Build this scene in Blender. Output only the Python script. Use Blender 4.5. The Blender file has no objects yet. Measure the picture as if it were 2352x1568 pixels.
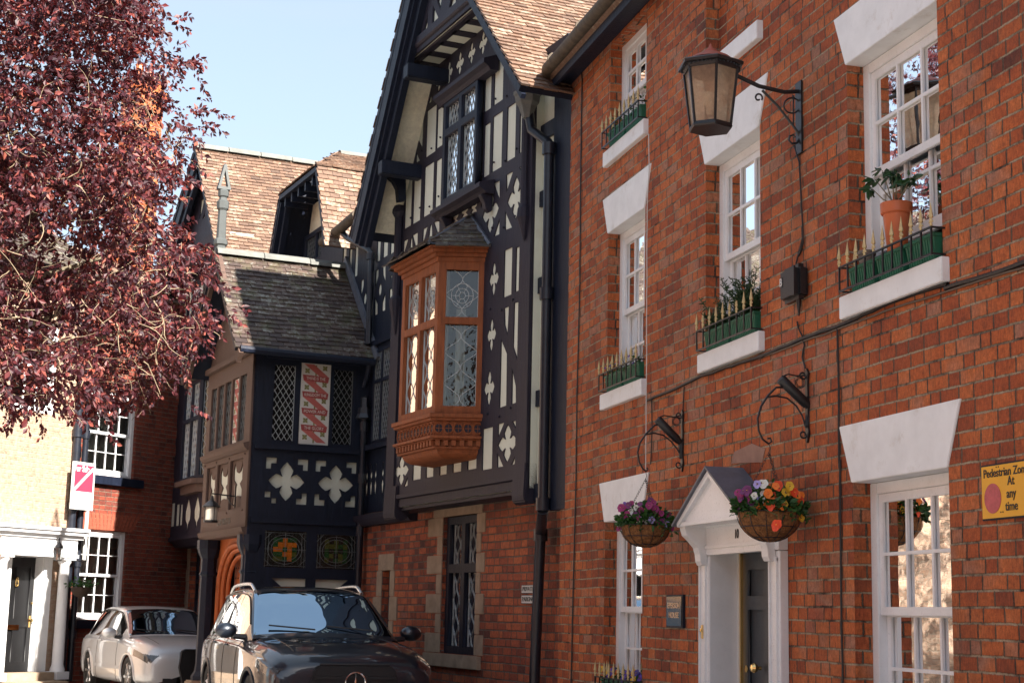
import bpy, bmesh, math, random
import numpy as np
from mathutils import Vector as V, Matrix
random.seed(7); rng=np.random.default_rng(7)
scn=bpy.context.scene
C=scn.collection
# ---------------- camera ----------------
FPX=3600.0; CX,CY=1176.0,784.0           # focal length and centre in pixels of a 2352 px wide picture
def cam_rot(yaw,pitch,roll):
    B=np.array([[1,0,0],[0,0,-1],[0,1,0]],float)
    cr,sr=math.cos(roll),math.sin(roll); Rr=np.array([[cr,-sr,0],[sr,cr,0],[0,0,1]])
    cp,sp=math.cos(pitch),math.sin(pitch); Rp=np.array([[1,0,0],[0,cp,-sp],[0,sp,cp]])
    c,s=math.cos(-yaw),math.sin(-yaw); Ry=np.array([[c,-s,0],[s,c,0],[0,0,1]])
    return Ry@B@Rp@Rr
RC=cam_rot(.2597424,.1726801,.0225077)
EYE=np.array([0,0,1.5])
cam=bpy.data.cameras.new('camera'); co=bpy.data.objects.new('camera',cam); C.objects.link(co)
M4=Matrix(RC.tolist()).to_4x4(); M4.translation=V(EYE); co.matrix_world=M4
cam.sensor_width=36; cam.lens=FPX/2352*36; cam.clip_end=3000; cam.clip_start=.05
cam.dof.use_dof=True; cam.dof.focus_distance=9.5; cam.dof.aperture_fstop=13.0
scn.camera=co
# ---------------- light ----------------
SUN=V((1.59,-4.80,3.5)).normalized()      # towards the sun
SKY=.085; EXPO=1.85
sl=bpy.data.lights.new('sun','SUN'); sl.energy=4.9; sl.angle=math.radians(.53); sl.color=(1,.93,.84)
so=bpy.data.objects.new('sun',sl); C.objects.link(so); so.rotation_euler=SUN.to_track_quat('Z','Y').to_euler()
w=bpy.data.worlds.new('World'); scn.world=w; w.use_nodes=True
nt=w.node_tree; nt.nodes.clear()
out=nt.nodes.new('ShaderNodeOutputWorld'); bg=nt.nodes.new('ShaderNodeBackground'); sky=nt.nodes.new('ShaderNodeTexSky')
sky.sky_type='NISHITA'; sky.sun_disc=False; sky.sun_elevation=math.asin(SUN.z); sky.sun_rotation=math.atan2(SUN.x,SUN.y)
sky.altitude=50; sky.air_density=1.0; sky.dust_density=1.2; sky.ozone_density=1.0
tc=nt.nodes.new('ShaderNodeTexCoord'); mp=nt.nodes.new('ShaderNodeMapping'); mp.inputs['Scale'].default_value=(1.4,1.4,5)
nz=nt.nodes.new('ShaderNodeTexNoise'); nz.inputs['Scale'].default_value=3.2; nz.inputs['Detail'].default_value=9; nz.inputs['Roughness'].default_value=.62
rp=nt.nodes.new('ShaderNodeValToRGB'); rp.color_ramp.elements[0].position=.48; rp.color_ramp.elements[1].position=.85
mx=nt.nodes.new('ShaderNodeMixRGB'); mx.inputs[2].default_value=(2.45,2.75,2.95,1)
mm=nt.nodes.new('ShaderNodeMath'); mm.operation='MULTIPLY_ADD'; mm.inputs[1].default_value=.22; mm.inputs[2].default_value=.55
nt.links.new(tc.outputs['Generated'],mp.inputs[0]); nt.links.new(mp.outputs[0],nz.inputs['Vector']); nt.links.new(nz.outputs[0],rp.inputs[0])
nt.links.new(rp.outputs[0],mm.inputs[0]); nt.links.new(mm.outputs[0],mx.inputs[0]); nt.links.new(sky.outputs[0],mx.inputs[1]); nt.links.new(mx.outputs[0],bg.inputs[0])
bg.inputs[1].default_value=SKY; nt.links.new(bg.outputs[0],out.inputs[0])
scn.view_settings.view_transform='Standard'; scn.view_settings.look='None'; scn.view_settings.exposure=EXPO; scn.view_settings.gamma=1
scn.cycles.max_bounces=7; scn.cycles.transparent_max_bounces=12; scn.cycles.caustics_reflective=False; scn.cycles.caustics_refractive=False
scn.cycles.sample_clamp_indirect=6
# ---------------- frames: a wall plane each ----------------
def ray(x,y):
    d=RC@np.array([x-CX,-(y-CY),-FPX]); return V(d/np.linalg.norm(d))
class Fr:
    def __init__(s,o,u,n): s.o=V(o);s.u=V(u).normalized();s.n=V(n).normalized(); s.r=V((0,0,1)).cross(s.n); s.sg=1 if s.r.dot(s.u)>0 else -1
    def p(s,a,o,z): return s.o+s.u*a+s.n*o+V((0,0,z))
    def px(s,x,y,out=0):
        d=ray(x,y); e=V(EYE); t=((s.o+s.n*out-e).dot(s.n))/d.dot(s.n); w=e+d*t-s.o; return (w.dot(s.u),w.z)
    def pxy(s,x,y,z):      # point at height z on the ray -> (s,out)
        d=ray(x,y); t=(z-EYE[2])/d.z; w=V(EYE)+d*t-s.o; return (w.dot(s.u),w.dot(s.n))
T=Fr((4.56,0,0),(0,1,0),(-1,0,0))
aF=-.1675492; uF=V((math.sin(aF),math.cos(aF),0)); nF=V((-math.cos(aF),math.sin(aF),0))
E0=V((4.56,15.12,0)); F=Fr(E0,uF,nF); S=Fr(E0+uF*5.94,nF,-uF)
aL=.7828525; L=Fr((-1.037,29.25,0),(math.sin(aL),math.cos(aL),0),(math.cos(aL),-math.sin(aL),0))
# pixel helpers for the zoomed crops that were measured
def crop(x0,y0,k): return lambda X,Y:((x0+X*k)/1.6416,(y0+Y*k)/1.6416)
g5=crop(1300,0,.6378); g6=crop(1300,900,.6378); g1=crop(1350,1700,.5573); g4=crop(580,1300,.8124); g2=crop(0,1400,.7487)
t2=crop(2000,0,.6378); t3=crop(2861,0,.6378); t4=crop(2100,900,.5741); t5=crop(2861,900,.5741); t6=crop(2100,1700,.5574); t7=crop(2861,1700,.5574)
gm=crop(1000,560,.4718)
# ---------------- mesh helpers ----------------
def root_loc(o):
    l=V((0,0,0))
    while o is not None: l+=o.location; o=o.parent
    return l
def auto_uv(me):
    while me.uv_layers: me.uv_layers.remove(me.uv_layers[0])
    uv=me.uv_layers.new(name='uv'); n=len(me.loops)
    co=np.empty(len(me.vertices)*3); me.vertices.foreach_get('co',co); co=co.reshape(-1,3)
    li=np.empty(n,int); me.loops.foreach_get('vertex_index',li)
    nr=np.empty(len(me.polygons)*3); me.polygons.foreach_get('normal',nr); nr=nr.reshape(-1,3)
    lt=np.empty(len(me.polygons),int); me.polygons.foreach_get('loop_total',lt)
    N=np.repeat(nr,lt,axis=0); P=co[li]
    t=np.stack([-N[:,1],N[:,0],np.zeros(n)],1); ln=np.linalg.norm(t,axis=1); flat=ln<.25
    ln[ln==0]=1; t/=ln[:,None]; t[flat]=(1,0,0); b=np.cross(N,t); b[flat]=(0,1,0)
    res=np.stack([(P*t).sum(1),(P*b).sum(1)],1); uv.data.foreach_set('uv',res.ravel().astype(np.float32))
def finish(name,me,m,parent,smooth=False,label=None,recalc=True,bevel=0,uv=True,angle=40):
    if recalc or bevel:
        bm=bmesh.new(); bm.from_mesh(me)
        if bevel:
            bmesh.ops.recalc_face_normals(bm,faces=bm.faces)
            es=[e for e in bm.edges if len(e.link_faces)==2 and e.calc_face_angle(0)>.6]
            bmesh.ops.bevel(bm,geom=es,offset=bevel,segments=2,affect='EDGES',clamp_overlap=True)
        if recalc: bmesh.ops.recalc_face_normals(bm,faces=bm.faces)
        bm.to_mesh(me); bm.free()
    if uv: auto_uv(me)
    ms=m if isinstance(m,(list,tuple)) else [m]
    for q in ms: me.materials.append(q)
    if parent is not None:
        me.transform(Matrix.Translation(-root_loc(parent)))
    if smooth:
        me.polygons.foreach_set('use_smooth',[True]*len(me.polygons))
        try: me.set_sharp_from_angle(angle=math.radians(angle))
        except Exception: pass
    o=bpy.data.objects.new(name,me); C.objects.link(o); o.parent=parent
    if label: o['label']=label
    return o
class MB:
    def __init__(s): s.v=[];s.f=[];s.mi=[];s.m=0
    def add(s,vs,fs):
        b=len(s.v); s.v+= [tuple(x) for x in vs]; s.f+=[tuple(b+i for i in f) for f in fs]; s.mi+=[s.m]*len(fs); return s
    def hexa(s,P): return s.add(P,[(0,1,2,3),(4,7,6,5),(0,4,5,1),(1,5,6,2),(2,6,7,3),(3,7,4,0)])
    def box(s,fr,a0,a1,o0,o1,z0,z1): return s.hexa([fr.p(a,o,z) for z in (z0,z1) for a,o in ((a0,o0),(a1,o0),(a1,o1),(a0,o1))])
    def prism(s,fr,poly,o0,o1):
        n=len(poly); return s.add([fr.p(a,o0,z) for a,z in poly]+[fr.p(a,o1,z) for a,z in poly],[tuple(range(n)),tuple(range(2*n-1,n-1,-1))]+[(i,(i+1)%n,n+(i+1)%n,n+i) for i in range(n)])
    def plan(s,fr,poly,z0,z1):   # poly of (s,out) raised
        n=len(poly); return s.add([fr.p(a,o,z0) for a,o in poly]+[fr.p(a,o,z1) for a,o in poly],[tuple(range(n)),tuple(range(2*n-1,n-1,-1))]+[(i,(i+1)%n,n+(i+1)%n,n+i) for i in range(n)])
    def bar(s,fr,a,b,w,o0,o1):
        a=V(a);b=V(b);d=(b-a).normalized();q=V((-d.y,d.x))*w/2
        return s.prism(fr,[tuple(a+q),tuple(b+q),tuple(b-q),tuple(a-q)],o0,o1)
    def tube(s,pts,r,n=8,cap=True,flat=1.0):
        pts=[V(p) for p in pts]; k=len(pts); rs=r if isinstance(r,(list,tuple)) else [r]*k
        b=len(s.v); prev=None
        for i,p in enumerate(pts):
            t=(pts[min(i+1,k-1)]-pts[max(i-1,0)])
            if t.length<1e-9: t=V((0,0,1))
            t.normalize()
            if prev is None: x=t.orthogonal().normalized()
            else:
                x=prev-t*prev.dot(t)
                x=x.normalized() if x.length>1e-6 else t.orthogonal().normalized()
            prev=x; y=t.cross(x)
            for j in range(n):
                th=2*math.pi*j/n; s.v.append(tuple(p+(x*math.cos(th)+y*math.sin(th)*flat)*rs[i]))
        fs=[(b+i*n+j,b+i*n+(j+1)%n,b+(i+1)*n+(j+1)%n,b+(i+1)*n+j) for i in range(k-1) for j in range(n)]
        if cap: fs+=[tuple(b+j for j in range(n-1,-1,-1)),tuple(b+(k-1)*n+j for j in range(n))]
        s.f+=fs; s.mi+=[s.m]*len(fs); return s
    def lathe(s,prof,c,n=16,ax=None,x=None,ph=0):
        ax=V(ax or (0,0,1)).normalized(); x=V(x).normalized() if x else ax.orthogonal().normalized(); y=ax.cross(x); c=V(c); k=len(prof); b=len(s.v)
        for r,h in prof:
            for j in range(n):
                th=2*math.pi*j/n+ph; s.v.append(tuple(c+ax*h+(x*math.cos(th)+y*math.sin(th))*r))
        fs=[(b+i*n+j,b+i*n+(j+1)%n,b+(i+1)*n+(j+1)%n,b+(i+1)*n+j) for i in range(k-1) for j in range(n)]
        if prof[0][0]>1e-6: fs.append(tuple(b+j for j in range(n-1,-1,-1)))
        if prof[-1][0]>1e-6: fs.append(tuple(b+(k-1)*n+j for j in range(n)))
        s.f+=fs; s.mi+=[s.m]*len(fs); return s
    def ball(s,c,r,n=10,sc=(1,1,1)):
        c=V(c);k=n//2+1; b=len(s.v)
        for i in range(k+1):
            a=math.pi*i/k
            for j in range(n):
                t=2*math.pi*j/n; s.v.append((c.x+r*sc[0]*math.sin(a)*math.cos(t),c.y+r*sc[1]*math.sin(a)*math.sin(t),c.z+r*sc[2]*math.cos(a)))
        fs=[(b+i*n+j,b+i*n+(j+1)%n,b+(i+1)*n+(j+1)%n,b+(i+1)*n+j) for i in range(k) for j in range(n)]
        s.f+=fs; s.mi+=[s.m]*len(fs); return s
    def build(s,name,m,parent=None,**k):
        me=bpy.data.meshes.new(name); me.from_pydata(s.v,[],s.f)
        if any(s.mi): me.polygons.foreach_set('material_index',s.mi)
        me.update(); return finish(name,me,m,parent,**k)
def sheet_mesh(name,outer,holes,th,res=1):
    cu=bpy.data.curves.new(name,'CURVE'); cu.dimensions='2D'; cu.fill_mode='BOTH'; cu.extrude=th/2
    for poly in [outer]+holes:
        sp=cu.splines.new('POLY'); sp.points.add(len(poly)-1)
        for i,(a,z) in enumerate(poly): sp.points[i].co=(a,z,0,1)
        sp.use_cyclic_u=True
    o=bpy.data.objects.new(name,cu); me=bpy.data.meshes.new_from_object(o)
    bpy.data.objects.remove(o); bpy.data.curves.remove(cu); return me
def _pin(p,poly):
    x,y=p;c=False
    for i in range(len(poly)):
        (x0,y0),(x1,y1)=poly[i],poly[i-1]
        if (y0>y)!=(y1>y) and x<(x1-x0)*(y-y0)/(y1-y0)+x0: c=not c
    return c
def _cut(a,b,c,d):
    f=lambda p,q,r:(q[0]-p[0])*(r[1]-p[1])-(q[1]-p[1])*(r[0]-p[0])
    return f(a,b,c)*f(a,b,d)<0 and f(c,d,a)*f(c,d,b)<0
def _hit(p,q):
    if max(x for x,_ in p)<min(x for x,_ in q) or max(x for x,_ in q)<min(x for x,_ in p) or max(y for _,y in p)<min(y for _,y in q) or max(y for _,y in q)<min(y for _,y in p): return False
    return any(_pin(v,q) for v in p) or any(_pin(v,p) for v in q) or any(_cut(p[i-1],p[i],q[j-1],q[j]) for i in range(len(p)) for j in range(len(q)))
def apart(holes):
    out=[]
    for h in sorted(holes,key=lambda q:-len(q)):
        for _ in range(14):
            if not any(_hit(h,q) for q in out): out.append(h); break
            cx=sum(x for x,_ in h)/len(h); cy=sum(y for _,y in h)/len(h); h=[(cx+(x-cx)*.94,cy+(y-cy)*.94) for x,y in h]
        else: print('hole dropped',h[0])
    return out
def sheet(fr,outer,holes,o0,o1,name,m,parent,**k):
    holes=apart(holes)
    me=sheet_mesh(name,outer,holes,abs(o1-o0)); mid=(o0+o1)/2
    X=Matrix((( fr.u.x,0,fr.n.x,fr.o.x+fr.n.x*mid),(fr.u.y,0,fr.n.y,fr.o.y+fr.n.y*mid),(0,1,0,0),(0,0,0,1)))
    bm=bmesh.new(); bm.from_mesh(me); bmesh.ops.remove_doubles(bm,verts=bm.verts,dist=1e-5); bmesh.ops.dissolve_degenerate(bm,edges=bm.edges,dist=1e-6); bm.to_mesh(me); bm.free()
    me.transform(X); return finish(name,me,m,parent,**k)
_font=None
def text(fr,st,a,o,z,size,name,m,parent,sx=1.0,th=.004,align='CENTER',bold=0,rot=0,shear=0):
    cu=bpy.data.curves.new(name,'FONT'); cu.body=st; cu.size=size; cu.extrude=th/2; cu.align_x=align; cu.align_y='CENTER'; cu.offset=bold; cu.shear=shear
    ob=bpy.data.objects.new(name,cu); me=bpy.data.meshes.new_from_object(ob); bpy.data.objects.remove(ob); bpy.data.curves.remove(cu)
    r=fr.r; c=fr.p(a,o,z); me.transform(Matrix.Diagonal((sx,1,1,1)))
    if rot: me.transform(Matrix.Rotation(rot,4,'Z'))
    me.transform(Matrix(((r.x,0,fr.n.x,c.x),(r.y,0,fr.n.y,c.y),(r.z,1,0,c.z),(0,0,0,1))))
    return finish(name,me,m,parent,uv=False,recalc=False)
def rect(a0,a1,z0,z1): return [(a0,z0),(a1,z0),(a1,z1),(a0,z1)]
def thing(name,label,cat,loc=(0,0,0),group=None):
    o=bpy.data.objects.new(name,None); o.empty_display_size=.2; C.objects.link(o); o.location=V(loc); o['label']=label; o['category']=cat
    if group: o['group']=group
    return o
def tag(o,label,cat,group=None):
    o['label']=label;o['category']=cat
    if group:o['group']=group
    return o
def struct(o): o['kind']='structure'; return o
def dup(r,loc,rotz=0,label=None):
    c=r.copy(); C.objects.link(c); c.location=loc; c.rotation_euler=(0,0,rotz)
    if label: c['label']=label
    for ch in list(r.children):
        d=ch.copy(); C.objects.link(d); d.parent=c
        for g in list(ch.children):
            e=g.copy(); C.objects.link(e); e.parent=d
    return c
# ---------------- materials ----------------
class NT:
    def __init__(s,name):
        s.m=bpy.data.materials.new(name); s.m.use_nodes=True; s.t=s.m.node_tree; s.t.nodes.clear(); s.o=s.n('ShaderNodeOutputMaterial')
    def n(s,ty,**k):
        q=s.t.nodes.new(ty)
        for a,b in k.items():
            if a.startswith('_'): setattr(q,a[1:],b)
        return q
    def l(s,a,b): s.t.links.new(a,b)
    def set(s,sock,v):
        if hasattr(v,'is_output'): s.l(v,sock)
        else:
            if isinstance(v,(tuple,list)) and len(v)==3 and sock.type=='RGBA': v=(*v,1)
            sock.default_value=v
    def M(s,op,a,b=0,c=0):
        q=s.n('ShaderNodeMath',_operation=op)
        for i,v in enumerate((a,b,c)): s.set(q.inputs[i],v)
        return q.outputs[0]
    def mix(s,f,a,b,bt='MIX'):
        q=s.n('ShaderNodeMixRGB',_blend_type=bt); s.set(q.inputs[0],f); s.set(q.inputs[1],a); s.set(q.inputs[2],b); return q.outputs[0]
    def noise(s,vec,sc,det=4,ro=.55,out=0):
        q=s.n('ShaderNodeTexNoise'); q.inputs['Scale'].default_value=sc; q.inputs['Detail'].default_value=det; q.inputs['Roughness'].default_value=ro
        if vec is not None: s.l(vec,q.inputs['Vector'])
        return q.outputs[out]
    def ramp(s,f,els,interp='LINEAR'):
        q=s.n('ShaderNodeValToRGB'); r=q.color_ramp; r.interpolation=interp
        while len(r.elements)<len(els): r.elements.new(.5)
        for e,(p,c) in zip(r.elements,els): e.position=p; e.color=(*c,1) if not isinstance(c,(int,float)) else (c,c,c,1)
        s.set(q.inputs[0],f); return q.outputs[0]
    def map(s,vec,sc):
        q=s.n('ShaderNodeMapping'); q.inputs['Scale'].default_value=sc; s.l(vec,q.inputs[0]); return q.outputs[0]
    def bump(s,h,dist,st=1):
        q=s.n('ShaderNodeBump'); q.inputs['Distance'].default_value=dist; q.inputs['Strength'].default_value=st; s.set(q.inputs['Height'],h); return q.outputs[0]
    def pbr(s,col,rough=.6,metal=0,nor=None,spec=.5,coat=0,**k):
        q=s.n('ShaderNodeBsdfPrincipled'); s.set(q.inputs['Base Color'],col); s.set(q.inputs['Roughness'],rough); s.set(q.inputs['Metallic'],metal)
        q.inputs['Specular IOR Level'].default_value=spec
        if coat: q.inputs['Coat Weight'].default_value=coat; q.inputs['Coat Roughness'].default_value=.03
        if nor is not None: s.l(nor,q.inputs['Normal'])
        for a,b in k.items(): s.set(q.inputs[a.replace('_',' ')],b)
        return q.outputs[0]
    def done(s,sh): s.l(sh,s.o.inputs[0]); return s.m
    def obj(s): return s.n('ShaderNodeTexCoord').outputs['Object']
    def uv(s): return s.n('ShaderNodeTexCoord').outputs['UV']
def plain(name,col,rough=.6,metal=0,var=.18,sc=6,bump=.0,spec=.5,dirt=None,coat=0,bsc=60,stretch=(1,1,1)):
    t=NT(name); o=t.map(t.obj(),stretch); n=t.noise(o,sc,6,.65)
    f=t.ramp(n,[(.3,0),(.7,1)]); dark=tuple(c*(1-var) for c in col); lite=tuple(min(1,c*(1+var)) for c in col)
    c=t.mix(f,dark,lite)
    if dirt:
        n2=t.noise(o,sc*.6,10,.75); c=t.mix(t.ramp(n2,[(.56,0),(.72,dirt[1])]),c,dirt[0])
    nb=t.noise(o,bsc,5,.6); r=t.M('MULTIPLY_ADD',nb,.25,rough-.12)
    return t.done(t.pbr(c,r,metal,t.bump(nb,bump) if bump else None,spec,coat))
def brick(name,tones,mort,bh=.0855,P=.345,mw=.011,light=.55,soot=.35,lightmort=(.50,.38,.25),paint=None,bumpd=.007,bright=1.0,headmul=1.0):
    t=NT(name); uv=t.uv(); o=uv
    wob=t.noise(uv,9,3,.6,1); wv=t.n('ShaderNodeVectorMath',_operation='MULTIPLY_ADD'); t.l(wob,wv.inputs[0]); wv.inputs[1].default_value=(.014,.010,0); t.l(uv,wv.inputs[2])
    wob2=t.noise(uv,.5,2,.5,1); wv2=t.n('ShaderNodeVectorMath',_operation='MULTIPLY_ADD'); t.l(wob2,wv2.inputs[0]); wv2.inputs[1].default_value=(.09,.045,0); t.l(wv.outputs[0],wv2.inputs[2])
    sp=t.n('ShaderNodeSeparateXYZ'); t.l(wv2.outputs[0],sp.inputs[0]); u,v=sp.outputs[0],sp.outputs[1]
    vb=t.M('DIVIDE',v,bh); row=t.M('FLOOR',vb); fv=t.M('SUBTRACT',vb,row)
    wn=t.n('ShaderNodeTexWhiteNoise',_noise_dimensions='1D'); t.l(row,wn.inputs['W'])
    off=t.M('MULTIPLY_ADD',wn.outputs[0],.22,t.M('MULTIPLY',row,.5))
    ub=t.M('ADD',t.M('DIVIDE',u,P),off); k=t.M('FLOOR',ub); fu=t.M('SUBTRACT',ub,k)
    # per pair random split
    cb=t.n('ShaderNodeCombineXYZ'); t.l(k,cb.inputs[0]); t.l(row,cb.inputs[1]); w2=t.n('ShaderNodeTexWhiteNoise',_noise_dimensions='2D'); t.l(cb.outputs[0],w2.inputs[0])
    split=t.M('MULTIPLY_ADD',w2.outputs[0],.22,.50)
    hd=t.M('GREATER_THAN',fu,split); nh=t.M('SUBTRACT',1,hd)
    x0=t.M('MULTIPLY',hd,split); w_=t.M('ADD',t.M('MULTIPLY',nh,split),t.M('MULTIPLY',hd,t.M('SUBTRACT',1,split)))
    xl=t.M('SUBTRACT',fu,x0); dx=t.M('MULTIPLY',t.M('MINIMUM',xl,t.M('SUBTRACT',w_,xl)),P)
    dy=t.M('MULTIPLY',t.M('MINIMUM',fv,t.M('SUBTRACT',1,fv)),bh)
    dn=t.noise(uv,55,3,.6); rag=t.M('MULTIPLY_ADD',dn,.014,-.0072)
    # rounded corner distance
    d=t.M('ADD',t.M('MINIMUM',dx,dy),rag)
    mask=t.n('ShaderNodeMapRange',_interpolation_type='SMOOTHSTEP'); t.l(d,mask.inputs[0]); mask.inputs[1].default_value=mw*.30; mask.inputs[2].default_value=mw*.85; mk=mask.outputs[0]
    idv=t.n('ShaderNodeCombineXYZ'); t.l(t.M('ADD',k,t.M('MULTIPLY',hd,.5)),idv.inputs[0]); t.l(row,idv.inputs[1])
    w3=t.n('ShaderNodeTexWhiteNoise',_noise_dimensions='2D'); t.l(idv.outputs[0],w3.inputs[0])
    clus=t.noise(uv,1.1,3,.6); rv=t.M('ADD',t.M('MULTIPLY',w3.outputs[0],.50),t.M('MULTIPLY_ADD',clus,1.2,-.30))
    n_=len(tones); col=t.ramp(rv,[(i/(n_-1)*.92+.04,c) for i,c in enumerate(tones)])
    # streaks and pitting inside the brick
    st=t.noise(t.map(uv,(75,16,1)),1,7,.75); col=t.mix(.8,col,t.ramp(st,[(.30,.42),(.50,1.0),(.70,1.55)]),'MULTIPLY'); st2=t.noise(uv,30,8,.8); col=t.mix(.6,col,t.ramp(st2,[(.34,.45),(.54,1.08),(.7,1.45)]),'MULTIPLY')
    pit=t.noise(uv,120,4,.7); col=t.mix(t.ramp(pit,[(.30,.7),(.40,0)]),col,(.03,.012,.008))
    blot=t.noise(uv,14,6,.75); col=t.mix(t.ramp(blot,[(.58,0),(.78,soot)]),col,(.045,.022,.016))
    sn=t.noise(uv,.9,8,.72); sootf=t.ramp(sn,[(.50,0),(.74,soot*.9)]); col=t.mix(sootf,col,(.05,.03,.024))
    mn=t.noise(uv,3.5,5,.75); hz=t.M('LESS_THAN',dy,dx); mc=t.mix(t.M('MULTIPLY',t.ramp(mn,[(.36,0),(.56,light)]),t.M('MULTIPLY_ADD',hz,.75,.25)),mort,lightmort)
    mn2=t.noise(uv,45,3,.6); mc=t.mix(.6,mc,t.ramp(mn2,[(.3,.5),(.7,1.3)]),'MULTIPLY')
    fk=t.noise(uv,42,4,.7); col=t.mix(t.ramp(fk,[(.66,0),(.74,.35)]),col,(.62,.46,.36))
    full=t.mix(mk,mc,col)
    if paint:
        pn=t.noise(uv,11,5,.7); full=t.mix(t.ramp(pn,[(.38,paint[1]),(.72,paint[2])]),full,paint[0])
    h=t.M('ADD',t.M('MULTIPLY',mk,1.0),t.M('ADD',t.M('MULTIPLY',w3.outputs[0],.35),t.M('MULTIPLY',t.noise(uv,38,6,.7),.75)))
    return t.done(t.pbr(full,t.M('MULTIPLY_ADD',st,.3,.62),0,t.bump(h,bumpd),.3))
def tile_mat(name,tones,lichen=(.62,.60,.52),la=.5,moss=None,rough=.75):
    t=NT(name); o=t.obj(); ri=t.n('ShaderNodeNewGeometry').outputs['Random Per Island']
    cl=t.noise(o,.8,3,.6); f=t.M('ADD',t.M('MULTIPLY',ri,.8),t.M('MULTIPLY_ADD',cl,.7,-.25)); n_=len(tones)
    c=t.ramp(f,[(i/(n_-1),q) for i,q in enumerate(tones)])
    st=t.noise(o,24,7,.75); c=t.mix(.55,c,t.ramp(st,[(.3,.4),(.7,1.4)]),'MULTIPLY')
    li=t.noise(o,13,9,.78); r2=t.M('ADD',li,t.M('MULTIPLY_ADD',ri,.10,t.M('MULTIPLY_ADD',cl,.3,-.2))); c=t.mix(t.ramp(r2,[(.55,0),(.63,la)]),c,lichen)
    if moss: ms=t.noise(o,3.2,6,.7); c=t.mix(t.ramp(ms,[(.5,0),(.66,moss[1])]),c,moss[0])
    return t.done(t.pbr(c,rough,0,t.bump(st,.006),.4))
def leafmat(name,tones,trans=.35,rough=.5,tcol=None):
    t=NT(name); g=t.n('ShaderNodeNewGeometry'); ri=g.outputs['Random Per Island']; n_=len(tones)
    c=t.ramp(ri,[(i/(n_-1),q) for i,q in enumerate(tones)])
    b=t.pbr(c,rough,0,None,.5); tr=t.n('ShaderNodeBsdfTranslucent'); t.set(tr.inputs[0],c if tcol is None else t.mix(.5,c,tcol))
    mx=t.n('ShaderNodeMixShader'); mx.inputs[0].default_value=trans; t.l(b,mx.inputs[1]); t.l(tr.outputs[0],mx.inputs[2]); return t.done(mx.outputs[0])
def glassmat(name,tint=(.9,.93,.92),boost=.08,wav=.00025,wsc=5,refl=(1,1,1)):
    t=NT(name); o=t.obj(); n=t.noise(o,wsc,2,.5); b=t.bump(n,wav*10,.28)
    fr=t.n('ShaderNodeFresnel'); fr.inputs[0].default_value=1.52; t.l(b,fr.inputs['Normal'])
    g=t.n('ShaderNodeBsdfGlossy'); g.inputs['Roughness'].default_value=.012; g.inputs[0].default_value=(*refl,1); t.l(b,g.inputs['Normal'])
    tr=t.n('ShaderNodeBsdfTransparent'); tr.inputs[0].default_value=(*tint,1)
    f=t.M('MINIMUM',t.M('MULTIPLY_ADD',fr.outputs[0],1.15,boost),1)
    mx=t.n('ShaderNodeMixShader'); t.l(f,mx.inputs[0]); t.l(tr.outputs[0],mx.inputs[1]); t.l(g.outputs[0],mx.inputs[2]); return t.done(mx.outputs[0])
m_brickT=brick('brick_orange',[(.09,.033,.022),(.20,.050,.025),(.28,.066,.026),(.36,.084,.028),(.43,.108,.032),(.49,.142,.045),(.35,.165,.105),(.38,.095,.043)],(.042,.026,.019),light=.75,soot=.62,P=.35)
m_brickO=brick('brick_old_red',[(.05,.028,.025),(.15,.05,.038),(.30,.08,.045),(.40,.105,.052),(.50,.145,.062),(.28,.11,.08)],(.10,.085,.07),light=.5,soot=.5,lightmort=(.32,.27,.22),bumpd=.012)
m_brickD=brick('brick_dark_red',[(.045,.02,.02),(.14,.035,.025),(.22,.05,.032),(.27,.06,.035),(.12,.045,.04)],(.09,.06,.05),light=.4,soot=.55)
m_brickC=brick('brick_cream',[(.22,.09,.05),(.30,.15,.09),(.36,.20,.12),(.26,.11,.06)],(.34,.26,.18),light=.4,soot=.05,lightmort=(.40,.33,.25),paint=((.45,.36,.28),.72,.0))
m_white=plain('white_paint',(.80,.82,.83),.55,var=.07,sc=5,bump=.0015,dirt=((.44,.38,.30),.55),bsc=30)
m_cream=plain('cream_paint',(.70,.66,.58),.5,var=.06,sc=4,dirt=((.36,.27,.17),.45))
m_gloss=plain('white_gloss',(.78,.79,.80),.3,var=.05,sc=5,spec=.5,dirt=((.42,.40,.36),.25))
m_plaster=plain('plaster_cream',(.69,.71,.60),.85,var=.05,sc=2.5,bump=.0015,dirt=((.46,.40,.28),.25))
m_rough=plain('rough_plaster',(.86,.80,.62),.95,var=.14,sc=14,bump=.02,bsc=22)
def timber(name,col,var=.3,rough=.45,peel=None):
    t=NT(name); o=t.obj(); n=t.noise(t.map(o,(22,22,3.5)),1,8,.72); c=t.mix(t.ramp(n,[(.3,0),(.7,1)]),tuple(q*(1-var) for q in col),tuple(q*(1+var) for q in col))
    n2=t.noise(o,5,9,.8); c=t.mix(t.ramp(n2,[(.60,0),(.72,.5)]),c,peel or tuple(q*2.2+.01 for q in col))
    return t.done(t.pbr(c,t.M('MULTIPLY_ADD',n,.35,rough-.15),0,t.bump(n,.006),.3))
m_black=timber('black_timber',(.024,.021,.034),.35,.58,peel=(.035,.03,.034))
m_dark=timber('dark_timber',(.008,.012,.026),.35,.5)
m_brown=timber('brown_timber',(.105,.066,.052),.25,.7)
m_oak=timber('red_oak',(.27,.082,.030),.4,.68,peel=(.22,.10,.05))
m_oakdoor=timber('oak_door',(.46,.12,.035),.35,.5,peel=(.30,.09,.04))
m_stone=plain('sandstone',(.36,.27,.19),.9,var=.22,sc=5,bump=.006,bsc=40,dirt=((.10,.09,.08),.6))
m_stoneg=plain('grey_stone',(.155,.158,.145),.85,var=.2,sc=7,bump=.004,dirt=((.24,.23,.20),.6))
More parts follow.
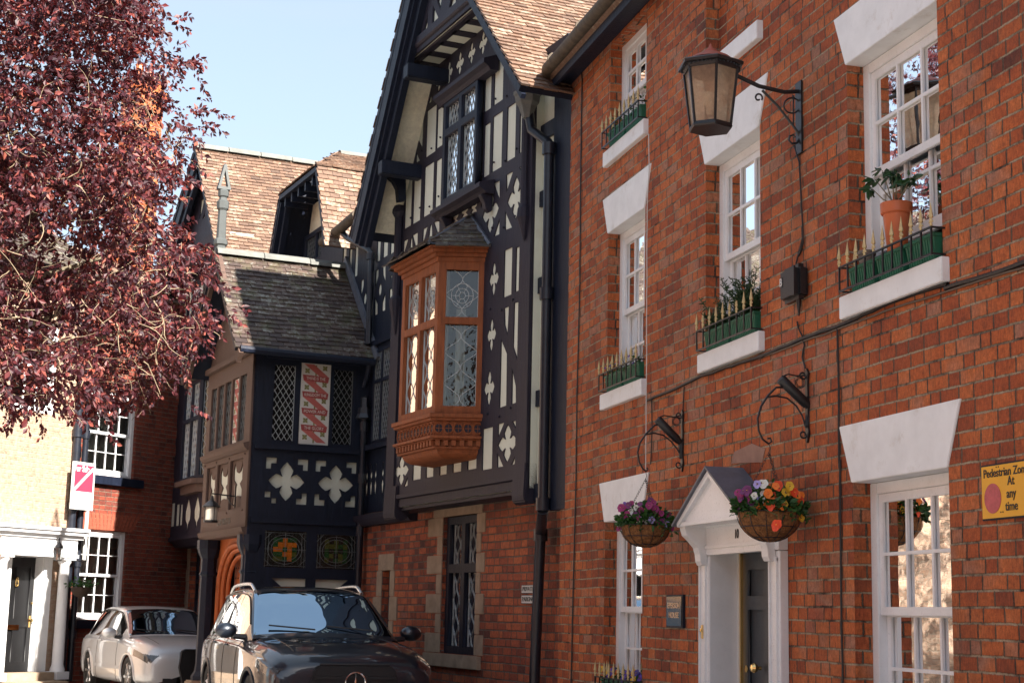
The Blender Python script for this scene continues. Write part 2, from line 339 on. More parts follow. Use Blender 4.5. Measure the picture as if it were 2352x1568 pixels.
m_capst=plain('lead_grey_paint',(.075,.083,.082),.6,var=.12,sc=9,bump=.001)
m_lead=plain('lead_sheet',(.13,.14,.17),.5,metal=.2,var=.2,sc=8)
m_cames=plain('lead_cames',(.42,.45,.45),.45,metal=.3,var=.1)
m_camed=plain('dark_cames',(.16,.17,.17),.5,metal=.3,var=.1)
m_iron=plain('black_iron',(.012,.012,.014),.38,var=.3,sc=30,bump=.0004,dirt=((.05,.035,.028),.4))
m_pipe=plain('black_pipe',(.014,.017,.026),.33,var=.3,sc=10,dirt=((.05,.045,.045),.3))
m_gutter=plain('mossy_gutter',(.085,.065,.045),.8,var=.4,sc=12,bump=.003)
m_gold=plain('gold_paint',(.56,.43,.21),.5,var=.2,sc=40)
m_brass=plain('polished_brass',(.80,.55,.22),.12,metal=1,var=.1,sc=10)
m_plaq=plain('plaque_brass',(.16,.115,.075),.10,metal=1,var=.06,sc=4)
m_green=plain('green_plastic',(.018,.13,.075),.45,var=.25,sc=14,dirt=((.10,.20,.14),.5))
m_terra=plain('terracotta_plastic',(.52,.13,.045),.4,var=.08,sc=8)
m_potg=plain('weathered_pot',(.20,.16,.13),.8,var=.3,sc=20)
m_soil=plain('soil',(.03,.02,.015),.95,var=.3,sc=40,bump=.01)
m_curtain=plain('net_curtain',(.62,.60,.54),.9,var=.12,sc=3,stretch=(9,9,.6),bump=.01,bsc=4)
m_room=plain('room_wall',(.16,.14,.12),.9,var=.3,sc=2)
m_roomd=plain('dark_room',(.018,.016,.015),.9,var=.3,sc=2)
m_sashglass=glassmat('window_glass',boost=.03)
m_leadglass=glassmat('leaded_glass',(.35,.38,.36),boost=.0,wav=.0006,wsc=14)
m_dkglass=glassmat('dark_glass',(.30,.34,.36),boost=.03,wav=.0)
m_roofT=tile_mat('orange_tiles',[(.09,.06,.046),(.14,.085,.060),(.18,.108,.074),(.225,.135,.09),(.175,.12,.09)],la=.6,lichen=(.38,.34,.27))
m_roofD=tile_mat('dark_tiles',[(.040,.028,.026),(.07,.048,.042),(.10,.068,.055),(.12,.095,.07)],la=.75,lichen=(.30,.30,.27),moss=((.09,.10,.035),.55),rough=.6)
m_roofO=tile_mat('oriel_tiles',[(.06,.05,.05),(.10,.08,.07),(.14,.12,.10)],la=.5,lichen=(.34,.34,.28),moss=((.10,.10,.04),.6))
m_leafG=leafmat('green_leaves',[(.02,.06,.015),(.035,.11,.02),(.05,.15,.03)],.3)
m_leafD=leafmat('dark_leaves',[(.012,.04,.014),(.02,.07,.02),(.03,.09,.03)],.2,.35)
m_yew=leafmat('yew_needles',[(.012,.04,.015),(.025,.07,.02),(.05,.09,.03)],.2)
m_bark=plain('lichen_bark',(.20,.165,.11),.9,var=.35,sc=12,bump=.01)
m_asph=plain('pale_setts',(.33,.31,.285),.9,var=.15,sc=5,bump=.004,bsc=120)
m_pave=plain('paving',(.36,.34,.31),.85,var=.2,sc=4,bump=.003)
m_steelW=plain('sign_white',(.62,.62,.60),.4,var=.03)
m_coir=plain('coir_liner',(.24,.105,.035),.95,var=.55,sc=45,bump=.02,bsc=70)
def flat(name,c,r=.5,**k): return plain(name,c,r,var=.06,**k)
m_txt=flat('black_lettering',(.012,.012,.012))
# ---------------- ground ----------------
R3=random.Random(3)
W0=Fr((0,0,0),(1,0,0),(0,-1,0))
mb=MB(); mb.add([(-400,-400,0),(400,-400,0),(400,500,0),(-400,500,0)],[(0,1,2,3)]); struct(mb.build('road',m_asph,None,recalc=False))
mb=MB(); mb.add([(x,y,z) for z in(-.05,.12) for x,y in((2.9,-30),(4.7,-30),(4.7,15.3),(2.9,15.3))],[(0,1,2,3),(4,5,6,7),(0,1,5,4),(1,2,6,5),(2,3,7,6),(3,0,4,7)])
struct(mb.build('pavement',m_pave,None))
def solve_out(fr,x,y,s):
    a,b=-3,4
    for _ in range(50):
        m=(a+b)/2
        if (fr.px(x,y,m)[0]-s)>0: a=m
        else: b=m
    return (a+b)/2
# ---------------- small builders ----------------
def leaf_batch(mb,pts,size,droop=.3,jit=.5,asp=.5,rnd=R3,out=None):
    for p in pts:
        p=V(p); d=V((rnd.gauss(0,1),rnd.gauss(0,1),rnd.gauss(0,.6)-droop))
        if out is not None: d+= (p-out).normalized()*1.2
        d.normalize(); q=d.cross(V((rnd.gauss(0,1),rnd.gauss(0,1),rnd.gauss(0,1)))).normalized(); n=d.cross(q); L=size*(1+jit*(rnd.random()-.5)*2)
        w=L*asp*.5
        mb.add([p,p+d*L*.35+q*w+n*L*.06,p+d*L*.75+q*w*.7,p+d*L-n*L*.12,p+d*L*.75-q*w*.7,p+d*L*.35-q*w+n*L*.06],[(0,1,2,3),(0,3,4,5)])
def pansy(c,nrm,r,seed):
    """five rounded petals with a dark blotch; material slots petal, blotch, eye"""
    rd=random.Random(seed); mb=MB(); n=V(nrm).normalized(); up=V((0,0,1)); x=up.cross(n).normalized() if abs(n.z)<.95 else V((1,0,0)); y=n.cross(x); c=V(c)
    for k,(ang,rr,dist,h) in enumerate([(90+35,.62,.45,0),(90-35,.62,.45,.001),(180+8,.55,.5,.003),(-8,.55,.5,.003),(270,.72,.5,.006)]):
        a=math.radians(ang+rd.uniform(-6,6)); ctr=c+(x*math.cos(a)+y*math.sin(a))*r*dist+n*(h+.002)
        mb.m=0; ring=[]
        for j in range(10):
            t=2*math.pi*j/10; q=(x*math.cos(t)+y*math.sin(t))*r*rr*(1+.10*rd.uniform(-1,1)); ring.append(ctr+q+n*(.25*r*(q.length/r)**2*rd.uniform(.3,1.6)))
        mb.add([ctr]+ring,[(0,1+j,1+(j+1)%10) for j in range(10)])
    mb.m=1; mb.add([c+n*.011]+[c+n*.010+(x*math.cos(t)+y*math.sin(t)*.9)*r*(.36 if j%2 else .26) for j,t in enumerate([2*math.pi*j/10 for j in range(10)])],[(0,1+j,1+(j+1)%10) for j in range(10)])
    mb.m=2; mb.ball(c+n*.013,r*.10,6)
    return mb
m_fl={k:plain('petals_'+k,c,.55,var=.15,sc=60) for k,c in dict(purple=(.16,.03,.14),magenta=(.30,.025,.14),violet=(.13,.07,.42),lilac=(.42,.36,.72),white=(.78,.78,.70),yellow=(.72,.44,.03),orange=(.82,.20,.02),red=(.75,.07,.015),blue=(.06,.045,.25)).items()}
m_bl=flat('petal_blotch',(.035,.008,.03)); m_eye=flat('flower_eye',(.8,.5,.05))
def add_flower(parent,c,nrm,r,col,seed,label=None):
    return pansy(c,nrm,r,seed).build('flower',[m_fl[col],m_bl if col not in('orange','red') else m_fl['red'],m_eye],parent,uv=False,recalc=False,label=label)
def hook_curl(c,u,v,r,turns=1.2,n=16,a0=0,shrink=.55):
    return [V(c)+(V(u)*math.cos(a0+turns*2*math.pi*i/n)+V(v)*math.sin(a0+turns*2*math.pi*i/n))*r*(1-shrink*i/n) for i in range(n+1)]
# ---------------- brick terrace house ----------------
house=thing('terrace_house','orange red brick terrace house with white splayed lintels and door number 10','house',(4.56,11,0))
AA,BB,CC,DD=(12.68,13.70),(10.22,11.27),(7.72,8.85),(3.4,4.5)
wins=[(AA,.80,2.36),(CC,.80,2.36),(DD,.80,2.36),(AA,3.53,5.07),(BB,3.53,5.07),(CC,3.53,5.07),(DD,3.53,5.07),(AA,5.86,6.93),(CC,5.86,6.93),(DD,5.86,6.93)]
DR=(9.99,11.06)
holes=[rect(a,b,z0,z1) for (a,b),z0,z1 in wins]+[rect(DR[0],DR[1],.13,2.10),rect(10.22,11.27,5.86,6.93)]
sheet(T,rect(-2,15.12,0,7.15),holes,-.32,0,'brick_wall',m_brickT,house)
MB().box(T,15.12-.3,15.119,-7,-.33,0,7.1).build('brick_wall',m_brickT,house,label='end wall of the brick terrace')
MB().box(T,10.1,11.4,-.36,-.11,5.7,7.0).build('blind_window',m_brickT,house,label='bricked up window recess')
def trapezoid(s0,s1,z1,h=.36,e=.155): return [(s0,z1-.004),(s1,z1-.004),(s1+e,z1+h),(s0-e,z1+h)]
for (a,b),z0,z1 in wins:
    if z1<6: MB().prism(T,trapezoid(a,b,z1),-.20,.012).build('lintel',m_white,house,bevel=.004)
for (a,b),z0,z1 in wins+[(BB,5.86,6.9)]:
    MB().box(T,a-.065,b+.055,-.19,.05,z0-.14,z0+.004).build('window_sill',m_white,house,bevel=.005)
def sash_bars(fr,s0,s1,z0,z1,o0,o1,cols,rows,st=.045,rail=.05,bot=.05,bar=.02,**k):
    hs=[]; W=(s1-s0-2*st-(cols-1)*bar)/cols; H=(z1-z0-rail-bot-(rows-1)*bar)/rows
    for i in range(cols):
        for j in range(rows):
            a=s0+st+i*(W+bar); z=z0+bot+j*(H+bar); hs.append(rect(a,a+W,z,z+H))
    return sheet(fr,rect(s0,s1,z0,z1),hs,o0,o1,**k)
def curtain(fr,a0,a1,o,z0,z1,seed,amp=.018,fl=None):
    rd=random.Random(seed); n=max(6,int(abs(a1-a0)/.012)); mb=MB(); ph=rd.random()*6
    vs=[]
    for i in range(n+1):
        a=a0+(a1-a0)*i/n; d=amp*(math.sin(a*95+ph)+.5*math.sin(a*41+ph*2))
        vs+=[fr.p(a,o+d,z0),fr.p(a+(.05 if fl else 0)*math.sin(a*20),o+d*.8,(z0+z1)/2),fr.p(a,o+d*.6,z1)]
    mb.add(vs,[(3*i+q,3*i+3+q,3*i+4+q,3*i+1+q) for i in range(n) for q in (0,1)]); return mb
def sash_window(parent,fr,s0,s1,z0,z1,oo,cols=3,rows=2,drop=0.,cur=((0,.28),(.78,1)),blind=None,low_open=0,seed=1,name='sash_window',room=None,mw=m_gloss,curt=True,bar=.02):
    jw=.085; mb=MB()
    mb.box(fr,s0+.003,s0+jw,oo-.14,oo,z0+.006,z1-.006).box(fr,s1-jw,s1-.003,oo-.14,oo,z0+.006,z1-.006).box(fr,s0+jw,s1-jw,oo-.14,oo-.002,z1-.075,z1-.007).box(fr,s0+jw,s1-jw,oo-.14,oo+.01,z0+.006,z0+.05)
    mb.box(fr,s0+.004,s0+.022,oo-.31,oo-.142,z0+.01,z1-.01).box(fr,s1-.022,s1-.004,oo-.31,oo-.142,z0+.01,z1-.01).box(fr,s0+.023,s1-.023,oo-.31,oo-.142,z1-.025,z1-.011)
    w_=mb.build(name,mw,parent,bevel=.004)
    zm=(z0+z1)/2-.01+drop; a,b=s0+jw+.002,s1-jw-.002
    sash_bars(fr,a,b,zm-.02,z1-.077,oo-.05,oo-.015,cols,rows,bar=bar,name='upper_sash',m=mw,parent=w_)
    zl=z0+.052+low_open
    sash_bars(fr,a,b,zl,zm+.02+low_open*.9,oo-.092,oo-.055,cols,rows,bar=bar,bot=.075,name='lower_sash',m=mw,parent=w_)
    MB().add([fr.p(a+.02,oo-.036,zm),fr.p(b-.02,oo-.036,zm),fr.p(b-.02,oo-.036,z1-.09),fr.p(a+.02,oo-.036,z1-.09)],[(0,1,2,3)]).build('pane',m_sashglass,w_,recalc=False)
    MB().add([fr.p(a+.02,oo-.077,zl+.03),fr.p(b-.02,oo-.077,zl+.03),fr.p(b-.02,oo-.077,zm+low_open*.9),fr.p(a+.02,oo-.077,zm+low_open*.9)],[(0,1,2,3)]).build('pane',m_sashglass,w_,recalc=False)
    if curt:
        for i,(c0,c1) in enumerate(cur):
            curtain(fr,s0+(s1-s0)*c0,s0+(s1-s0)*c1,oo-.24,z0,z1,seed*7+i).build('curtain',m_curtain,w_,smooth=True,recalc=False)
    if blind: MB().box(fr,s0+.03,s1-.03,oo-.19,oo-.185,z1-blind*(z1-z0),z1-.02).build('blind',m_curtain,w_)
    rm=MB(); A0,A1,O0,O1,Z0,Z1=s0-.25,s1+.25,oo-1.6,oo-.30,z0-.3,z1+.1
    P=[fr.p(x,o,z) for z in (Z0,Z1) for x,o in ((A0,O0),(A1,O0),(A1,O1),(A0,O1))]
    rm.add(P,[(0,1,2,3),(4,7,6,5),(0,4,5,1),(1,5,6,2),(3,7,4,0)]); rm.build('room_lining',room or m_room,w_,recalc=False)
    return w_
for i,((a,b),z0,z1) in enumerate(wins):
    k=dict(seed=i+1)
    if (a,b)==CC and z0>3 and z0<5: k.update(drop=.03,low_open=.23,cur=((.72,1),))
    if (a,b)==CC and z0<1: k.update(cur=((.80,1.0),(0,.1)))
    if z0>5: k.update(cur=((.6,1),))
    if (a,b)==BB: k.update(cur=((.0,.42),(.75,1)))
    sash_window(house,T,a,b,z0,z1,-.115,**k)
# eaves
mb=MB(); mb.box(T,-2,15.1,0.004,.20,6.96,7.0).box(T,-2,15.1,.18,.215,6.90,7.12); mb.build('eaves_board',m_dark,house)
mb=MB()
for i in range(1):
    mb.tube([T.p(-2,.285,7.10),T.p(14.9,.285,7.07),T.p(15.02,.25,7.05)],.065,10)
for k in range(18): mb.tube([T.p(-1.5+k*.95,.285,7.09),T.p(-1.47+k*.95,.285,7.09)],.074,10)
mb.build('roof_gutter',m_gutter,house,smooth=True)
MB().prism(W0,[(4.30,7.02),(9.5,11.2),(9.5,11.0),(4.36,6.98)],2,-15.1).build('roof',m_roofT,house)
# door and canopy
d=MB().box(T,DR[0]+.0,DR[1],-.235,-.20,.13,2.012); d.box(T,DR[0],DR[1],-.21,-.199,1.99,2.10)
door=MB()
dz0,dz1=.15,2.0; da,db=10.13,11.0
hs=[]
for z0,z1 in ((.32,.80),(.95,1.58),(1.68,1.87)):
    hs+= [rect(da+.09,(da+db)/2-.05,z0,z1),rect((da+db)/2+.05,db-.09,z0,z1)]
m_doorblue=plain('dark_grey_door',(.035,.042,.05),.4,var=.1)
dr=sheet(T,rect(da,db,dz0,dz1),hs,-.225,-.19,'door',m_doorblue,house)
MB().box(T,da+.01,db-.01,-.235,-.218,dz0,dz1).build('door_panel',m_doorblue,dr)
MB().lathe([(0,0),(.016,0),(.012,.02),(.03,.035),(.036,.055),(.024,.075),(0,.08)],T.p(10.68,-.19,1.165),14,ax=T.n).build('door_knob',m_brass,dr,smooth=True)
MB().lathe([(0,0),(.026,0),(.026,.006),(0,.012)],T.p(10.93,-.19,1.15),14,ax=T.n).build('keyhole_plate',m_brass,dr,smooth=True)
mb=MB().box(T,db+.001,DR[1]-.012,-.235,-.17,.13,2.06).box(T,DR[0]+.012,da-.001,-.235,-.17,.13,2.06).box(T,DR[0]+.013,DR[1]-.013,-.236,-.171,2.003,2.09); mb.build('door_frame',m_cream,house)
MB().box(T,db-.008,db+.012,-.19,-.168,.14,2.0).build('brass_strip',m_brass,house)
mb=MB()
mb.box(T,DR[1]-.012,DR[1]+.02,-.23,.055,.13,2.08).box(T,DR[0]-.02,DR[0]+.012,-.23,.055,.13,2.08).box(T,DR[0],DR[1],-.23,.03,2.06,2.09)
for a0,a1 in ((DR[1]-.002,DR[1]+.20),(DR[0]-.20,DR[0]+.002)):
    mb.box(T,a0,a1,.002,.06,.13,1.97); mb.box(T,a0+.035,a0+.05,.055,.075,.3,1.92).box(T,a1-.05,a1-.035,.055,.075,.3,1.92).box(T,a0+.035,a1-.035,.055,.074,1.90,1.93)
mb.box(T,DR[0]-.20,DR[1]+.20,.002,.07,1.975,2.235)
mb.box(T,DR[0]-.02,DR[1]+.02,.065,.085,2.02,2.045).box(T,DR[0]-.02,DR[1]+.02,.065,.09,2.175,2.20)
mb.build('door_surround',m_gloss,house,bevel=.003)
# consoles
for a0,a1 in ((DR[1]+.02,DR[1]+.13),(DR[0]-.13,DR[0]-.02)):
    prof=[(.062,1.90),(.10,1.90),(.115,1.93),(.12,1.98),(.135,2.03),(.18,2.08),(.225,2.12),(.24,2.17),(.24,2.19),(.062,2.19)]
    P=Fr(T.p(a0,0,0),T.n,-T.u); MB().prism(P,prof,-(a1-a0),0).build('console_bracket',m_gloss,house,bevel=.003)
# canopy
cen=(DR[0]+DR[1])/2+.02; hw=.62
mb=MB()
mb.box(T,cen-hw,cen+hw,.0725,.262,2.185,2.215)
mb.bar(T,(cen-hw,2.20),(cen+.012,2.545),.05,.22,.275); mb.bar(T,(cen+hw,2.20),(cen-.012,2.545),.05,.2205,.2755)
mb.prism(T,[(cen-hw+.03,2.214),(cen+hw-.03,2.214),(cen,2.53)],.10,.243)
cnp=mb.build('door_canopy',m_gloss,house,bevel=.002)
mb=MB()
for sg in (-1,1):
    P=[(cen+sg*(hw+.035),2.185),(cen,2.575),(cen,2.59),(cen+sg*(hw+.05),2.20)]
    mb.prism(T,P,.0,.30)
mb.build('canopy_roof',m_lead,cnp); 
text(T,'10',10.50,.0725,2.108,.088,'house_number',m_txt,house,sx=.85,bold=.002)
mb=MB(); mb.box(T,DR[1]+.10,DR[1]+.125,.058,.07,1.36,1.46); mb.lathe([(0,0),(.014,0),(.014,.012),(0,.016)],T.p(DR[1]+.112,.068,1.42),10,ax=T.n); mb.build('bell_pull',m_brass,house)
MB().box(T,DR[0]-.25,DR[1]+.25,-.3,.35,.12,.135).build('door_step',m_stone,house)
# old patched render above the canopy
MB().prism(T,[(10.2,2.60),(10.75,2.64),(10.70,2.72),(10.38,2.75),(10.15,2.69)],-.01,.006).build('mortar_patch',plain('mortar_patch',(.34,.20,.15),.95,var=.2,bump=.004),house)
# ---------------- brass plaque, signs ----------------
pl=thing('brass_plaque','polished brass name plate reading EPERSON HOUSE on the brick wall left of the door','plaque',T.p(11.9,0,1.55))
MB().box(T,11.68,12.05,.001,.022,1.43,1.69).build('backboard',m_dark,pl,bevel=.003)
MB().box(T,11.70,12.03,.022,.028,1.445,1.675).build('plate',m_plaq,pl,bevel=.002)
for st,z in (('EPERSON',1.603),('HOUSE',1.528)): text(T,st,11.865,.0285,z,.062,'lettering',flat('plaque_letters',(.75,.50,.30),.4),pl,sx=1.05 if st=='EPERSON' else 1.1,bold=.001)
sg=thing('parking_sign','yellow enamel sign on the brick wall with a red disc, Pedestrian Zone At any time','sign',T.p(7.15,0,2.2))
m_yel=plain('sign_yellow',(.80,.40,.02),.45,var=.05); m_disc=plain('faded_red_disc',(.50,.09,.10),.5,var=.25,sc=25,dirt=((.62,.30,.28),.5))
MB().box(T,6.78,7.375,.003,.012,2.043,2.335).build('backing_plate',m_dark,sg,bevel=.002); MB().box(T,6.79,7.365,.012,.016,2.053,2.325).build('sign_face',m_yel,sg)
MB().lathe([(0,0),(.078,0),(.078,.002),(0,.002)],T.p(7.262,.0162,2.155),32,ax=T.n).build('red_disc',m_disc,sg)
text(T,'Pedestrian Zone',7.345,.0165,2.285,.062,'lettering',m_txt,sg,align='LEFT',sx=.99,bold=.0008)
for st,z in (('At',2.235),('any',2.17),('time',2.105)): text(T,st,7.09,.0165,z,.066,'lettering',m_txt,sg,sx=.95,bold=.0008)
mb=MB()
for a,z in ((7.22,2.315),(7.20,2.315),(7.19,2.08),(7.17,2.08)): mb.ball(T.p(a,.017,z),.004,6)
mb.build('screw',m_iron,sg)
# ---------------- window guards and planters ----------------
def guard(a,b,z,label,nsp=9,oo=.085):
    t=thing('window_guard',label,'railing',T.p((a+b)/2,.05,z+.006),'iron spiked guards on the window sills')
    mb=MB(); h=.165
    for zz in (z+.012,z+h): mb.box(T,a,b,oo-.006,oo+.006,zz,zz+.010); 
    for zz in (z+.0121,z+h+.0001):
        for q in (a,b-.010): mb.box(T,q,q+.0099,-.10,oo-.006,zz,zz+.0098)
    for i in range(nsp):
        s=a+.006+(b-a-.012)*i/(nsp-1); mb.box(T,s-.005,s+.005,oo-.005,oo+.005,z+.01,z+h+.01)
    for q in (a+.005,b-.005): mb.box(T,q-.005,q+.005,-.03,-.02,z+.01,z+h+.01)
    mb.build('rail',m_iron,t)
    for i in range(nsp+2):
        if i<nsp: s=a+.006+(b-a-.012)*i/(nsp-1); o=oo
        else: s=(a+.005,b-.005)[i-nsp]; o=-.025
        q=MB(); c=T.p(s,o,z+h+.01)
        q.lathe([(.008,0),(.010,.008),(.006,.02),(.013,.034),(.006,.044),(.016,.052),(.010,.085),(.0,.142)],c,4,x=T.u)
        q.tube([c+T.u*-.022+V((0,0,.022)),c+V((0,0,.03)),c+T.u*.022+V((0,0,.022))],[.004,.009,.004],5)
        q.build('spearhead',m_gold,t,uv=False)
    return t
def trough(a,b,z,label,oo=-.015,h=.155,dp=.12,soil=True):
    t=thing('planter',label,'planter',T.p((a+b)/2,oo,z+.007),'green planters on the window sills')
    mb=MB(); e=.012
    def ring(ins,zz): return [T.p(a+ins,oo-dp/2+ins,zz),T.p(b-ins,oo-dp/2+ins,zz),T.p(b-ins,oo+dp/2-ins,zz),T.p(a+ins,oo+dp/2-ins,zz)]
    R=[ring(.022,z+.008),ring(.006,z+h-.02),ring(-.002,z+h-.02),ring(-.002,z+h),ring(.008,z+h),ring(.012,z+h-.03)]
    vs=[p for r in R for p in r]; fs=[(4*k+i,4*k+(i+1)%4,4*k+4+(i+1)%4,4*k+4+i) for k in range(5) for i in range(4)]+[(0,1,2,3)]
    mb.add(vs,fs)
    n=int((b-a)/.03)
    for i in range(n): s=a+.03+(b-a-.06)*i/max(1,n-1); mb.hexa([T.p(s-.004,oo+dp/2-.022+.001,z+.012),T.p(s+.004,oo+dp/2-.022+.001,z+.012),T.p(s+.004,oo+dp/2-.008+.001,z+h-.025),T.p(s-.004,oo+dp/2-.008+.001,z+h-.025),T.p(s-.004,oo+dp/2-.018+.001,z+.012),T.p(s+.004,oo+dp/2-.018+.001,z+.012),T.p(s+.004,oo+dp/2-.004+.001,z+h-.025),T.p(s-.004,oo+dp/2-.004+.001,z+h-.025)])
    mb.build('tub',m_green,t)
    MB().box(T,a+.012,b-.012,oo-dp/2+.012,oo+dp/2-.012,z+h-.045,z+h-.03).build('soil',m_soil,t)
    return t
GZ=[(CC,3.537,'spiked black guard with gold tips on the sill behind the terracotta pot',3),(BB,3.537,'spiked black guard with gold tips round two small conifers on the middle sill',2),(AA,3.537,'spiked black guard with gold tips on the middle floor sill nearest the timbered house',2),(AA,5.867,'spiked black guard with gold tips on the highest sill, under the eaves',2),(AA,.807,'spiked black guard with gold tips round purple and yellow pansies on the ground floor sill',2),(CC,.807,None,2)]
PL=['under the terracotta pot','with a dwarf conifer, middle sill','with small blue flowers, left sill','with leafy stems, highest sill','with pansies, ground floor sill']
W3=['left','middle','right']
for gi,((a,b),z,lb,np_) in enumerate(GZ):
    if lb is None: continue
    guard(a-.03,b-.02,z,lb,9 if gi!=0 else 11)
    L_=(b-a-.06)/np_
    for k in range(np_):
        a0=b-.05-(k+1)*L_+.01; a1=b-.05-k*L_-.01
        tr=trough(a0,a1,z,'green ribbed planter '+PL[gi]+', '+(W3[k] if np_==3 else ('left one','right one')[k])+(' of three' if np_==3 else ' of the pair'))
        fol=MB(); rd=random.Random(gi*10+k)
        if gi==1:   # dwarf conifers
            for br in range(40 if k==1 else 22):
                base=T.p((a0+a1)/2+rd.uniform(-.06,.06),-.02,z+.14); dr_=V((rd.gauss(0,.45),rd.gauss(0,.6),1 if k==1 else .55)).normalized(); ln=rd.uniform(.16,.40 if k==1 else .34)
                for q in range(34):
                    tt=q/34; p=base+dr_*ln*tt; leaf_batch(fol,[p,p],.036,droop=-.5,asp=.2,rnd=rd)
                fol.tube([base,base+dr_*ln],.003,4)
            fol.build('conifer',m_yew,tr,uv=False,recalc=False)
        elif gi in (2,3,4):
            n=90 if gi!=4 else 150
            pts=[T.p(rd.uniform(a0,a1),rd.uniform(-.07,.05),z+.13+abs(rd.gauss(0,.045 if gi!=3 else .07))) for _ in range(n)]
            leaf_batch(fol,pts,.035,droop=-.4,rnd=rd); 
            if gi==2:
                for _ in range(16):
                    p=T.p(rd.uniform(a0,a1),rd.uniform(-.05,.03),z+.13); fol.tube([p,p+V((rd.gauss(0,.03),rd.gauss(0,.03),rd.uniform(.08,.17)))],.0015,4)
            fol.build('foliage',m_leafG,tr,uv=False,recalc=False)
            if gi in (2,4):
                cols=('violet','blue') if gi==2 else (('violet','blue','violet','yellow') if k==1 else ('yellow','violet','orange','blue','yellow'))
                for q in range(5 if gi==2 else 11):
                    add_flower(tr,T.p(rd.uniform(a0,a1),rd.uniform(-.01,.06),z+rd.uniform(.15,.24)),T.n*1+V((0,-.5,.3)),.012 if gi==2 else .03,cols[q%len(cols)],q+gi*50)
# small purple clump seen behind the conifer, and the potted plants on the right window
a0,a1=CC
def pot(c,r0,r1,h,m,name,label,cat='plant pot'):
    t=thing(name,label,cat,c); MB().lathe([(0,0),(r0,0),(r0+(r1-r0)*.78,h*.80),(r1*1.0,h*.80),(r1*1.08,h*.82),(r1*1.10,h),(r1*.98,h),(r1*.96,h*.9),(0,h*.9)],c,28).build('pot',m,t,smooth=True); return t
oP=-.02
P1=T.px(*t3(818,1420),oP); P1b=T.px(*t3(815,1215),oP)
c=T.p(P1[0],oP,3.545+.11)
pt_=pot(c,.055,.088,P1b[1]-c.z+.01,m_terra,'plant_pot','bright terracotta coloured pot with a leafy green shrub on the open window sill')
fol=MB(); rd=random.Random(5); top=T.p(P1[0],oP,P1b[1])
tips=[]
for (X,Y) in ((700,1060),(760,1010),(820,1040),(870,1030),(930,1050),(720,1120),(790,1080),(890,1080)):
    s,z=T.px(*t3(X,Y),oP); tips.append(T.p(s,oP+rd.uniform(-.07,.07),z))
st=MB()
for i,tp in enumerate(tips):
    b0=top+V((rd.uniform(-.02,.02),rd.uniform(-.03,.03),-.01)); mid=(b0+tp)/2+V((rd.gauss(0,.01),rd.gauss(0,.01),-.01)); st.tube([b0,mid,tp],[.006,.004,.002],6)
    for q in range(11):
        d=V((rd.gauss(0,1),rd.gauss(0,1),rd.gauss(-.1,.5))).normalized(); leaf_batch(fol,[tp+d*.012],.06,droop=.35,asp=.42,rnd=rd,out=tp-d*.0)
st.build('stem',m_bark,pt_,uv=False); fol.build('foliage',m_leafD,pt_,uv=False,recalc=False)
P2=T.px(*t3(635,1400),-.06)
p2=pot(T.p(P2[0],-.06,3.545+.12),.04,.055,.14,m_potg,'plant_pot','small weathered grey brown pot left of the terracotta pot')
# ---------------- wall lantern ----------------
sl_=9.545; BP=Fr(T.p(sl_,0,0),T.n,(0,-1,0))
lan=thing('wall_lantern','black hexagonal street lantern with a red brown top on a scrolled wall bracket','lamp',T.p(sl_,0,4.95))
oc,_=BP.px(1632,210); 
def bz(x,y): a,z=BP.px(x,y); return BP.p(a,0,z)
zb=BP.px(*t2(1062,770))[1]; zh=BP.px(*t2(1065,405))[1]; zt=BP.px(*t2(1062,262))[1]
cb_=T.p(sl_,oc,0)
hexx=T.u
rb,rh=.142,.205
mb=MB()
for k in range(6):
    t=math.pi/3*k+.35; e=V((math.cos(t),math.sin(t),0)); mb.tube([cb_+e*rb+V((0,0,zb+.02)),cb_+e*rh*.93+V((0,0,zh-.02))],.0105,4)
mb.lathe([(rb*.80,0),(rb*1.05,0),(rb*1.09,.012),(rb*1.04,.035),(rb*.94,.04),(rb*.80,.02)],cb_+V((0,0,zb)),6,x=(math.cos(.35),math.sin(.35),0))
mb.lathe([(rh*.86,-.03),(rh*.95,-.03),(rh*1.0,-.005),(rh*1.13,.0),(rh*1.15,.018),(rh*1.06,.03),(rh*.7,.05),(0,.055)],cb_+V((0,0,zh)),6,x=(math.cos(.35),math.sin(.35),0))
for k in range(42):
    t=2*math.pi*k/42; mb.ball(cb_+V((math.cos(t)*rh*.97,math.sin(t)*rh*.97,zh-.012)),.007,5)
mb.build('frame',m_iron,lan,bevel=0)
MB().lathe([(rh*.80,.045),(rh*.62,.075),(rh*.40,.098),(rh*.24,.112),(rh*.22,.128),(rh*.10,.138),(.0,zt-zh+.01)],cb_+V((0,0,zh)),18).build('cap',plain('copper_red_cap',(.33,.085,.055),.6,var=.25,sc=10),lan,smooth=True)
t_=NT('lantern_glass'); o_=t_.obj(); n_=t_.noise(o_,14,6,.7); tr_=t_.n('ShaderNodeBsdfTransparent'); tr_.inputs[0].default_value=(.95,.88,.76,1); df=t_.n('ShaderNodeBsdfTranslucent'); df.inputs[0].default_value=(.95,.88,.74,1)
gl_=t_.n('ShaderNodeBsdfGlossy'); gl_.inputs[1].default_value=.15; mx1=t_.n('ShaderNodeMixShader'); t_.l(t_.ramp(n_,[(.35,.50),(.7,.85)]),mx1.inputs[0]); t_.l(tr_.outputs[0],mx1.inputs[1]); t_.l(df.outputs[0],mx1.inputs[2]); mx2=t_.n('ShaderNodeMixShader'); mx2.inputs[0].default_value=.12; t_.l(mx1.outputs[0],mx2.inputs[1]); t_.l(gl_.outputs[0],mx2.inputs[2]); m_lg=t_.done(mx2.outputs[0])
mb=MB()
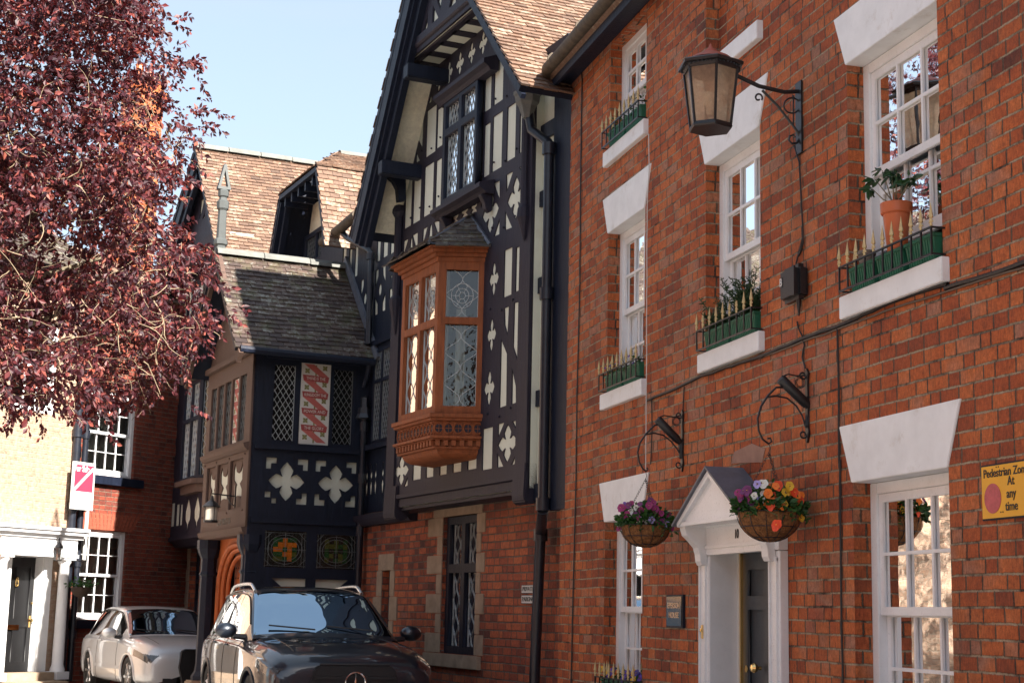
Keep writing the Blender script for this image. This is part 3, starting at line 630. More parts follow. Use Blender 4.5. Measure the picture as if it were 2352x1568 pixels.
for k in range(6):
    t0,t1=math.pi/3*k+.35,math.pi/3*(k+1)+.35; e0=V((math.cos(t0),math.sin(t0),0)); e1=V((math.cos(t1),math.sin(t1),0)); f0,f1=rb*.97,rh*.90
    mb.add([cb_+e0*f0+V((0,0,zb+.03)),cb_+e1*f0+V((0,0,zb+.03)),cb_+e1*f1+V((0,0,zh-.02)),cb_+e0*f1+V((0,0,zh-.02))],[(0,1,2,3)])
mb.build('glass',m_lg,lan,recalc=False)
MB().lathe([(0,.008),(rb*.85,.008),(rb*.85,.014),(0,.0)],cb_+V((0,0,zb)),18).build('glass_base',plain('frosted_base',(.50,.42,.33),.5,var=.3,sc=20),lan)
mb=MB().lathe([(.028,0),(.028,.06),(.05,.09),(.05,.16),(.0,.19)],cb_+V((0,0,zb+.10)),12); mb.build('bulb',m_cream,lan,smooth=True)
mb=MB()
mb.box(T,sl_-.045,sl_+.045,.002,.014,BP.px(*t3(250,910))[1],BP.px(*t3(270,490))[1])
mb.tube([bz(*t3(262,540)),bz(*t3(150,545)),bz(*t3(0,510)),cb_+V((0,0,zh-.03))+T.n*-.19],.015,8)
arc=[bz(*t3(x,y)) for x,y in ((20,535),(60,575),(110,625),(160,690),(200,740),(235,790),(242,815),(225,845),(195,850),(178,830),(182,805),(205,798),(215,815))]
mb.tube(arc,[.009]*9+[.007]*4,6)
cq=bz(*t3(-2,578)); ea=bz(*t3(22,578))-cq; eb=bz(*t3(-2,552))-cq; mb.tube([cq+(ea*math.cos(k*.42-.6)+eb*math.sin(k*.42-.6))*(1-.035*k) for k in range(15)],.0065,6)
cc_=bz(*t3(195,625)); e1_=(bz(*t3(245,625))-cc_); e2_=(bz(*t3(195,580))-cc_)
mb.tube([cc_+e1_*math.cos(q*math.pi/10)*.95+e2_*math.sin(q*math.pi/10) for q in range(20)],.006,5); mb.tube([bz(*t3(205,565)),bz(*t3(205,740))],.006,5)
mb.build('wall_bracket',m_iron,lan)
# ---------------- basket brackets with flood lamp ----------------
def fb(s): return Fr(T.p(s,0,0),T.n,(0,-1,0))
BR=[(9.46,'R','curved black iron bracket with flood lamp tube, above the right hanging basket'),(11.74,'L','curved black iron bracket with flood lamp tube, above the left hanging basket')]
shapeR=dict(arch=[(1500,975),(1440,975),(1385,1030),(1340,1100),(1318,1180),(1325,1260),(1350,1315),(1390,1345),(1410,1330),(1400,1308),(1382,1312)],inner=[(1375,1040),(1440,1032),(1510,1045),(1570,1095),(1610,1160),(1635,1240)],lampA=(1475,925),lampB=(1665,1110),top=(1655,850),bot=(1655,1335),hang=(1392,1345))
shapeL=dict(arch=[(680,1215),(640,1225),(585,1280),(545,1340),(530,1400),(540,1465),(565,1510),(585,1525),(597,1515),(592,1500)],inner=[(585,1285),(640,1275),(700,1290),(750,1330),(790,1380),(815,1430)],lampA=(665,1190),lampB=(812,1340),top=(830,1120),bot=(820,1525),hang=(583,1528))
hangs=[]
for (s,kk,lb),sh in zip(BR,(shapeR,shapeL)):
    B=fb(s); q=lambda p:(lambda r:B.p(r[0],0,r[1]))(B.px(*t4(*p)))
    t=thing('basket_bracket',lb,'bracket',T.p(s,0,2.9),'iron brackets carrying the hanging baskets')
    z1=B.px(*t4(*sh['top']))[1]; z0=B.px(*t4(*sh['bot']))[1]
    mb=MB(); mb.prism(T,[(s-.012,z0+.02),(s,z0-.005),(s+.012,z0+.02),(s+.028,z0+.06),(s+.014,z0+.11),(s+.018,z0+.25),(s+.014,z1-.10),(s+.028,z1-.04),(s,z1),(s-.028,z1-.04),(s-.014,z1-.10),(s-.018,z0+.25),(s-.014,z0+.11),(s-.028,z0+.06)],.002,.016)
    for zz in (z0+.05,z1-.05):
        mb.tube(hook_curl(T.p(s,.04,zz),T.n,V((0,0,1)),.028,1.1,14,math.pi),.006,6)
    mb.tube([q(sh['lampB']),T.p(s,.02,B.px(*t4(*sh['lampB']))[1]-.12),T.p(s,.02,z0+.1)],[.02,.016,.01],6)
    mb.build('back_plate',m_iron,t)
    mb=MB(); mb.tube([q(p) for p in sh['arch']],.0075,7); mb.tube([q(p) for p in sh['inner']],.006,6); mb.build('arch',m_iron,t)
    A,B_=q(sh['lampA']),q(sh['lampB']); mb=MB(); ax=(B_-A).normalized(); ln=(B_-A).length; mb.lathe([(0,-.01),(.030,-.01),(.036,0),(.034,ln*.8),(.022,ln),(0,ln*1.02)],A,12,ax=ax); mb.build('flood_lamp',m_iron,t,smooth=True)
    mb=MB()
    top=A+V((0,0,.02)); mb.tube([top,top+T.n*-.05+V((0,0,.02)),T.p(s,.07,A.z+.03),T.p(s,.03,z1-.05)],.005,6)
    for q2 in range(2): mb.tube(hook_curl(T.p(s,.06,z1-.10),T.n,V((0,0,1)),.03+.01*q2,1.0,12,1,.2),.003,5)
    mb.build('lamp_cable',m_iron,t)
    hangs.append(q(sh['hang']))
# ---------------- hanging baskets ----------------
def basket(hp,rim,R,H,label,cols,seed,nf):
    t=thing('hanging_basket',label,'hanging basket',rim,'flower baskets hanging on the brick front'); rd=random.Random(seed)
    prof=[(R*math.cos(a),-H*math.sin(a)) for a in [i*math.pi/2/9 for i in range(10)]]; prof[-1]=(0,-H)
    mb=MB(); mb.lathe([(R*.9,-.01)]+prof,rim,28)
    mb.v=[tuple(V(v)+ (V(v)-rim)*rd.uniform(-.03,.05)) for v in mb.v]
    bk=mb.build('coir_liner',m_coir,t,smooth=True)
    mb=MB()
    for k in range(12):
        a=2*math.pi*k/12; mb.tube([rim+V((math.cos(a)*r*1.035,math.sin(a)*r*1.035,z*1.03)) for r,z in prof[:-1]],.0028,5)
    for r,z in (prof[0],prof[3],prof[6]): mb.tube([rim+V((math.cos(a)*r*1.045,math.sin(a)*r*1.045,z*1.03)) for a in [2*math.pi*j/28 for j in range(29)]],.003,5)
    mb.build('wire_frame',m_iron,t)
    mb=MB()
    for k in range(3):
        a=2*math.pi*k/3+.5; e=rim+V((math.cos(a)*R,math.sin(a)*R,0)); n=22; top=hp+V((0,0,-.06))
        for i in range(n):
            p0=e.lerp(top,i/n); p1=e.lerp(top,(i+1.25)/n); d=(p1-p0); sd=d.orthogonal().normalized()*.0045 if i%2 else d.cross(d.orthogonal()).normalized()*.0045
            mb.tube([p0+sd,(p0+p1)/2+sd*1.5,p1+sd,p1-sd,(p0+p1)/2-sd*1.5,p0-sd,p0+sd],.0014,4)
    mb.tube([hp,hp+V((.008,0,-.03)),hp+V((0,0,-.06))],.0025,5); mb.build('chain',m_iron,t)
    fol=MB(); pts=[]
    for _ in range(900):
        a=rd.uniform(0,2*math.pi); rr=R*math.sqrt(rd.random())*1.12; pts.append(rim+V((math.cos(a)*rr,math.sin(a)*rr,rd.uniform(-.03,.19)*(1.15-rr/R*.75))))
    leaf_batch(fol,pts,.042,droop=-.15,rnd=rd,asp=.62,out=rim)
    for _ in range(26):
        a=rd.uniform(0,6.28); p=rim+V((math.cos(a)*R*.6,math.sin(a)*R*.6,.03)); fol.tube([p,p+V((math.cos(a)*.05,math.sin(a)*.05,.12))],.002,4)
    for _ in range(9):
        a=rd.uniform(0,6.28); p=rim+V((math.cos(a)*R*1.02,math.sin(a)*R*1.02,.01)); e_=V((math.cos(a)*.05,math.sin(a)*.05,-rd.uniform(.03,.10))); fol.tube([p,p+e_*.5+V((0,0,.01)),p+e_],.0015,4); leaf_batch(fol,[p+e_*rd.random() for _ in range(7)],.026,rnd=rd)
    fol.build('foliage',m_leafG,t,uv=False,recalc=False)
    vd=(V(EYE)-rim); vd.z=0; vd.normalize(); side=V((0,0,1)).cross(vd)  # outward towards the street and the passer-by
    for i in range(nf):
        u_=-1.05+2.1*((i*.618)%1) ; h=rd.uniform(.03,.21)-abs(u_)*.07; c=rim+side*(u_*R)+vd*(R*math.sqrt(max(0,1.1-u_*u_))*rd.uniform(.55,1.02))+V((0,0,h))
        sel=cols(u_,rd); nr=vd+side*u_*.6+V((0,0,rd.uniform(-.1,.6))); add_flower(t,c,nr,rd.uniform(.021,.032),sel,seed*100+i)
    return t
def colsL(u,rd): return rd.choice(['magenta','purple','magenta','white'] if u<.2 else ['magenta','purple','purple','lilac','magenta'])
def colsR(u,rd):
    if u<-.5: return rd.choice(['magenta','magenta','purple'])
    if u<-.1: return rd.choice(['white','lilac','white','orange'])
    if u<.35: return rd.choice(['orange','red','orange'])
    return rd.choice(['yellow','orange','red','yellow'])
rimsz=[]
for hp,(X,Y),cf,sd,lb,nf in ((hangs[1],(590,505),colsL,11,'coir lined hanging basket of purple and white pansies, left of the door canopy',34),(hangs[0],(1430,415),colsR,12,'coir lined hanging basket of orange, yellow and magenta pansies beside the door canopy',52)):
    s_=11.74 if sd==11 else 9.46; B=fb(s_); o_,z_=B.px(*t6(X,Y)); o_=(V(hp)-T.o).dot(T.n)
    rim=V((hp.x,hp.y,z_)); R_=.195 if sd==11 else .205
    bk=basket(V(hp),rim,R_,.165 if sd==11 else .185,lb,cf,sd,nf)
    if sd==12:
        s2,z2=T.px(*t6(1500,500),o_+R_*.9); c=T.p(s2,o_+R_*.95,z2); add_flower(bk,c,(-.8,-.6,.2),.036,'red',999,label='orange red pansy trailing over the front'); MB().tube([c,c+V((0,0,.06)),rim+V((-.12,-.1,.03))],.002,5).build('stem',m_leafG,bk,uv=False)
    else:
        s2,z2=T.px(*t6(460,360),o_); c=T.p(s2,o_,z2); add_flower(bk,c,(-.9,-.3,.0),.024,'violet',998); MB().tube([c,c+V((.0,-.02,-.06)),rim+V((0,.12,.03))],.0018,5).build('stem',m_leafG,bk,uv=False)
# ---------------- junction box and cables ----------------
jb=thing('junction_box','black weatherproof cable box with a white letter B on the brick wall','junction box',T.p(9.62,0,3.78))
a1,z1=T.px(*t5(165,215),.05); a0,_=T.px(*t5(318,300),.05); z0=T.px(*t5(240,430),.05)[1]
MB().box(T,a0+.06,a1-.02,.002,.10,z0+.02,z1-.0).build('case',m_iron,jb,bevel=.03,smooth=True)
MB().box(T,a0+.075,a0+.105,.10,.112,z0+.04,z1-.02).build('clasp',m_iron,jb)
fm=Fr(T.p(a1-.02,0,0),T.n,T.u)
MB().box(T,a1-.085,a1-.045,.1005,.102,z0+.13,z0+.20).build('label_plate',m_iron,jb)
text(T,'B',a1-.062,.103,z0+.165,.075,'lettering',m_steelW,jb,bold=.001)
MB().lathe([(.018,0),(.012,-.06),(.005,-.11),(0,-.11)],T.p(a0+.13,.05,z0+.02),10).build('cable_gland',m_iron,jb,smooth=True)
def cable(name,label,pts,r,m,out=.012):
    P=[T.p(*(lambda q:(q[0],out,q[1]))(T.px(x,y,out))) for x,y in pts]
    if pts[0][0]>2352: P.insert(0,P[0]+V((0,-7,-.1)))
    c=[]
    for i in range(len(P)-1):
        n=max(2,int((P[i+1]-P[i]).length/.12))
        for k in range(n): c.append(P[i].lerp(P[i+1],k/n)+V((0,R3.gauss(0,.0025),R3.gauss(0,.0025))))
    c.append(P[-1]); o=MB().tube(c,r,6).build(name,m,None,uv=False,smooth=True); tag(o,label,'cable'); return o
m_cab=flat('cable_black',(.014,.012,.012)); m_cabw=flat('cable_white',(.6,.6,.58)); m_cabb=flat('old_cable',(.10,.07,.05))
cable('wall_cable','thick dark cable run climbing diagonally across the brick wall below the middle floor sills',[(2380,592),(2290,625),(2170,660),t5(1240,295),t5(880,410),t5(570,555),t5(290,655),t5(0,775),t4(1360,770),t4(1200,815),t4(950,900),t4(760,990),t4(640,1040),t4(590,1060)],.013,m_cab)
cable('wall_cable','thin grey brown cable just below the thick diagonal cable run',[(2380,605),(2250,645),t5(1230,345),t5(900,450),t5(560,580),t5(300,672),t5(0,790)],.007,m_cabb,.010)
cable('wall_cable','straight black cable down the wall nearest the timbered house',[t2(290,300),t2(305,470),t2(297,1000),t2(293,1568),t4(150,300),t4(130,1100),t6(128,200),t6(110,900),t6(95,1590)],.007,m_cab)
cable('wall_cable','black cable dropping from the diagonal run, left of the ground floor lintel',[t5(515,590),t5(522,860),t5(528,1500),t7(548,60),t7(553,700),t7(568,1590)],.007,m_cab)
cable('wall_cable','thin white cable hanging beside the left window column',[t2(698,790),t2(702,960),t2(690,1240),t4(588,930),t4(585,1300),t4(583,1520)],.004,m_cabw,.055)
cable('wall_cable','wavy black cable between the lantern bracket and the junction box',[t3(210,860),t3(240,960),t3(252,1200),t3(262,1440),t3(235,1520),t5(285,0),t5(262,90),t5(245,160),t5(247,205)],.006,m_cab)
cable('wall_cable','black cable from the junction box down to the flood lamp bracket',[t5(252,545),t5(262,590),t5(285,640),t5(300,700),t5(285,780),t5(305,850)],.006,m_cab)
cable('wall_cable','thin black cable up from the left basket bracket',[t4(835,970),t4(828,1120)],.005,m_cab)
cable('wall_cable','thin black cable hanging left of the left basket bracket',[t4(622,1040),t4(625,1250),t4(615,1480)],.005,m_cab)
# ---------------- generic parts of the timbered buildings ----------------
def pr(fr,g,x0,x1,y0,y1,o):     # pixel box of an upright panel -> rectangle on the wall
    xm,ym=(x0+x1)/2,(y0+y1)/2; a=fr.px(*g(x0,ym),o)[0]; b=fr.px(*g(x1,ym),o)[0]; zt=fr.px(*g(xm,y0),o)[1]; zb=fr.px(*g(xm,y1),o)[1]
    return rect(min(a,b),max(a,b),zb,zt)
def pp(fr,g,pts,o): return [fr.px(*g(*p),o) for p in pts]
LOBE=[(.235,.235),(.33,.40),(.375,.57),(.23,.78),(0,1)]
def quatre(c,w,h,n=0):
    q=[]
    up=LOBE+[(-x,y) for x,y in LOBE[::-1]][1:]
    for k in range(4):
        for x,y in up[:-1] :
            for _ in range(k): x,y=-y,x
            q.append((c[0]+x*w/2,c[1]+y*h/2))
    return q
XF=[(0,.48),(.32,.55),(.62,1),(.86,.62),(.80,.22),(.30,0),(.72,-.3),(.86,-.98),(.5,-.55),(0,-.5)]
def xfig(c,w,h): return [(c[0]+x*w/2,c[1]+y*h/2) for x,y in XF]+[(c[0]-x*w/2,c[1]+y*h/2) for x,y in XF[::-1][1:-1]]
def ell(c,w,h,n=12): return [(c[0]+w/2*math.cos(2*math.pi*i/n),c[1]+h/2*math.sin(2*math.pi*i/n)) for i in range(n)]
def lattice(mb,fr,a0,a1,z0,z1,o,dx=.11,dz=.17,w=.006,ogee=False):
    if ogee:
        n=max(1,round((a1-a0)/dx)); W=(a1-a0)/n; m=18
        for k in range(n+1):
            for sg in (-1,1):
                pts=[]
                for j in range(m*2+1):
                    z=z0+(z1-z0)*j/(2*m); a=a0+k*W+sg*W*.5*(.5+.5*math.sin(2*math.pi*(z-z0)/dz))**.8
                    if a0<=a<=a1: pts.append(fr.p(a,o,z))
                    else:
                        if len(pts)>1: mb.tube(pts,w*.55,4)
                        pts=[]
                if len(pts)>1: mb.tube(pts,w*.55,4)
    else:
        sl=dz/dx
        for sg in (-1,1):
            k=-40
            while k<80:
                c=z0+k*dz; p=[]
                # z=c+sg*sl*(a-a0)
                lo,hi=a0,a1
                aa=sorted([(z0-c)/(sg*sl)+a0,(z1-c)/(sg*sl)+a0]); lo=max(lo,aa[0]); hi=min(hi,aa[1])
                if hi-lo>.01: mb.bar(fr,(lo,c+sg*sl*(lo-a0)),(hi,c+sg*sl*(hi-a0)),w,o-.003+sg*.0012,o+.003+sg*.0012)
                k+=1
    mb.box(fr,a0,a0+w,o-.004,o+.0045,z0,z1).box(fr,a1-w,a1,o-.004,o+.0045,z0,z1)
NOSPLIT=0
def leaded(parent,fr,s0,s1,z0,z1,oo,cols,zs,fm,mull=.055,dep=.10,glass=None,came=None,style='d',dx=.1,dz=.16,name='leaded_window',back=True,fr_w=.06,lw=.006):
    """frame with lights; zs = transom heights"""
    edges=[z0+fr_w]+sum([[z-mull/2,z+mull/2] for z in zs],[])+[z1-fr_w]; W=(s1-s0-2*fr_w-(cols-1)*mull)/cols; hs=[]
    for i in range(cols):
        for j in range(len(zs)+1): a=s0+fr_w+i*(W+mull); hs.append(rect(a,a+W,edges[2*j],edges[2*j+1]))
    wn=sheet(fr,rect(s0,s1,z0,z1),hs,oo-dep,oo,name,fm,parent,bevel=0)
    for h in hs:
        (a0,zz0),(a1,zz1)=h[0],h[2]
        p=MB().add([fr.p(a0-.01,oo-dep*.75,zz0-.01),fr.p(a1+.01,oo-dep*.75,zz0-.01),fr.p(a1+.01,oo-dep*.75,zz1+.01),fr.p(a0-.01,oo-dep*.75,zz1+.01)],[(0,1,2,3)]).build('pane',glass or m_leadglass,wn,recalc=False)
        mb=MB(); lattice(mb,fr,a0,a1,zz0,zz1,oo-dep*.70,dx,dz,lw,ogee=(style=='o')); mb.build('leading',came or m_cames,wn,uv=False)
    if back: MB().add([fr.p(s0,oo-dep-.25,z0),fr.p(s1,oo-dep-.25,z0),fr.p(s1,oo-dep-.25,z1),fr.p(s0,oo-dep-.25,z1)],[(0,1,2,3)]).build('room_lining',m_roomd,wn,recalc=False)
    return wn
def inside(p,poly):
    x,y=p;c=False;n=len(poly)
    for i in range(n):
        (x0,y0),(x1,y1)=poly[i],poly[i-1]
        if (y0>y)!=(y1>y) and x<(x1-x0)*(y-y0)/(y1-y0)+x0: c=not c
    return c
def tiles(P0,U,Wd,poly,tw=.168,ga=.10,th=.016,seed=1,rag=.006):
    rd=random.Random(seed); U=V(U).normalized(); Wd=V(Wd).normalized(); N=U.cross(Wd)
    if N.z<0: N=-N
    us=[p[0] for p in poly]; umn,umx=min(us)-.01,max(us)+.01; ws=[p[1] for p in poly]; mb=MB(); k0=int(math.floor(min(ws)/ga)); k1=int(math.ceil(max(ws)/ga)); i0=int(math.floor(min(us)/tw))-1; i1=int(math.ceil(max(us)/tw))+1
    for k in range(k0,k1+1):
        for i in range(i0,i1+1):
            u0=(i+.5*(k%2))*tw; w0=k*ga
            if not inside((min(max(u0+tw/2,umn+.02),umx-.02),w0+ga*.5),poly): continue
            g=.003; l=ga*1.35+rd.uniform(-rag,rag); t=rd.uniform(-.004,.006); sk=rd.uniform(-.003,.003); sag=.012*math.sin(u0*1.3+k*.11)+.006*math.sin(u0*3.1)
            a0,a1=max(u0+g,umn),min(u0+tw-g,umx); P=[]
            if a1-a0<.03: continue
            for w_,h0 in ((w0-ga*.1,.001),(w0-ga*.1+l,th*.9+t)):
                for a in (a0,a1):
                    b=P0+U*a+Wd*(w_+(sk if a==a0 else -sk)+sag)+N*h0
                    P+= [b,b+N*th]
            mb.add(P,[(1,3,7,5),(4,5,7,6),(0,1,5,4),(2,6,7,3)])
    return mb
def roof_plane(parent,A,B,dn,length,mat,under=m_dark,seed=1,tw=.168,ga=.10,poly=None,name='roof_slope',th=.016,slab=.06):
    """A->B top edge (world), dn downslope unit vector, tiles hang from the top edge"""
    A=V(A);B=V(B);U=(B-A).normalized();Lh=(B-A).length; N=U.cross(V(dn).normalized()); N=N if N.z>0 else -N; dn=V(dn).normalized()
    poly=poly or [(0,0),(Lh,0),(Lh,length),(0,length)]
    r=tiles(A,U,dn,poly,tw,ga,th,seed).build(name,mat,parent,recalc=False,uv=False)
    mb=MB(); n=len(poly); mb.add([A+U*u+dn*w-N*.004 for u,w in poly]+[A+U*u+dn*w-N*slab for u,w in poly],[tuple(range(n)),tuple(range(2*n-1,n-1,-1))]+[(i,(i+1)%n,n+(i+1)%n,n+i) for i in range(n)]); mb.build('roof_boarding',under,r,uv=False)
    return r
def ridge(parent,A,B,r=.12,seg=.45,m=m_stoneg,name='ridge_tiles'):
    A=V(A);B=V(B);d=(B-A);L_=d.length;d.normalize();n=max(1,int(L_/seg)); mb=MB(); side=d.cross(V((0,0,1))).normalized(); rd=random.Random(int(L_*100))
    for i in range(n):
        p,q=A+d*(L_*i/n+.006),A+d*(L_*(i+1)/n-.006); j=rd.uniform(-.01,.012); prof=[(side*r*math.cos(t)*1.15+V((0,0,1))*(r*math.sin(t)*.85-.06+j)) for t in [math.pi*k/8 for k in range(9)]]
        prof2=[x*.86-V((0,0,.012)) for x in prof]; m_=9
        vs=[p+x for x in prof]+[q+x for x in prof]+[p+x for x in prof2]+[q+x for x in prof2]
        fs=[(k,k+1,m_+k+1,m_+k) for k in range(8)]+[(2*m_+k,3*m_+k,3*m_+k+1,2*m_+k+1) for k in range(8)]+[(k,2*m_+k,2*m_+k+1,k+1) for k in range(8)]+[(m_+k,m_+k+1,3*m_+k+1,3*m_+k) for k in range(8)]
        mb.add(vs,fs)
    return mb.build(name,m,parent,uv=False)
def pegs(mb,fr,pts,o,r=.012):
    for a,z in pts: mb.lathe([(r,-.004),(r,.010),(r*.6,.016),(0,.017)],fr.p(a,o,z),6,ax=fr.n)
# =============== gabled timbered house ===============
g=thing('timbered_house','tall black and white timbered house with one steep gable above a brick ground floor','house',F.p(2,0,0))
OW=.42
# brick ground floor with stone dressings
bw=[(2.09,3.09,1.05,2.62),(4.84,5.13,.75,2.03)]
sheet(F,rect(-.02,10.0,0,2.95),[rect(*b) for b in bw],-.35,0,'brick_wall',m_brickO,g)
mb=MB()     # sandstone quoins round the large window, each block proud of the brick
mb.box(F,1.93,3.40,-.12,.012,2.62,2.83)
zz=[1.05,1.28,1.50,1.73,1.96,2.18,2.40,2.62]
for i in range(7):
    wv=.30 if i%2==0 else .17
    mb.box(F,3.092,3.09+wv+.18*(i%2==0),-.12,.010,zz[i]+.003,zz[i+1]-.003)
    mb.box(F,2.088-(.24 if i%2==0 else .13),2.088,-.12,.010,zz[i]+.003,zz[i+1]-.003)
mb.box(F,1.90,3.52,-.15,.05,.90,1.047)
mb.build('stone_window_surround',m_stone,g,bevel=.006)
mb=MB(); mb.box(F,4.70,5.28,-.12,.012,2.03,2.24)
for i,(z0,z1) in enumerate(((.75,1.1),(1.1,1.4),(1.4,1.7),(1.7,2.03))):
    mb.box(F,5.132,5.45-.12*(i%2),-.15,.01,z0+.003,z1-.003); mb.box(F,4.55+.12*(i%2),4.838,-.15,.01,z0+.003,z1-.003)
mb.build('stone_window_surround',m_stone,g,bevel=.006)
leaded(g,F,2.095,3.085,1.052,2.615,-.045,2,[2.02],m_dark,style='o',dx=.16,dz=.30,dep=.09,mull=.10,fr_w=.085,lw=.010)
leaded(g,F,4.842,5.128,.76,2.025,-.09,1,[],m_dark,dep=.06,style='d',came=m_camed,fr_w=.04)
# plaster and timber of the jettied upper wall
SX=F.px(1212,1000,.44)[0]
outer=[(3.92,2.74),(3.92,6.36),(1.97,9.42),(1.85,9.42),(SX,7.03),(SX,2.74)]
MB().prism(F,outer,.20,OW-.010).build('plaster_wall',m_plaster,g)
H=[]
P5=lambda *a: H.append(pr(F,g5,*a,OW)); P6=lambda *a: H.append(pr(F,g6,*a,OW))
# left of the window
for a in ((357,396,1068,1342),(406,450,1032,1312),(470,524,975,1268),(538,571,945,1228),(483,540,640,912),(546,581,640,868)): P5(*a)
H.append(pp(F,g5,[(466,708),(430,820),(459,880)],OW)); H.append(pp(F,g5,[(403,920),(378,995),(400,985)],OW)); H.append(pp(F,g5,[(424,900),(421,965),(445,950)],OW))
H.append(pp(F,g5,[(516,545),(493,615),(512,605)],OW))
H.append(pp(F,g5,[(350,1425),(378,1410),(345,1520)],OW)); H.append(pp(F,g5,[(400,1392),(433,1372),(430,1475),(420,1470)],OW)); H.append(pp(F,g5,[(463,1355),(492,1338),(470,1420),(458,1455)],OW)); H.append(pp(F,g5,[(525,1315),(560,1300),(560,1395),(550,1385)],OW))
H.append(ell(F.px(*g5(507,1405),OW),.12,.34,10)); H.append(ell(F.px(*g5(393,1470),OW),.09,.30,10))
# right of the window
for a in ((828,868,365,652),(884,938,360,606),(824,859,735,1040),(874,931,676,1002),(960,1011,622,942),(1035,1070,640,896)): P5(*a)
H.append(pp(F,g5,[(810,1130),(846,1112),(806,1240)],OW)); H.append(pp(F,g5,[(880,1085),(917,1066),(917,1180),(905,1160)],OW)); H.append(pp(F,g5,[(955,1035),(997,1012),(957,1140)],OW)); H.append(pp(F,g5,[(1032,990),(1067,970),(1063,1058)],OW))
H.append(pp(F,g5,[(948,1245),(990,1345),(948,1362)],OW)); H.append(pp(F,g5,[(1057,1225),(1055,1290),(1031,1318)],OW)); H.append(pp(F,g5,[(917,1285),(915,1385),(882,1400)],OW))
def QB(gg,x0,x1,y0,y1,fn=None,o=OW):
    r=pr(F,gg,x0,x1,y0,y1,o); (a0,z0),(a1,z1)=r[0],r[2]; H.append((fn or quatre)(((a0+a1)/2,(z0+z1)/2),(a1-a0)*1.22,(z1-z0)*1.06))
QB(g5,822,902,1140,1375); QB(g5,970,1055,1050,1290)
for a in ((942,989,60,338),(1011,1053,45,305)): P6(*a)
H.append(pp(F,g6,[(943,410),(972,400),(963,575),(945,510)],OW)); H.append(pp(F,g6,[(1002,380),(1045,365),(1033,775),(1015,700),(995,640)],OW)); H.append(pp(F,g6,[(924,590),(960,680),(956,985),(914,1000)],OW)); H.append(pp(F,g6,[(990,760),(1012,870),(1013,968),(986,978)],OW))
for a in ((815,874,1118,1362),): P6(*a)
QB(g6,915,1010,1102,1315); H.append(pp(F,g6,[(907,1095),(945,1085),(906,1180)],OW)); H.append(pp(F,g6,[(992,1080),(1026,1068),(1024,1155)],OW)); H.append(pp(F,g6,[(904,1262),(938,1345),(902,1350)],OW)); H.append(pp(F,g6,[(1025,1240),(1024,1330),(985,1335)],OW))
for q_ in ((858,905,140,338),(845,890,470,668),(828,880,780,985)): QB(g6,*q_)
# below the oriel and lower left corner
for x0,x1 in ((402,450),(480,524),(560,603),(638,688),(725,778)):
    a=F.px(*g6(x0,1390),OW)[0]; b=F.px(*g6(x1,1390),OW)[0]; H.append(rect(min(a,b),max(a,b),3.03,3.42))
QB(g6,300,370,1288,1455); H.append(pp(F,g6,[(293,1275),(318,1265),(292,1345)],OW)); H.append(pp(F,g6,[(290,1425),(312,1475),(289,1480)],OW)); H.append(pp(F,g6,[(374,1400),(372,1458),(350,1465)],OW))
for z0,z1 in ((4.02,4.6),(4.75,5.2)): H.append(rect(3.38,3.52,z0,z1))
# quatrefoils above and forks below the gable window
for q_ in ((540,574,425,545),(598,635,365,498),(660,701,308,443),(730,769,250,380),(795,839,188,325)): QB(g5,*q_)
for q_ in ((638,672,1252,1345),(688,730,1212,1312),(745,782,1195,1275),(590,622,1310,1380)): QB(g5,*q_,fn=xfig)
ok=[]
for h in H:       # keep panels clear of the gable's edge and of each other's borders
    if all(inside(p,outer) for p in h): ok.append(h)
    else: print('dropped',h[0])
sheet(F,outer,ok,OW-.010,OW+.004,'timber_frame',m_black,g)
mb=MB()
for z in (3.555,4.68,5.57,6.30,7.02): pegs(mb,F,[(a,z+.03*((i%2)*2-1)) for i,a in enumerate([.05,.32,.60,.9,1.2,2.5,2.78,3.1,3.4,3.75]) ],OW+.006)
mb.build('timber_pegs',m_black,g,uv=False)
# jetty beam, moulding, bracket feet
mb=MB()
mb.box(F,SX+.02,3.92,.10,OW-.03,2.70,2.737)
mb.prism(Fr(F.p(SX+.2,0,0),F.n,-F.u),[(.0,2.74),(.30,2.745),(.36,2.765),(.37,2.80),(.42,2.825),(.455,2.84),(.455,2.885),(.0,2.885)],-3.60,0)
mb.prism(Fr(F.p(3.95,0,0),F.n,-F.u),[(.0,2.62),(.10,2.62),(.13,2.66),(.15,2.70),(.16,2.76),(.0,2.76)],-2.0,0)
mb.build('jetty_beam',m_black,g)
for s0,s1 in ((SX,SX+.30),(3.50,3.92)):
    P=Fr(F.p(s0,0,0),F.n,-F.u); MB().prism(P,[(.28,2.68),(.32,2.60),(.40,2.58),(.46,2.61),(.47,2.68),(.465,2.80),(.46,3.0),(.28,3.0)],-(s1-s0),0).build('bracket_foot',m_black,g,bevel=.012)
mb=MB()
mb.box(F,3.64,3.92,.42,.45,3.0,5.2)
mb.lathe([(.05,6.50),(.085,6.48),(.095,6.40),(.055,6.34),(.055,5.35),(.09,5.30),(.085,5.22),(.05,5.05),(.02,4.9),(0,4.85)][::-1],F.p(3.73,.46,0),10)
mb.lathe([(0,5.25),(.02,5.3),(.05,5.42),(.085,5.5),(.075,5.6),(.05,5.64),(.05,6.9),(.08,6.95),(.08,7.05)],F.p(SX+.12,.47,0),10)
mb.box(F,SX,SX+.26,.427,.455,2.9,6.9)
mb.build('corner_post',m_black,g)
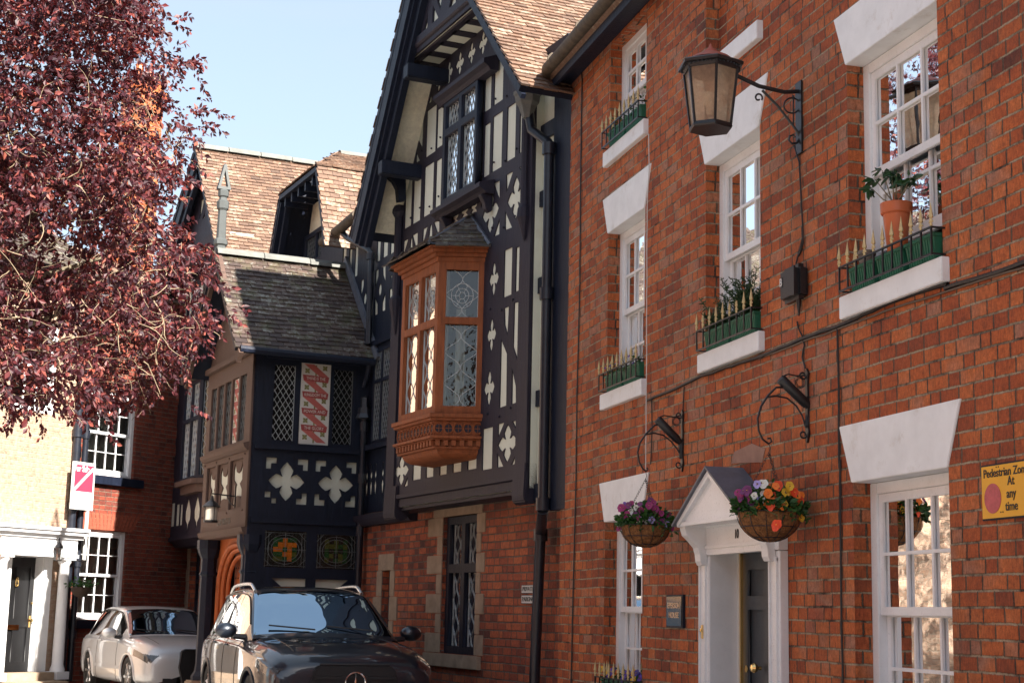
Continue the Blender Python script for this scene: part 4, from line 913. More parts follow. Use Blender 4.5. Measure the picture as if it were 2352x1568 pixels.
# upper gable face on its moulded beam
RG=lambda s: 9.57-(1.571*(s-1.9) if s>1.9 else 1.067*(1.9-s))
uo=.80
tri=[(2.86,8.0),(1.9,9.36),(.62,8.0)]
MB().prism(F,tri,OW,uo-.03).build('plaster_wall',m_plaster,g)
hh=[pp(F,g5,q_,uo) for q_ in ([(492,70),(487,185),(450,222)],[(520,30),(552,105),(513,155)],[(615,50),(625,0),(656,-30),(655,25)],[(545,10),(565,65),(575,-40),(560,-60)])]
sheet(F,tri,[h for h in hh if all(inside(p,tri) for p in h)],uo-.03,uo,'timber_frame',m_black,g)
P=Fr(F.p(.44,0,0),F.n,-F.u)
MB().prism(P,[(.66,7.985),(.74,7.985),(.77,8.01),(.78,8.04),(.82,8.06),(.835,8.08),(.835,8.17),(.80,8.18),(.66,8.06)],-2.5,0).build('gable_beam',m_black,g)
mb=MB(); mb.box(F,.6,2.84,OW,.62,8.02,8.06); 
for i in range(6): mb.box(F,.72+i*.38,.86+i*.38,OW+.008,.69,7.985,8.021)
mb.build('soffit_joist',m_black,g); MB().box(F,.6,2.84,OW,.67,8.005,8.019).build('soffit_panel',m_plaster,g)
# barge boards, purlins, soffit, roof
mb=MB(); mb.bar(F,(1.86,9.42),(4.02,6.06),.26,.90,.965); mb.bar(F,(1.84,9.20),(3.90,5.98),.10,.86,.93); mb.bar(F,(1.84,9.02),(3.80,5.95),.10,.80,.88)
mb.bar(F,(1.94,9.50),(-.90,6.46),.05,.90,.95); mb.build('barge_board',m_dark,g)
dnL=(uF*1.0+V((0,0,-1.571))).normalized(); dnR=(-uF*1.0+V((0,0,-1.067))).normalized()
apex=lambda o:F.p(1.9,o,9.57)
lenR=(F.p(-.93,0,6.55)-F.p(1.9,0,9.57)).length; lenL=(F.p(4.1,0,6.12)-F.p(1.9,0,9.57)).length
roof_plane(g,apex(.97),apex(-7),dnR,lenR,m_roofT,seed=4,ga=.080,tw=.155,th=.023)
roof_plane(g,apex(.97),apex(-7),dnL,lenL,m_roofT,seed=5,tw=.2,ga=.12)
ridge(g,apex(.95),apex(-7))
mb=MB(); mb.bar(F,(2.0,9.18),(3.92,6.17),.03,OW,.86); mb.build('soffit_plaster',m_rough,g)
mb=MB()
for X,Y in ((345,425),(195,992)):
    s_,z_=F.px(*g5(X,Y),.93); mb.box(F,s_-.16,s_+.0,.1,.93,z_-.10,z_+.07)
mb.build('purlin_end',m_dark,g,bevel=.01)
P=Fr(F.p(3.86,0,0),F.n,-F.u); B2=Fr(F.p(3.50,0,0),F.n,-F.u)
poly=[B2.px(*g5(x,y)) for x,y in ((215,1045),(350,1020),(352,1190),(310,1195),(303,1120),(280,1075),(250,1055),(235,1060))]
MB().prism(Fr(F.p(3.44,0,0),F.n,-F.u),poly,-.10,0).build('curved_bracket',m_dark,g)
# gable window with hood and sill
GO=.52; GW=(F.px(*g5(775,850),GO)[0],F.px(*g5(578,900),GO)[0],F.px(*g5(680,1150),GO)[1],F.px(*g5(690,535),GO)[1])
MB().box(F,GW[0]+.02,GW[1]-.02,OW+.001,GO-.12,GW[2],GW[3]).build('window_box',m_dark,g)
m_gwglass=glassmat('gable_window_glass',(.25,.28,.30),boost=.35,wav=.0008,wsc=9)
leaded(g,F,*GW,GO,2,[F.px(*g5(670,735),GO)[1]],m_dark,dep=.07,glass=m_gwglass,dx=.085,dz=.17,mull=.085,fr_w=.06,back=False)
MB().box(F,GW[0]+.03,GW[1]-.03,GO-.118,GO-.09,GW[2]+.02,GW[3]-.02).build('window_back',m_roomd,g)
hl0=F.px(*g5(527,598),.60); hr0=F.px(*g5(828,345),.60); sl0=F.px(*g5(508,1262),.60); sr0=F.px(*g5(800,1112),.60)
mb=MB(); P=Fr(F.p(hr0[0],0,0),F.n,-F.u); zh_=(hl0[1]+hr0[1])/2; mb.prism(P,[(.43,zh_-.09),(.53,zh_-.09),(.56,zh_-.05),(.61,zh_-.02),(.61,zh_+.03),(.43,zh_+.10)],-(hl0[0]-hr0[0]),0)
P=Fr(F.p(sr0[0],0,0),F.n,-F.u); zs_=(sl0[1]+sr0[1])/2; mb.prism(P,[(.43,zs_-.06),(.53,zs_-.06),(.56,zs_-.03),(.61,zs_),(.61,zs_+.05),(.43,zs_+.10)],-(sl0[0]-sr0[0]),0)
mb.build('window_hood',m_black,g)
for s0 in (sr0[0]+.05,sl0[0]-.25): MB().prism(Fr(F.p(s0,0,0),F.n,-F.u),[(.427,zs_-.24),(.46,zs_-.26),(.50,zs_-.22),(.52,zs_-.15),(.56,zs_-.08),(.56,zs_-.061),(.427,zs_-.061)],-.09,0).build('sill_bracket',m_black,g,bevel=.008)
# narrow strip beside the brick terrace with posts
RO=.36; r0_=F.px(1305,1000,RO)[0]; r1_=F.px(1266,1000,RO)[0]
MB().box(F,r0_,SX-.002,.0,RO-.03,2.62,7.1).build('plaster_wall',m_plaster,g)
mb=MB(); mb.box(F,r0_-.01,r1_,RO-.05,RO+.03,2.50,7.15)
for z_ in (2.62,3.55,4.7,5.6,6.3): mb.box(F,r1_+.001,SX-.002,RO-.04,RO+.004,z_,z_+.16)
mb.box(F,r0_-.02,SX+.2,.0,RO+.08,7.101,7.2); mb.build('end_post',m_dark,g)
m_cameb=plain('bright_cames',(.62,.66,.66),.5,var=.1)
m_orglass=glassmat('oriel_glass',(.45,.48,.46),boost=.01,wav=.0008,wsc=12)
OP=.87; a1_=F.px(*g6(530,1040),OP)[0]; a2_=F.px(*g6(315,1120),OP)[0]; aw=a1_-.22; ax_=a2_+.22
def bay(inset,z0,z1,o_=0): # plan polygon of the bay
    return [(aw-inset*.8,OW-.02),(a1_-inset*.55,OP+inset),(a2_+inset*.55,OP+inset),(ax_+inset*.8,OW-.02)]
zb0=3.60
zt0=F.px(*g6(565,130),OP)[1]
g_o=thing('oriel_window','carved red oak oriel window with leaded lights and slate cap on the timbered house front','oriel window',F.p((a1_+a2_)/2,OW,3.3))
mb=MB()
for ins,z0,z1 in ((.07,zb0-.045,zb0-.0),(.045,zb0-.075,zb0-.045),(.0,zb0-.235,zb0-.076),(.05,zb0-.265,zb0-.236),(.02,zb0-.28,zb0-.266),(-.035,zb0-.345,zb0-.281),(.0,zb0-.37,zb0-.346)): mb.plan(F,bay(ins,0,0),z0,z1)
mb.build('apron',m_oak,g_o,bevel=.004)
mb=MB() # cove underneath
n=6
for i in range(n):
    t0,t1=i/n,(i+1)/n; f=lambda t:-.05-.17*(1-math.cos(t*math.pi/2)); z=lambda t: zb0-.37-.10*math.sin(t*math.pi/2)
    A=[F.p(a,o,z(t0)) for a,o in bay(f(t0),0,0)]; Bq=[F.p(a,o,z(t1)) for a,o in bay(f(t1),0,0)]
    mb.add(A+Bq,[(0,1,5,4),(1,2,6,5),(2,3,7,6)]+([(4,5,6,7)] if i==n-1 else []))
mb.build('cove',m_oak,g_o,recalc=False)
# faces of the bay as frames
def facefr(p,q):
    A=F.p(p[0],p[1],0); Bq=F.p(q[0],q[1],0); u=(Bq-A).normalized(); nn=u.cross(V((0,0,1))); 
    if nn.dot(V((-1,-.6,0)))<0: nn=-nn
    return Fr(A,u,nn),(Bq-A).length
bp=bay(0,0,0)
faces=[(bp[1],bp[2],2),(bp[0],bp[1],1),(bp[3],bp[2],1)]
trz=F.px(*g6(570,470),OP)[1]
for p_,q_,nc in faces:
    fr,Lf=facefr(p_,q_)
    w_=leaded(g_o,fr,0.0,Lf,zb0+.001,zt0,.0,nc,[trz],m_oak,came=m_cameb,mull=.075,fr_w=.085,dep=.075,glass=m_orglass,style='o',dx=(.22 if nc==2 else .30),dz=.34,name='leaded_light',back=False,lw=.0065)
    mb=MB()
    Wl=(Lf-.17-(nc-1)*.075)/nc
    for i in range(nc):
        cx_=.085+i*(Wl+.075)+Wl/2; r_=min(.12,Wl*.36); zc=(trz+zt0-.085)/2+.0
        for rr in (r_,r_*.6,r_*.28): mb.tube([fr.p(cx_+rr*math.cos(t),-.05,zc+rr*1.15*math.sin(t)) for t in [2*math.pi*k/20 for k in range(21)]],.0035,4)
        for k in range(6): t=math.pi*k/3; mb.tube([fr.p(cx_+r_*.28*math.cos(t),-.05,zc+r_*.32*math.sin(t)),fr.p(cx_+r_*math.cos(t),-.05,zc+r_*1.15*math.sin(t))],.003,4)
    mb.build('roundel_leading',m_cameb,w_,uv=False)
    # tracery circles and dentils
    mb=MB(); nd=max(3,round((Lf-.05)/.098)); md=MB()
    for i in range(nd):
        cx_=(i+.5)*Lf/nd; zc=zb0-.155; rr=Lf/nd*.46
        for ra,th_ in ((rr,.009),): md.tube([fr.p(cx_+ra*math.cos(t),.004,zc+ra*math.sin(t)*1.25) for t in [2*math.pi*k/16 for k in range(17)]],th_,5)
        md.tube([fr.p(cx_-rr,.0,zc),fr.p(cx_+rr,.0,zc)],.005,4); md.tube([fr.p(cx_,.0,zc-rr),fr.p(cx_,.0,zc+rr)],.005,4)
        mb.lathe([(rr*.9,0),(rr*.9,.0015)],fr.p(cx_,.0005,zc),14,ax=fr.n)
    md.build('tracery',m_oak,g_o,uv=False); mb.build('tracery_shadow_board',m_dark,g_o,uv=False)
    mb=MB(); nt_=int(Lf/.085)
    for i in range(nt_): cx_=(i+.5)*Lf/nt_; mb.box(fr,cx_-.024,cx_+.024,-.03,.022,zb0-.343,zb0-.284)
    mb.build('dentils',m_oak,g_o)
MB().plan(F,[(aw+.1,OW),(a1_+.05,OP-.28),(a2_-.05,OP-.28),(ax_-.1,OW)],zb0,zt0).build('window_back',m_roomd,g_o)
curtain(F,a1_+.06,a1_+.22,OP-.17,zb0,zt0,5).build('curtain',m_curtain,g_o,recalc=False); curtain(F,a1_+.42,a1_+.50,OP-.17,zb0,zt0,6).build('curtain',m_curtain,g_o,recalc=False)
fs_,Ls=facefr(bp[0],bp[1]); curtain(fs_,Ls*.42,Ls*.62,-.12,zb0,zt0-.5,8,.012).build('curtain',m_cream,g_o,recalc=False)
mb=MB()
for ins,z0,z1 in ((.02,zt0,zt0+.05),(.055,zt0+.051,zt0+.09),(.10,zt0+.091,zt0+.13),(.135,zt0+.131,zt0+.155)): mb.plan(F,bay(ins,0,0),z0,z1)
mb.build('cornice',m_oak,g_o,bevel=.004)
# slate cap: three sloping faces rising to the wall
eo=[(a,o) for a,o in bay(.17,0,0)]; zt1=zt0+.158; ap0=F.px(*g5(720,1310),OW)[0]; zr=zt0+.60
Pe=[F.p(a,o,zt1) for a,o in eo]; ra,rb_=F.p(a1_+.18,OW+.02,zr),F.p(a2_-.18,OW+.02,zr)
def cap(A,Bq,T1,T2,sd):
    # A,B eave corners, T1,T2 top corners
    U=(Bq-A).normalized(); mid=(T1+T2)/2; dn=-(mid-A-U*((mid-A).dot(U))).normalized(); O=mid; ln=(mid-A).dot(-dn)
    poly=[((T1-O).dot(U),0),((T2-O).dot(U),0.),((Bq-O).dot(U),ln),((A-O).dot(U),ln)]
    if (T2-T1).length<1e-3: poly=[(0,0)]+poly[2:]
    return tiles(O,U,dn,poly,.15,.085,.014,sd)
for A,Bq,T1,T2,sd in ((Pe[1],Pe[2],ra,rb_,1),(Pe[0],Pe[1],ra,ra,2),(Pe[3],Pe[2],rb_,rb_,3)): cap(A,Bq,T1,T2,sd).build('cap_tiles',m_roofO,g_o,recalc=False,uv=False)
MB().add(Pe+[ra,rb_],[(0,1,4),(1,2,5,4),(2,3,5)]).build('cap_boarding',m_lead,g_o,recalc=False,uv=False)
MB().tube([Pe[1]+V((0,0,.01)),ra+V((0,0,.01))],.022,6).tube([F.p(aw-.15,OW+.01,zt1),ra],.03,6).build('hip_lead',m_lead,g_o,uv=False)
# ---- middle wall (between gable and porch) ----
MW=.0
mo=[(3.90,2.80),(8.4,2.80),(8.4,7.02),(3.90,7.02)]
MB().prism(F,mo,-.3,-.012).build('plaster_wall',m_plaster,g)
H=[]
for a in ((898,925,565,898),(948,985,525,862),(1006,1040,485,832),(622,650,768,905),(672,695,762,975),(718,743,705,1018)): H.append(pr(F,gm,*a,MW))
for q_ in ([(883,975),(908,962),(906,1020),(878,1120)],[(938,945),(963,925),(962,1078),(940,1010)],[(995,905),(1027,888),(1025,955),(993,975)],[(1000,1020),(1022,1010),(1005,1050)],[(875,1182),(900,1245),(898,1325),(873,1335)],[(962,1140),(960,1290),(932,1305),(935,1230)],[(993,1125),(1015,1115),(1021,1180),(1018,1255),(992,1268)],[(766,1055),(790,1040),(788,1100),(763,1195)],[(708,1095),(728,1085),(730,1140)]): H.append(pp(F,gm,q_,MW))
H.append(ell(F.px(*gm(918,1128),MW),.13,.17)); H.append(ell(F.px(*gm(798,1200),MW),.13,.17))
def spin(c,w,h): return [(c[0]-w*.25,c[1]+h/2),(c[0]-w*.15,c[1]+.3*h),(c[0]-w/2,c[1]+.12*h),(c[0]-w*.12,c[1]),(c[0]-w/2,c[1]-.2*h),(c[0]-w*.2,c[1]-h/2),(c[0]+w*.2,c[1]-h/2),(c[0]+w/2,c[1]-.2*h),(c[0]+w*.12,c[1]),(c[0]+w/2,c[1]+.12*h),(c[0]+w*.15,c[1]+.3*h),(c[0]+w*.25,c[1]+h/2)]
for X in (131,156,181,223,248): a=F.px(*g6(X,1410),MW)[0]; H.append(spin((a,3.24),.10,.42))
H.append(rect(5.03,5.70,3.72,4.98)); H.append(rect(4.35,4.85,3.72,4.98))
ow=rect(3.91,8.39,2.80,7.02); ok=[h for h in H if all(inside(p,ow) for p in h)]
sheet(F,ow,ok,-.012,.004,'timber_frame',m_dark,g)
for s0,s1 in ((5.03,5.70),(4.35,4.85)):
    leaded(g,F,s0+.003,s1-.003,3.723,4.977,.035,2,[4.55],m_dark,dep=.035,came=m_camed,dx=.075,dz=.13,mull=.04,fr_w=.03,back=False); MB().box(F,s0,s1,-.0118,-.004,3.721,4.979).build('window_back',m_roomd,g)
MB().box(F,4.3,6.1,.004,.09,3.63,3.70).box(F,3.92,6.0,.005,.05,5.05,5.12).build('window_sill',m_dark,g)
gy0=F.p(4.05,.25,6.98); gy1=F.p(5.7,.25,6.93)
a_,z_=F.px(*gm(460,750),.28); b_,zb_=F.px(*gm(735,525),.28)
MB().tube([F.p(a_,.28,z_),F.p((a_+b_)/2,.28,(z_+zb_)/2-.01),F.p(b_,.28,zb_)],.075,10).build('roof_gutter',m_gutter,g,smooth=True)
q=lambda X,Y,o:F.p(*(lambda r:(r[0],o,r[1]))(F.px(*gm(X,Y),o)))
mb=MB(); mb.tube([q(620,625,.26),q(622,680,.24),q(660,715,.22),q(830,815,.08),q(850,840,.08),q(845,1000,.08),q(825,1560,.08)],.045,9); mb.tube([q(848,838,.08),q(846,890,.08)],.065,9)
mb.tube([q(822,1440,.08),q(820,1568,.08)],.047,9)
mb.build('downpipe',m_pipe,g,smooth=True)
# main downpipe and hopper beside the brick terrace
q=lambda fn,X,Y,o:F.p(*(lambda r:(r[0],o,r[1]))(F.px(*fn(X,Y),o)))
mb=MB(); pipe=[q(g5,1085,640,.56),q(g5,1105,770,.54),q(g5,1200,840,.46),q(g5,1210,870,.45)]; mb.tube(pipe,[.055,.05,.05,.055],10)
x1=F.px(*g5(1208,900),.45)[0]; top=F.p(x1,.45,F.px(*g5(1208,870),.45)[1])
mid=q(g1,1250,395,.45); lo_=q(g1,1235,560,.13); bt_=q(g1,1195,1500,.13); mb.tube([top,mid],.050,12); mb.tube([mid,mid.lerp(lo_,.5)+V((0,0,-.02)),lo_,bt_,bt_+V((0,0,-.7))],.054,12)
for zz_ in (top.z-.02,4.62,mid.z+.05): t_=(top.z-zz_)/(top.z-mid.z); p=top.lerp(mid,t_); mb.tube([p+V((0,0,.06)),p-V((0,0,.06))],.070,12)
mb.tube([lo_+V((0,0,.05)),lo_+V((0,0,-.07))],.072,12)
mb.build('downpipe',m_pipe,g,smooth=True)
hc=q(g5,1080,600,.58)
MB().lathe([(.05,-.16),(.07,-.10),(.09,-.04),(.12,0),(.13,.07),(.145,.085),(.145,.12),(.11,.13),(.10,.05)],hc+V((0,0,-.02)),6,x=F.u).build('hopper_head',m_stoneg,g)
# private parking sign
ps=thing('private_parking_sign','two small white plates reading PRIVATE PARKING, half hidden behind the thick black downpipe','sign',F.p(.62,0,1.72))
for z0,z1,st in ((1.725,1.815,'PRIVATE'),(1.62,1.712,'PARKING')):
    MB().box(F,.42,.862,.001,.010,z0,z1).build('plate',m_dark,ps); MB().box(F,.428,.854,.010,.012,z0+.007,z1-.007).build('plate_face',m_steelW,ps)
    text(F,st,.836,.0125,(z0+z1)/2,.066,'lettering',m_txt,ps,align='LEFT',sx=1.05,bold=.001)
# =============== porch ===============
p=thing('timbered_porch','projecting timber framed porch with mossy dark tiled roof, scripture panel and arched oak door','porch',F.p(7.1,.8,0))
FO=1.63; SL,SR=5.94,8.36
H=[]
win=[(1.01,1.35),(.20,.52)]
for a,b in win: H.append(rect(a,b,3.69,4.745))
H.append(rect(.545,.965,3.68,4.78))
for cx_ in (1.095,.415): H.append(quatre((cx_,3.175),.50,.52))
def ell_(x,z,sx,sz,l=.15,t=.075): return [(x,z),(x+sx*l,z),(x+sx*l,z+sz*t),(x+sx*t,z+sz*t),(x+sx*t,z+sz*l),(x,z+sz*l)]
for c_ in (1.095,.415):
    for sx in (-1,1):
        for sz in (-1,1):
            if c_>1 and sx>0 and sz<0: H.append(rect(1.30,1.385,2.955,3.03)); H.append(rect(1.22,1.29,2.88,2.945))
            else: H.append(ell_(c_+sx*.29,3.18+sz*.30,-sx,-sz))
H.append(rect(.785,1.355,2.05,2.525)); H.append(rect(.09,.645,2.05,2.50))
H.append([(1.24,1.91),(.77,1.91),(.77,1.72),(1.0,1.72)]); H.append([(.64,1.91),(.18,1.91),(.42,1.72),(.64,1.72)])
sheet(S,rect(0.0,FO-.03,.0,4.86),H,-.04,0,'side_timber',m_dark,p)
MB().box(S,0.0,FO-.05,-.12,-.055,0,4.86).build('plaster_wall',m_plaster,p)
for a,b in win: leaded(p,S,a+.002,b-.002,3.692,4.743,-.008,1,[],m_dark,dep=.045,fr_w=.022,dx=.078,dz=.12,name='leaded_window',back=False,came=m_cames if a>.5 else m_camed,lw=.007); MB().box(S,a,b,-.0535,-.05,3.69,4.745).build('window_back',m_roomd,p)
mb=MB(); mb.box(S,.05,1.56,.0,.07,3.585,3.655).box(S,.05,1.56,.0,.05,2.62,2.68); mb.box(S,.15,1.45,.0,.03,4.80,4.86); mb.build('side_sill',m_dark,p)
# stained glass
m_sg=[plain('stained_'+k,c,.25,var=.3,sc=20,spec=.7) for k,c in (('green',(.01,.06,.015)),('amber',(.45,.12,.01)),('olive',(.07,.08,.015)),('dark',(.008,.012,.010)))]
for a0,a1,sd in ((.785,1.355,1),(.09,.645,2)):
    mb=MB(); rd=random.Random(sd); n=9
    mb.m=3; mb.box(S,a0,a1,-.05,-.03,2.05,2.525); cxx=(a0+a1)/2
    for i in range(5):
        for j in range(5):
            x0=cxx-.16+i*.064; z0=2.13+j*.062; 
            if ((x0+.032-cxx)/.19)**2+((z0+.03-2.285)/.17)**2<1: mb.m=rd.choice([0,0,1,1,2] if sd==1 else [0,0,2,2,3]); mb.box(S,x0,x0+.062,-.03,-.027,z0,z0+.06)
    w_=mb.build('stained_glass',m_sg,p)
    mb=MB()
    for ra in ((.235,.19),(.19,.15)): mb.tube([S.p(cxx+ra[0]*math.cos(t),-.02,2.285+ra[1]*math.sin(t)) for t in [2*math.pi*k/28 for k in range(29)]],.004,4)
    for pts in ([(a0,2.285),(a1,2.285)],[(cxx,2.06),(cxx,2.51)],[(a0+.02,2.05),(a0+.02,2.52)],[(a1-.02,2.05),(a1-.02,2.52)],[(a0,2.07),(a1,2.07)],[(a0,2.50),(a1,2.50)],[(a0,2.4),(a0+.1,2.5)],[(a1,2.4),(a1-.1,2.5)],[(a0,2.16),(a0+.1,2.07)],[(a1,2.16),(a1-.1,2.07)],[(a0+.06,2.07),(a0+.06,2.5)],[(a1-.06,2.07),(a1-.06,2.5)]):
        mb.tube([S.p(a,-.02,z) for a,z in pts],.0035,4)
    mb.build('leading',m_camed,w_,uv=False)
# scripture panel
m_rib=plain('ribbon_red',(.33,.06,.055),.6,var=.15,sc=15); m_ribl=plain('ribbon_pale_red',(.48,.12,.10),.6,var=.12,sc=15); m_ivy=plain('painted_leaf',(.20,.19,.06),.6,var=.3,sc=20); m_pn=plain('panel_white',(.62,.60,.55),.6,var=.06,dirt=((.5,.4,.3),.3))
def banner(fr,a0,a1,z0,z1,o,parent,txt=True):
    """ribbon zigzag; left edge is the higher coordinate when fr.sg is negative"""
    bn=MB().box(fr,a0,a1,o-.02,o,z0,z1).build('scripture_panel',m_pn,parent)
    Wd=a1-a0; Hh=z1-z0; X=lambda f:(a1-f*Wd) if fr.sg<0 else (a0+f*Wd)
    Z=lambda f:z1-f*Hh
    mb=MB(); ml=MB(); iv=MB(); st=['THINE IS THE','KINGDOM THE','POWER AND','THE GLORY']
    for k in range(4):
        t=.145+k*.205; mb.prism(fr,[(X(.05),Z(t)),(X(.95),Z(t+.012)),(X(.92),Z(t+.085)),(X(.08),Z(t+.07))][::1],o,o+.003)
        if txt: text(fr,st[k],X(.5),o+.0035,Z(t+.042),.058,'lettering',m_cream,bn,sx=.95*Wd/.42*(.83 if k<2 else .95),th=.001)
    for k in range(5):
        t=.005+k*.205; a,b=((.06,t+.005),(.92,t+.135)) if k<4 else ((.1,t),(.9,t+.12))
        t2_=min(.995,b[1]+.02); mb2=[(X(a[0]),Z(max(.004,t+.0))),(X(.40),Z(max(.004,t-.003))),(X(b[0]),Z(t+.125 if k<4 else .99)),(X(.62),Z(min(.99,t+.15)))]
        ml.prism(fr,[(X(.08),Z(t+.005)),(X(.42),Z(t+.005)),(X(.93),Z(min(.985,t+.15))),(X(.62),Z(min(.988,t+.15)))],o,o+.0015)
        for f in ((.20,t+.09),(.80,t+.045)):
            if f[1]>.97: continue
            c=(X(f[0]),Z(f[1]))
            for q_ in range(4):
                an=math.pi/4+q_*math.pi/2; d=(math.cos(an)*.036,math.sin(an)*.036); pz=(-d[1]*.5,d[0]*.5)
                iv.prism(fr,[c,(c[0]+d[0]*.6+pz[0],c[1]+d[1]*.6+pz[1]),(c[0]+d[0]*1.3,c[1]+d[1]*1.3),(c[0]+d[0]*.6-pz[0],c[1]+d[1]*.6-pz[1])],o,o+.002)
    iv.box(fr,min(X(.47),X(.52)),max(X(.47),X(.52)),o,o+.001,z0+.02,z1-.02)
    mb.build('ribbon',m_rib,bn,uv=False); ml.build('ribbon_fold',m_ribl,bn,uv=False); iv.build('painted_ivy',m_ivy,bn,uv=False)
banner(S,.55,.96,3.685,4.775,-.004,p)
# porch front
Fp=lambda *a:None
H=[]
cols=[(6.20,6.86),(6.96,7.56),(7.66,8.16)]
XFH=[]
for a,b in cols:
    H.append(rect(a,b,2.82,3.48))
lights=[(6.22,6.55),(6.62,6.95),(7.02,7.35),(7.42,7.75),(7.82,8.14)]
for a,b in lights: H.append(rect(a,b,3.72,4.62))
sheet(F,rect(SL,SR,2.56,4.84),H,FO-.05,FO,'front_timber',m_brown,p)
MB().box(F,SL+.02,SR-.02,FO-.12,FO-.053,4.64,4.83).box(F,SL+.02,SR-.02,FO-.12,FO-.053,2.57,2.69).build('front_beam',m_dark,p)
H2=[xfig(((a+b)/2,3.15),(b-a)*.92,.62) for a,b in cols]
sheet(F,rect(6.1,8.3,2.7,3.55),H2,FO-.050,FO-.035,'fretwork',m_brown,p)
MB().box(F,6.05,8.32,FO-.10,FO-.052,2.7,3.55).build('plaster_wall',m_plaster,p)
for i,(a,b) in enumerate(lights):
    if i==1: banner(F,a+.004,b-.004,3.73,4.61,FO-.03,p,txt=False)
    else:
        mb=MB(); lattice(mb,F,a,b,3.72,4.62,FO-.035,.11,.15,.006); mb.build('leading',m_camed,p,uv=False); MB().add([F.p(a,FO-.045,3.72),F.p(b,FO-.045,3.72),F.p(b,FO-.045,4.62),F.p(a,FO-.045,4.62)],[(0,1,2,3)]).build('pane',m_leadglass,p,recalc=False)
MB().box(F,6.05,8.3,FO-.6,FO-.3,3.6,4.7).build('window_back',m_roomd,p)
P=Fr(F.p(SL+.01,0,0),F.n,-F.u)
mb=MB(); mb.prism(P,[(FO-.1,3.56),(FO+.02,3.56),(FO+.06,3.60),(FO+.075,3.65),(FO-.1,3.70)],-(SR-SL-.02),0); mb.prism(P,[(FO-.2,2.46),(FO+.0,2.46),(FO+.03,2.50),(FO+.05,2.555),(FO-.2,2.558)],-(SR-SL-.02),0)
mb.box(F,SL+.005,SR-.005,FO-.14,FO+.06,4.845,4.92)
pegs(mb,F,[(a,z) for a in (6.1,6.91,7.61,8.27) for z in (3.52,2.78)],FO)
mb.build('front_sill',m_brown,p)
text(F,'GOD WITH US',7.05,FO+.002,2.665,.12,'lettering',m_txt,p,sx=.9,bold=.002)
for s0,s1 in ((SL+.0,SL+.24),(SR-.24,SR)):
    c=F.p((s0+s1)/2,FO-.12,0); mb=MB(); mb.lathe([(.17,.5),(.17,.56),(.13,.62),(.115,.72),(.115,1.95),(.14,1.98),(.115,2.02),(.115,2.2),(.15,2.26),(.18,2.34),(.18,2.46)],c,8,x=(F.u+F.n*.41)); mb.build('porch_post',m_dark,p)
    MB().box(F,s0-.06,s1+.06,FO-.36,FO+.10,0,.5).build('stone_plinth',m_stone,p,bevel=.02)
for s_ in (SL+.05,SR-.02):
    MB().prism(P if s_<7 else Fr(F.p(SR-.03,0,0),F.n,-F.u),[(FO-.13,2.2),(FO-.02,2.2),(FO+.02,2.46),(FO-.13,2.46)],-.03,0).build('post_bracket',m_brown,p)
# oak door with pointed arch mouldings, set back
FD=FO-.24
def arch(sc,w,zs_,rise,n=10):
    pts=[]
    for i in range(n+1): t=math.pi/2*i/n; pts.append((sc+w*math.cos(t)**.8,zs_+rise*math.sin(t)))
    return pts+[(2*sc-a,z) for a,z in pts[::-1][1:]]
sc=7.2
sheet(F,rect(SL+.12,SR-.12,0,2.56),[[(sc+.86,.13)]+arch(sc,.86,1.75,.62)+[(sc-.86,.13)]],FD-.12,FD,'door_surround',m_oakdoor,p)
for w_,o_,r_ in ((.88,.0,.040),(.82,-.05,.035),(.74,-.10,.03)):
    pth=[(sc+w_,.15)]+arch(sc,w_,1.75,.62-(.88-w_))+[(sc-w_,.15)]
    MB().tube([F.p(a,FD+o_,z) for a,z in pth],r_,8).build('arch_moulding',m_oakdoor,p,smooth=True)
od=MB().box(F,sc-.8,sc+.8,FD-.24,FD-.20,.13,2.4).build('oak_door',m_oakdoor,p)
mb=MB()
for i in range(12):
    for j in range(15): mb.ball(F.p(sc-.72+i*.13,FD-.198,.25+j*.14),.014,5)
mb.build('door_studs',m_iron,od,uv=False)
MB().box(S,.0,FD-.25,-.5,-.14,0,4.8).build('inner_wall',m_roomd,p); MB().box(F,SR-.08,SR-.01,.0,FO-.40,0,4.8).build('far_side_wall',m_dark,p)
# roof of the porch
rs=7.15; rz=6.42; es=5.66; ez=4.86
dn=(-uF*(rs-es)+V((0,0,ez-rz))).normalized(); ln=math.hypot(rs-es,rz-ez)
roof_plane(p,F.p(rs,1.95,rz),F.p(rs,-.02,rz),dn,ln,m_roofD,seed=8,ga=.098,tw=.165,th=.018)
dn2=(uF*(rs-es)+V((0,0,ez-rz))).normalized(); roof_plane(p,F.p(rs,1.95,rz),F.p(rs,-.6,rz),dn2,ln,m_roofD,seed=9,ga=.12,tw=.2)
ridge(p,F.p(rs,1.93,rz+.02),F.p(rs,-.1,rz+.02),r=.13,seg=.62)
MB().prism(F,[(SL,4.86),(SR,4.86),(rs,6.30)],FO-.12,FO+.0).build('gable_panel',m_brown,p)
mb=MB(); mb.bar(F,(rs-.02,6.34),(es-.02,4.72),.17,1.86,1.92); mb.bar(F,(rs+.02,6.34),(2*rs-es+.02,4.72),.17,1.861,1.921); mb.build('barge_board',m_brown,p)
MB().tube([F.p(es-.05,1.9,ez-.03),F.p(es-.05,.05,ez-.05)],.05,8).tube([F.p(es-.05,.12,ez-.05),F.p(es+.1,.10,ez-.25),F.p(es+.2,.10,ez-.35)],.035,8).build('porch_gutter',m_dark,p,smooth=True)
mb=MB(); mb.lathe([(.10,-.30),(.12,-.28),(.09,-.22),(.09,-.14),(.055,-.14),(.055,0),(.0,.02)][::-1],F.p(5.80,.10,4.35),6); mb.tube([F.p(5.80,.10,4.05),F.p(5.80,.10,.2)],.042,9)
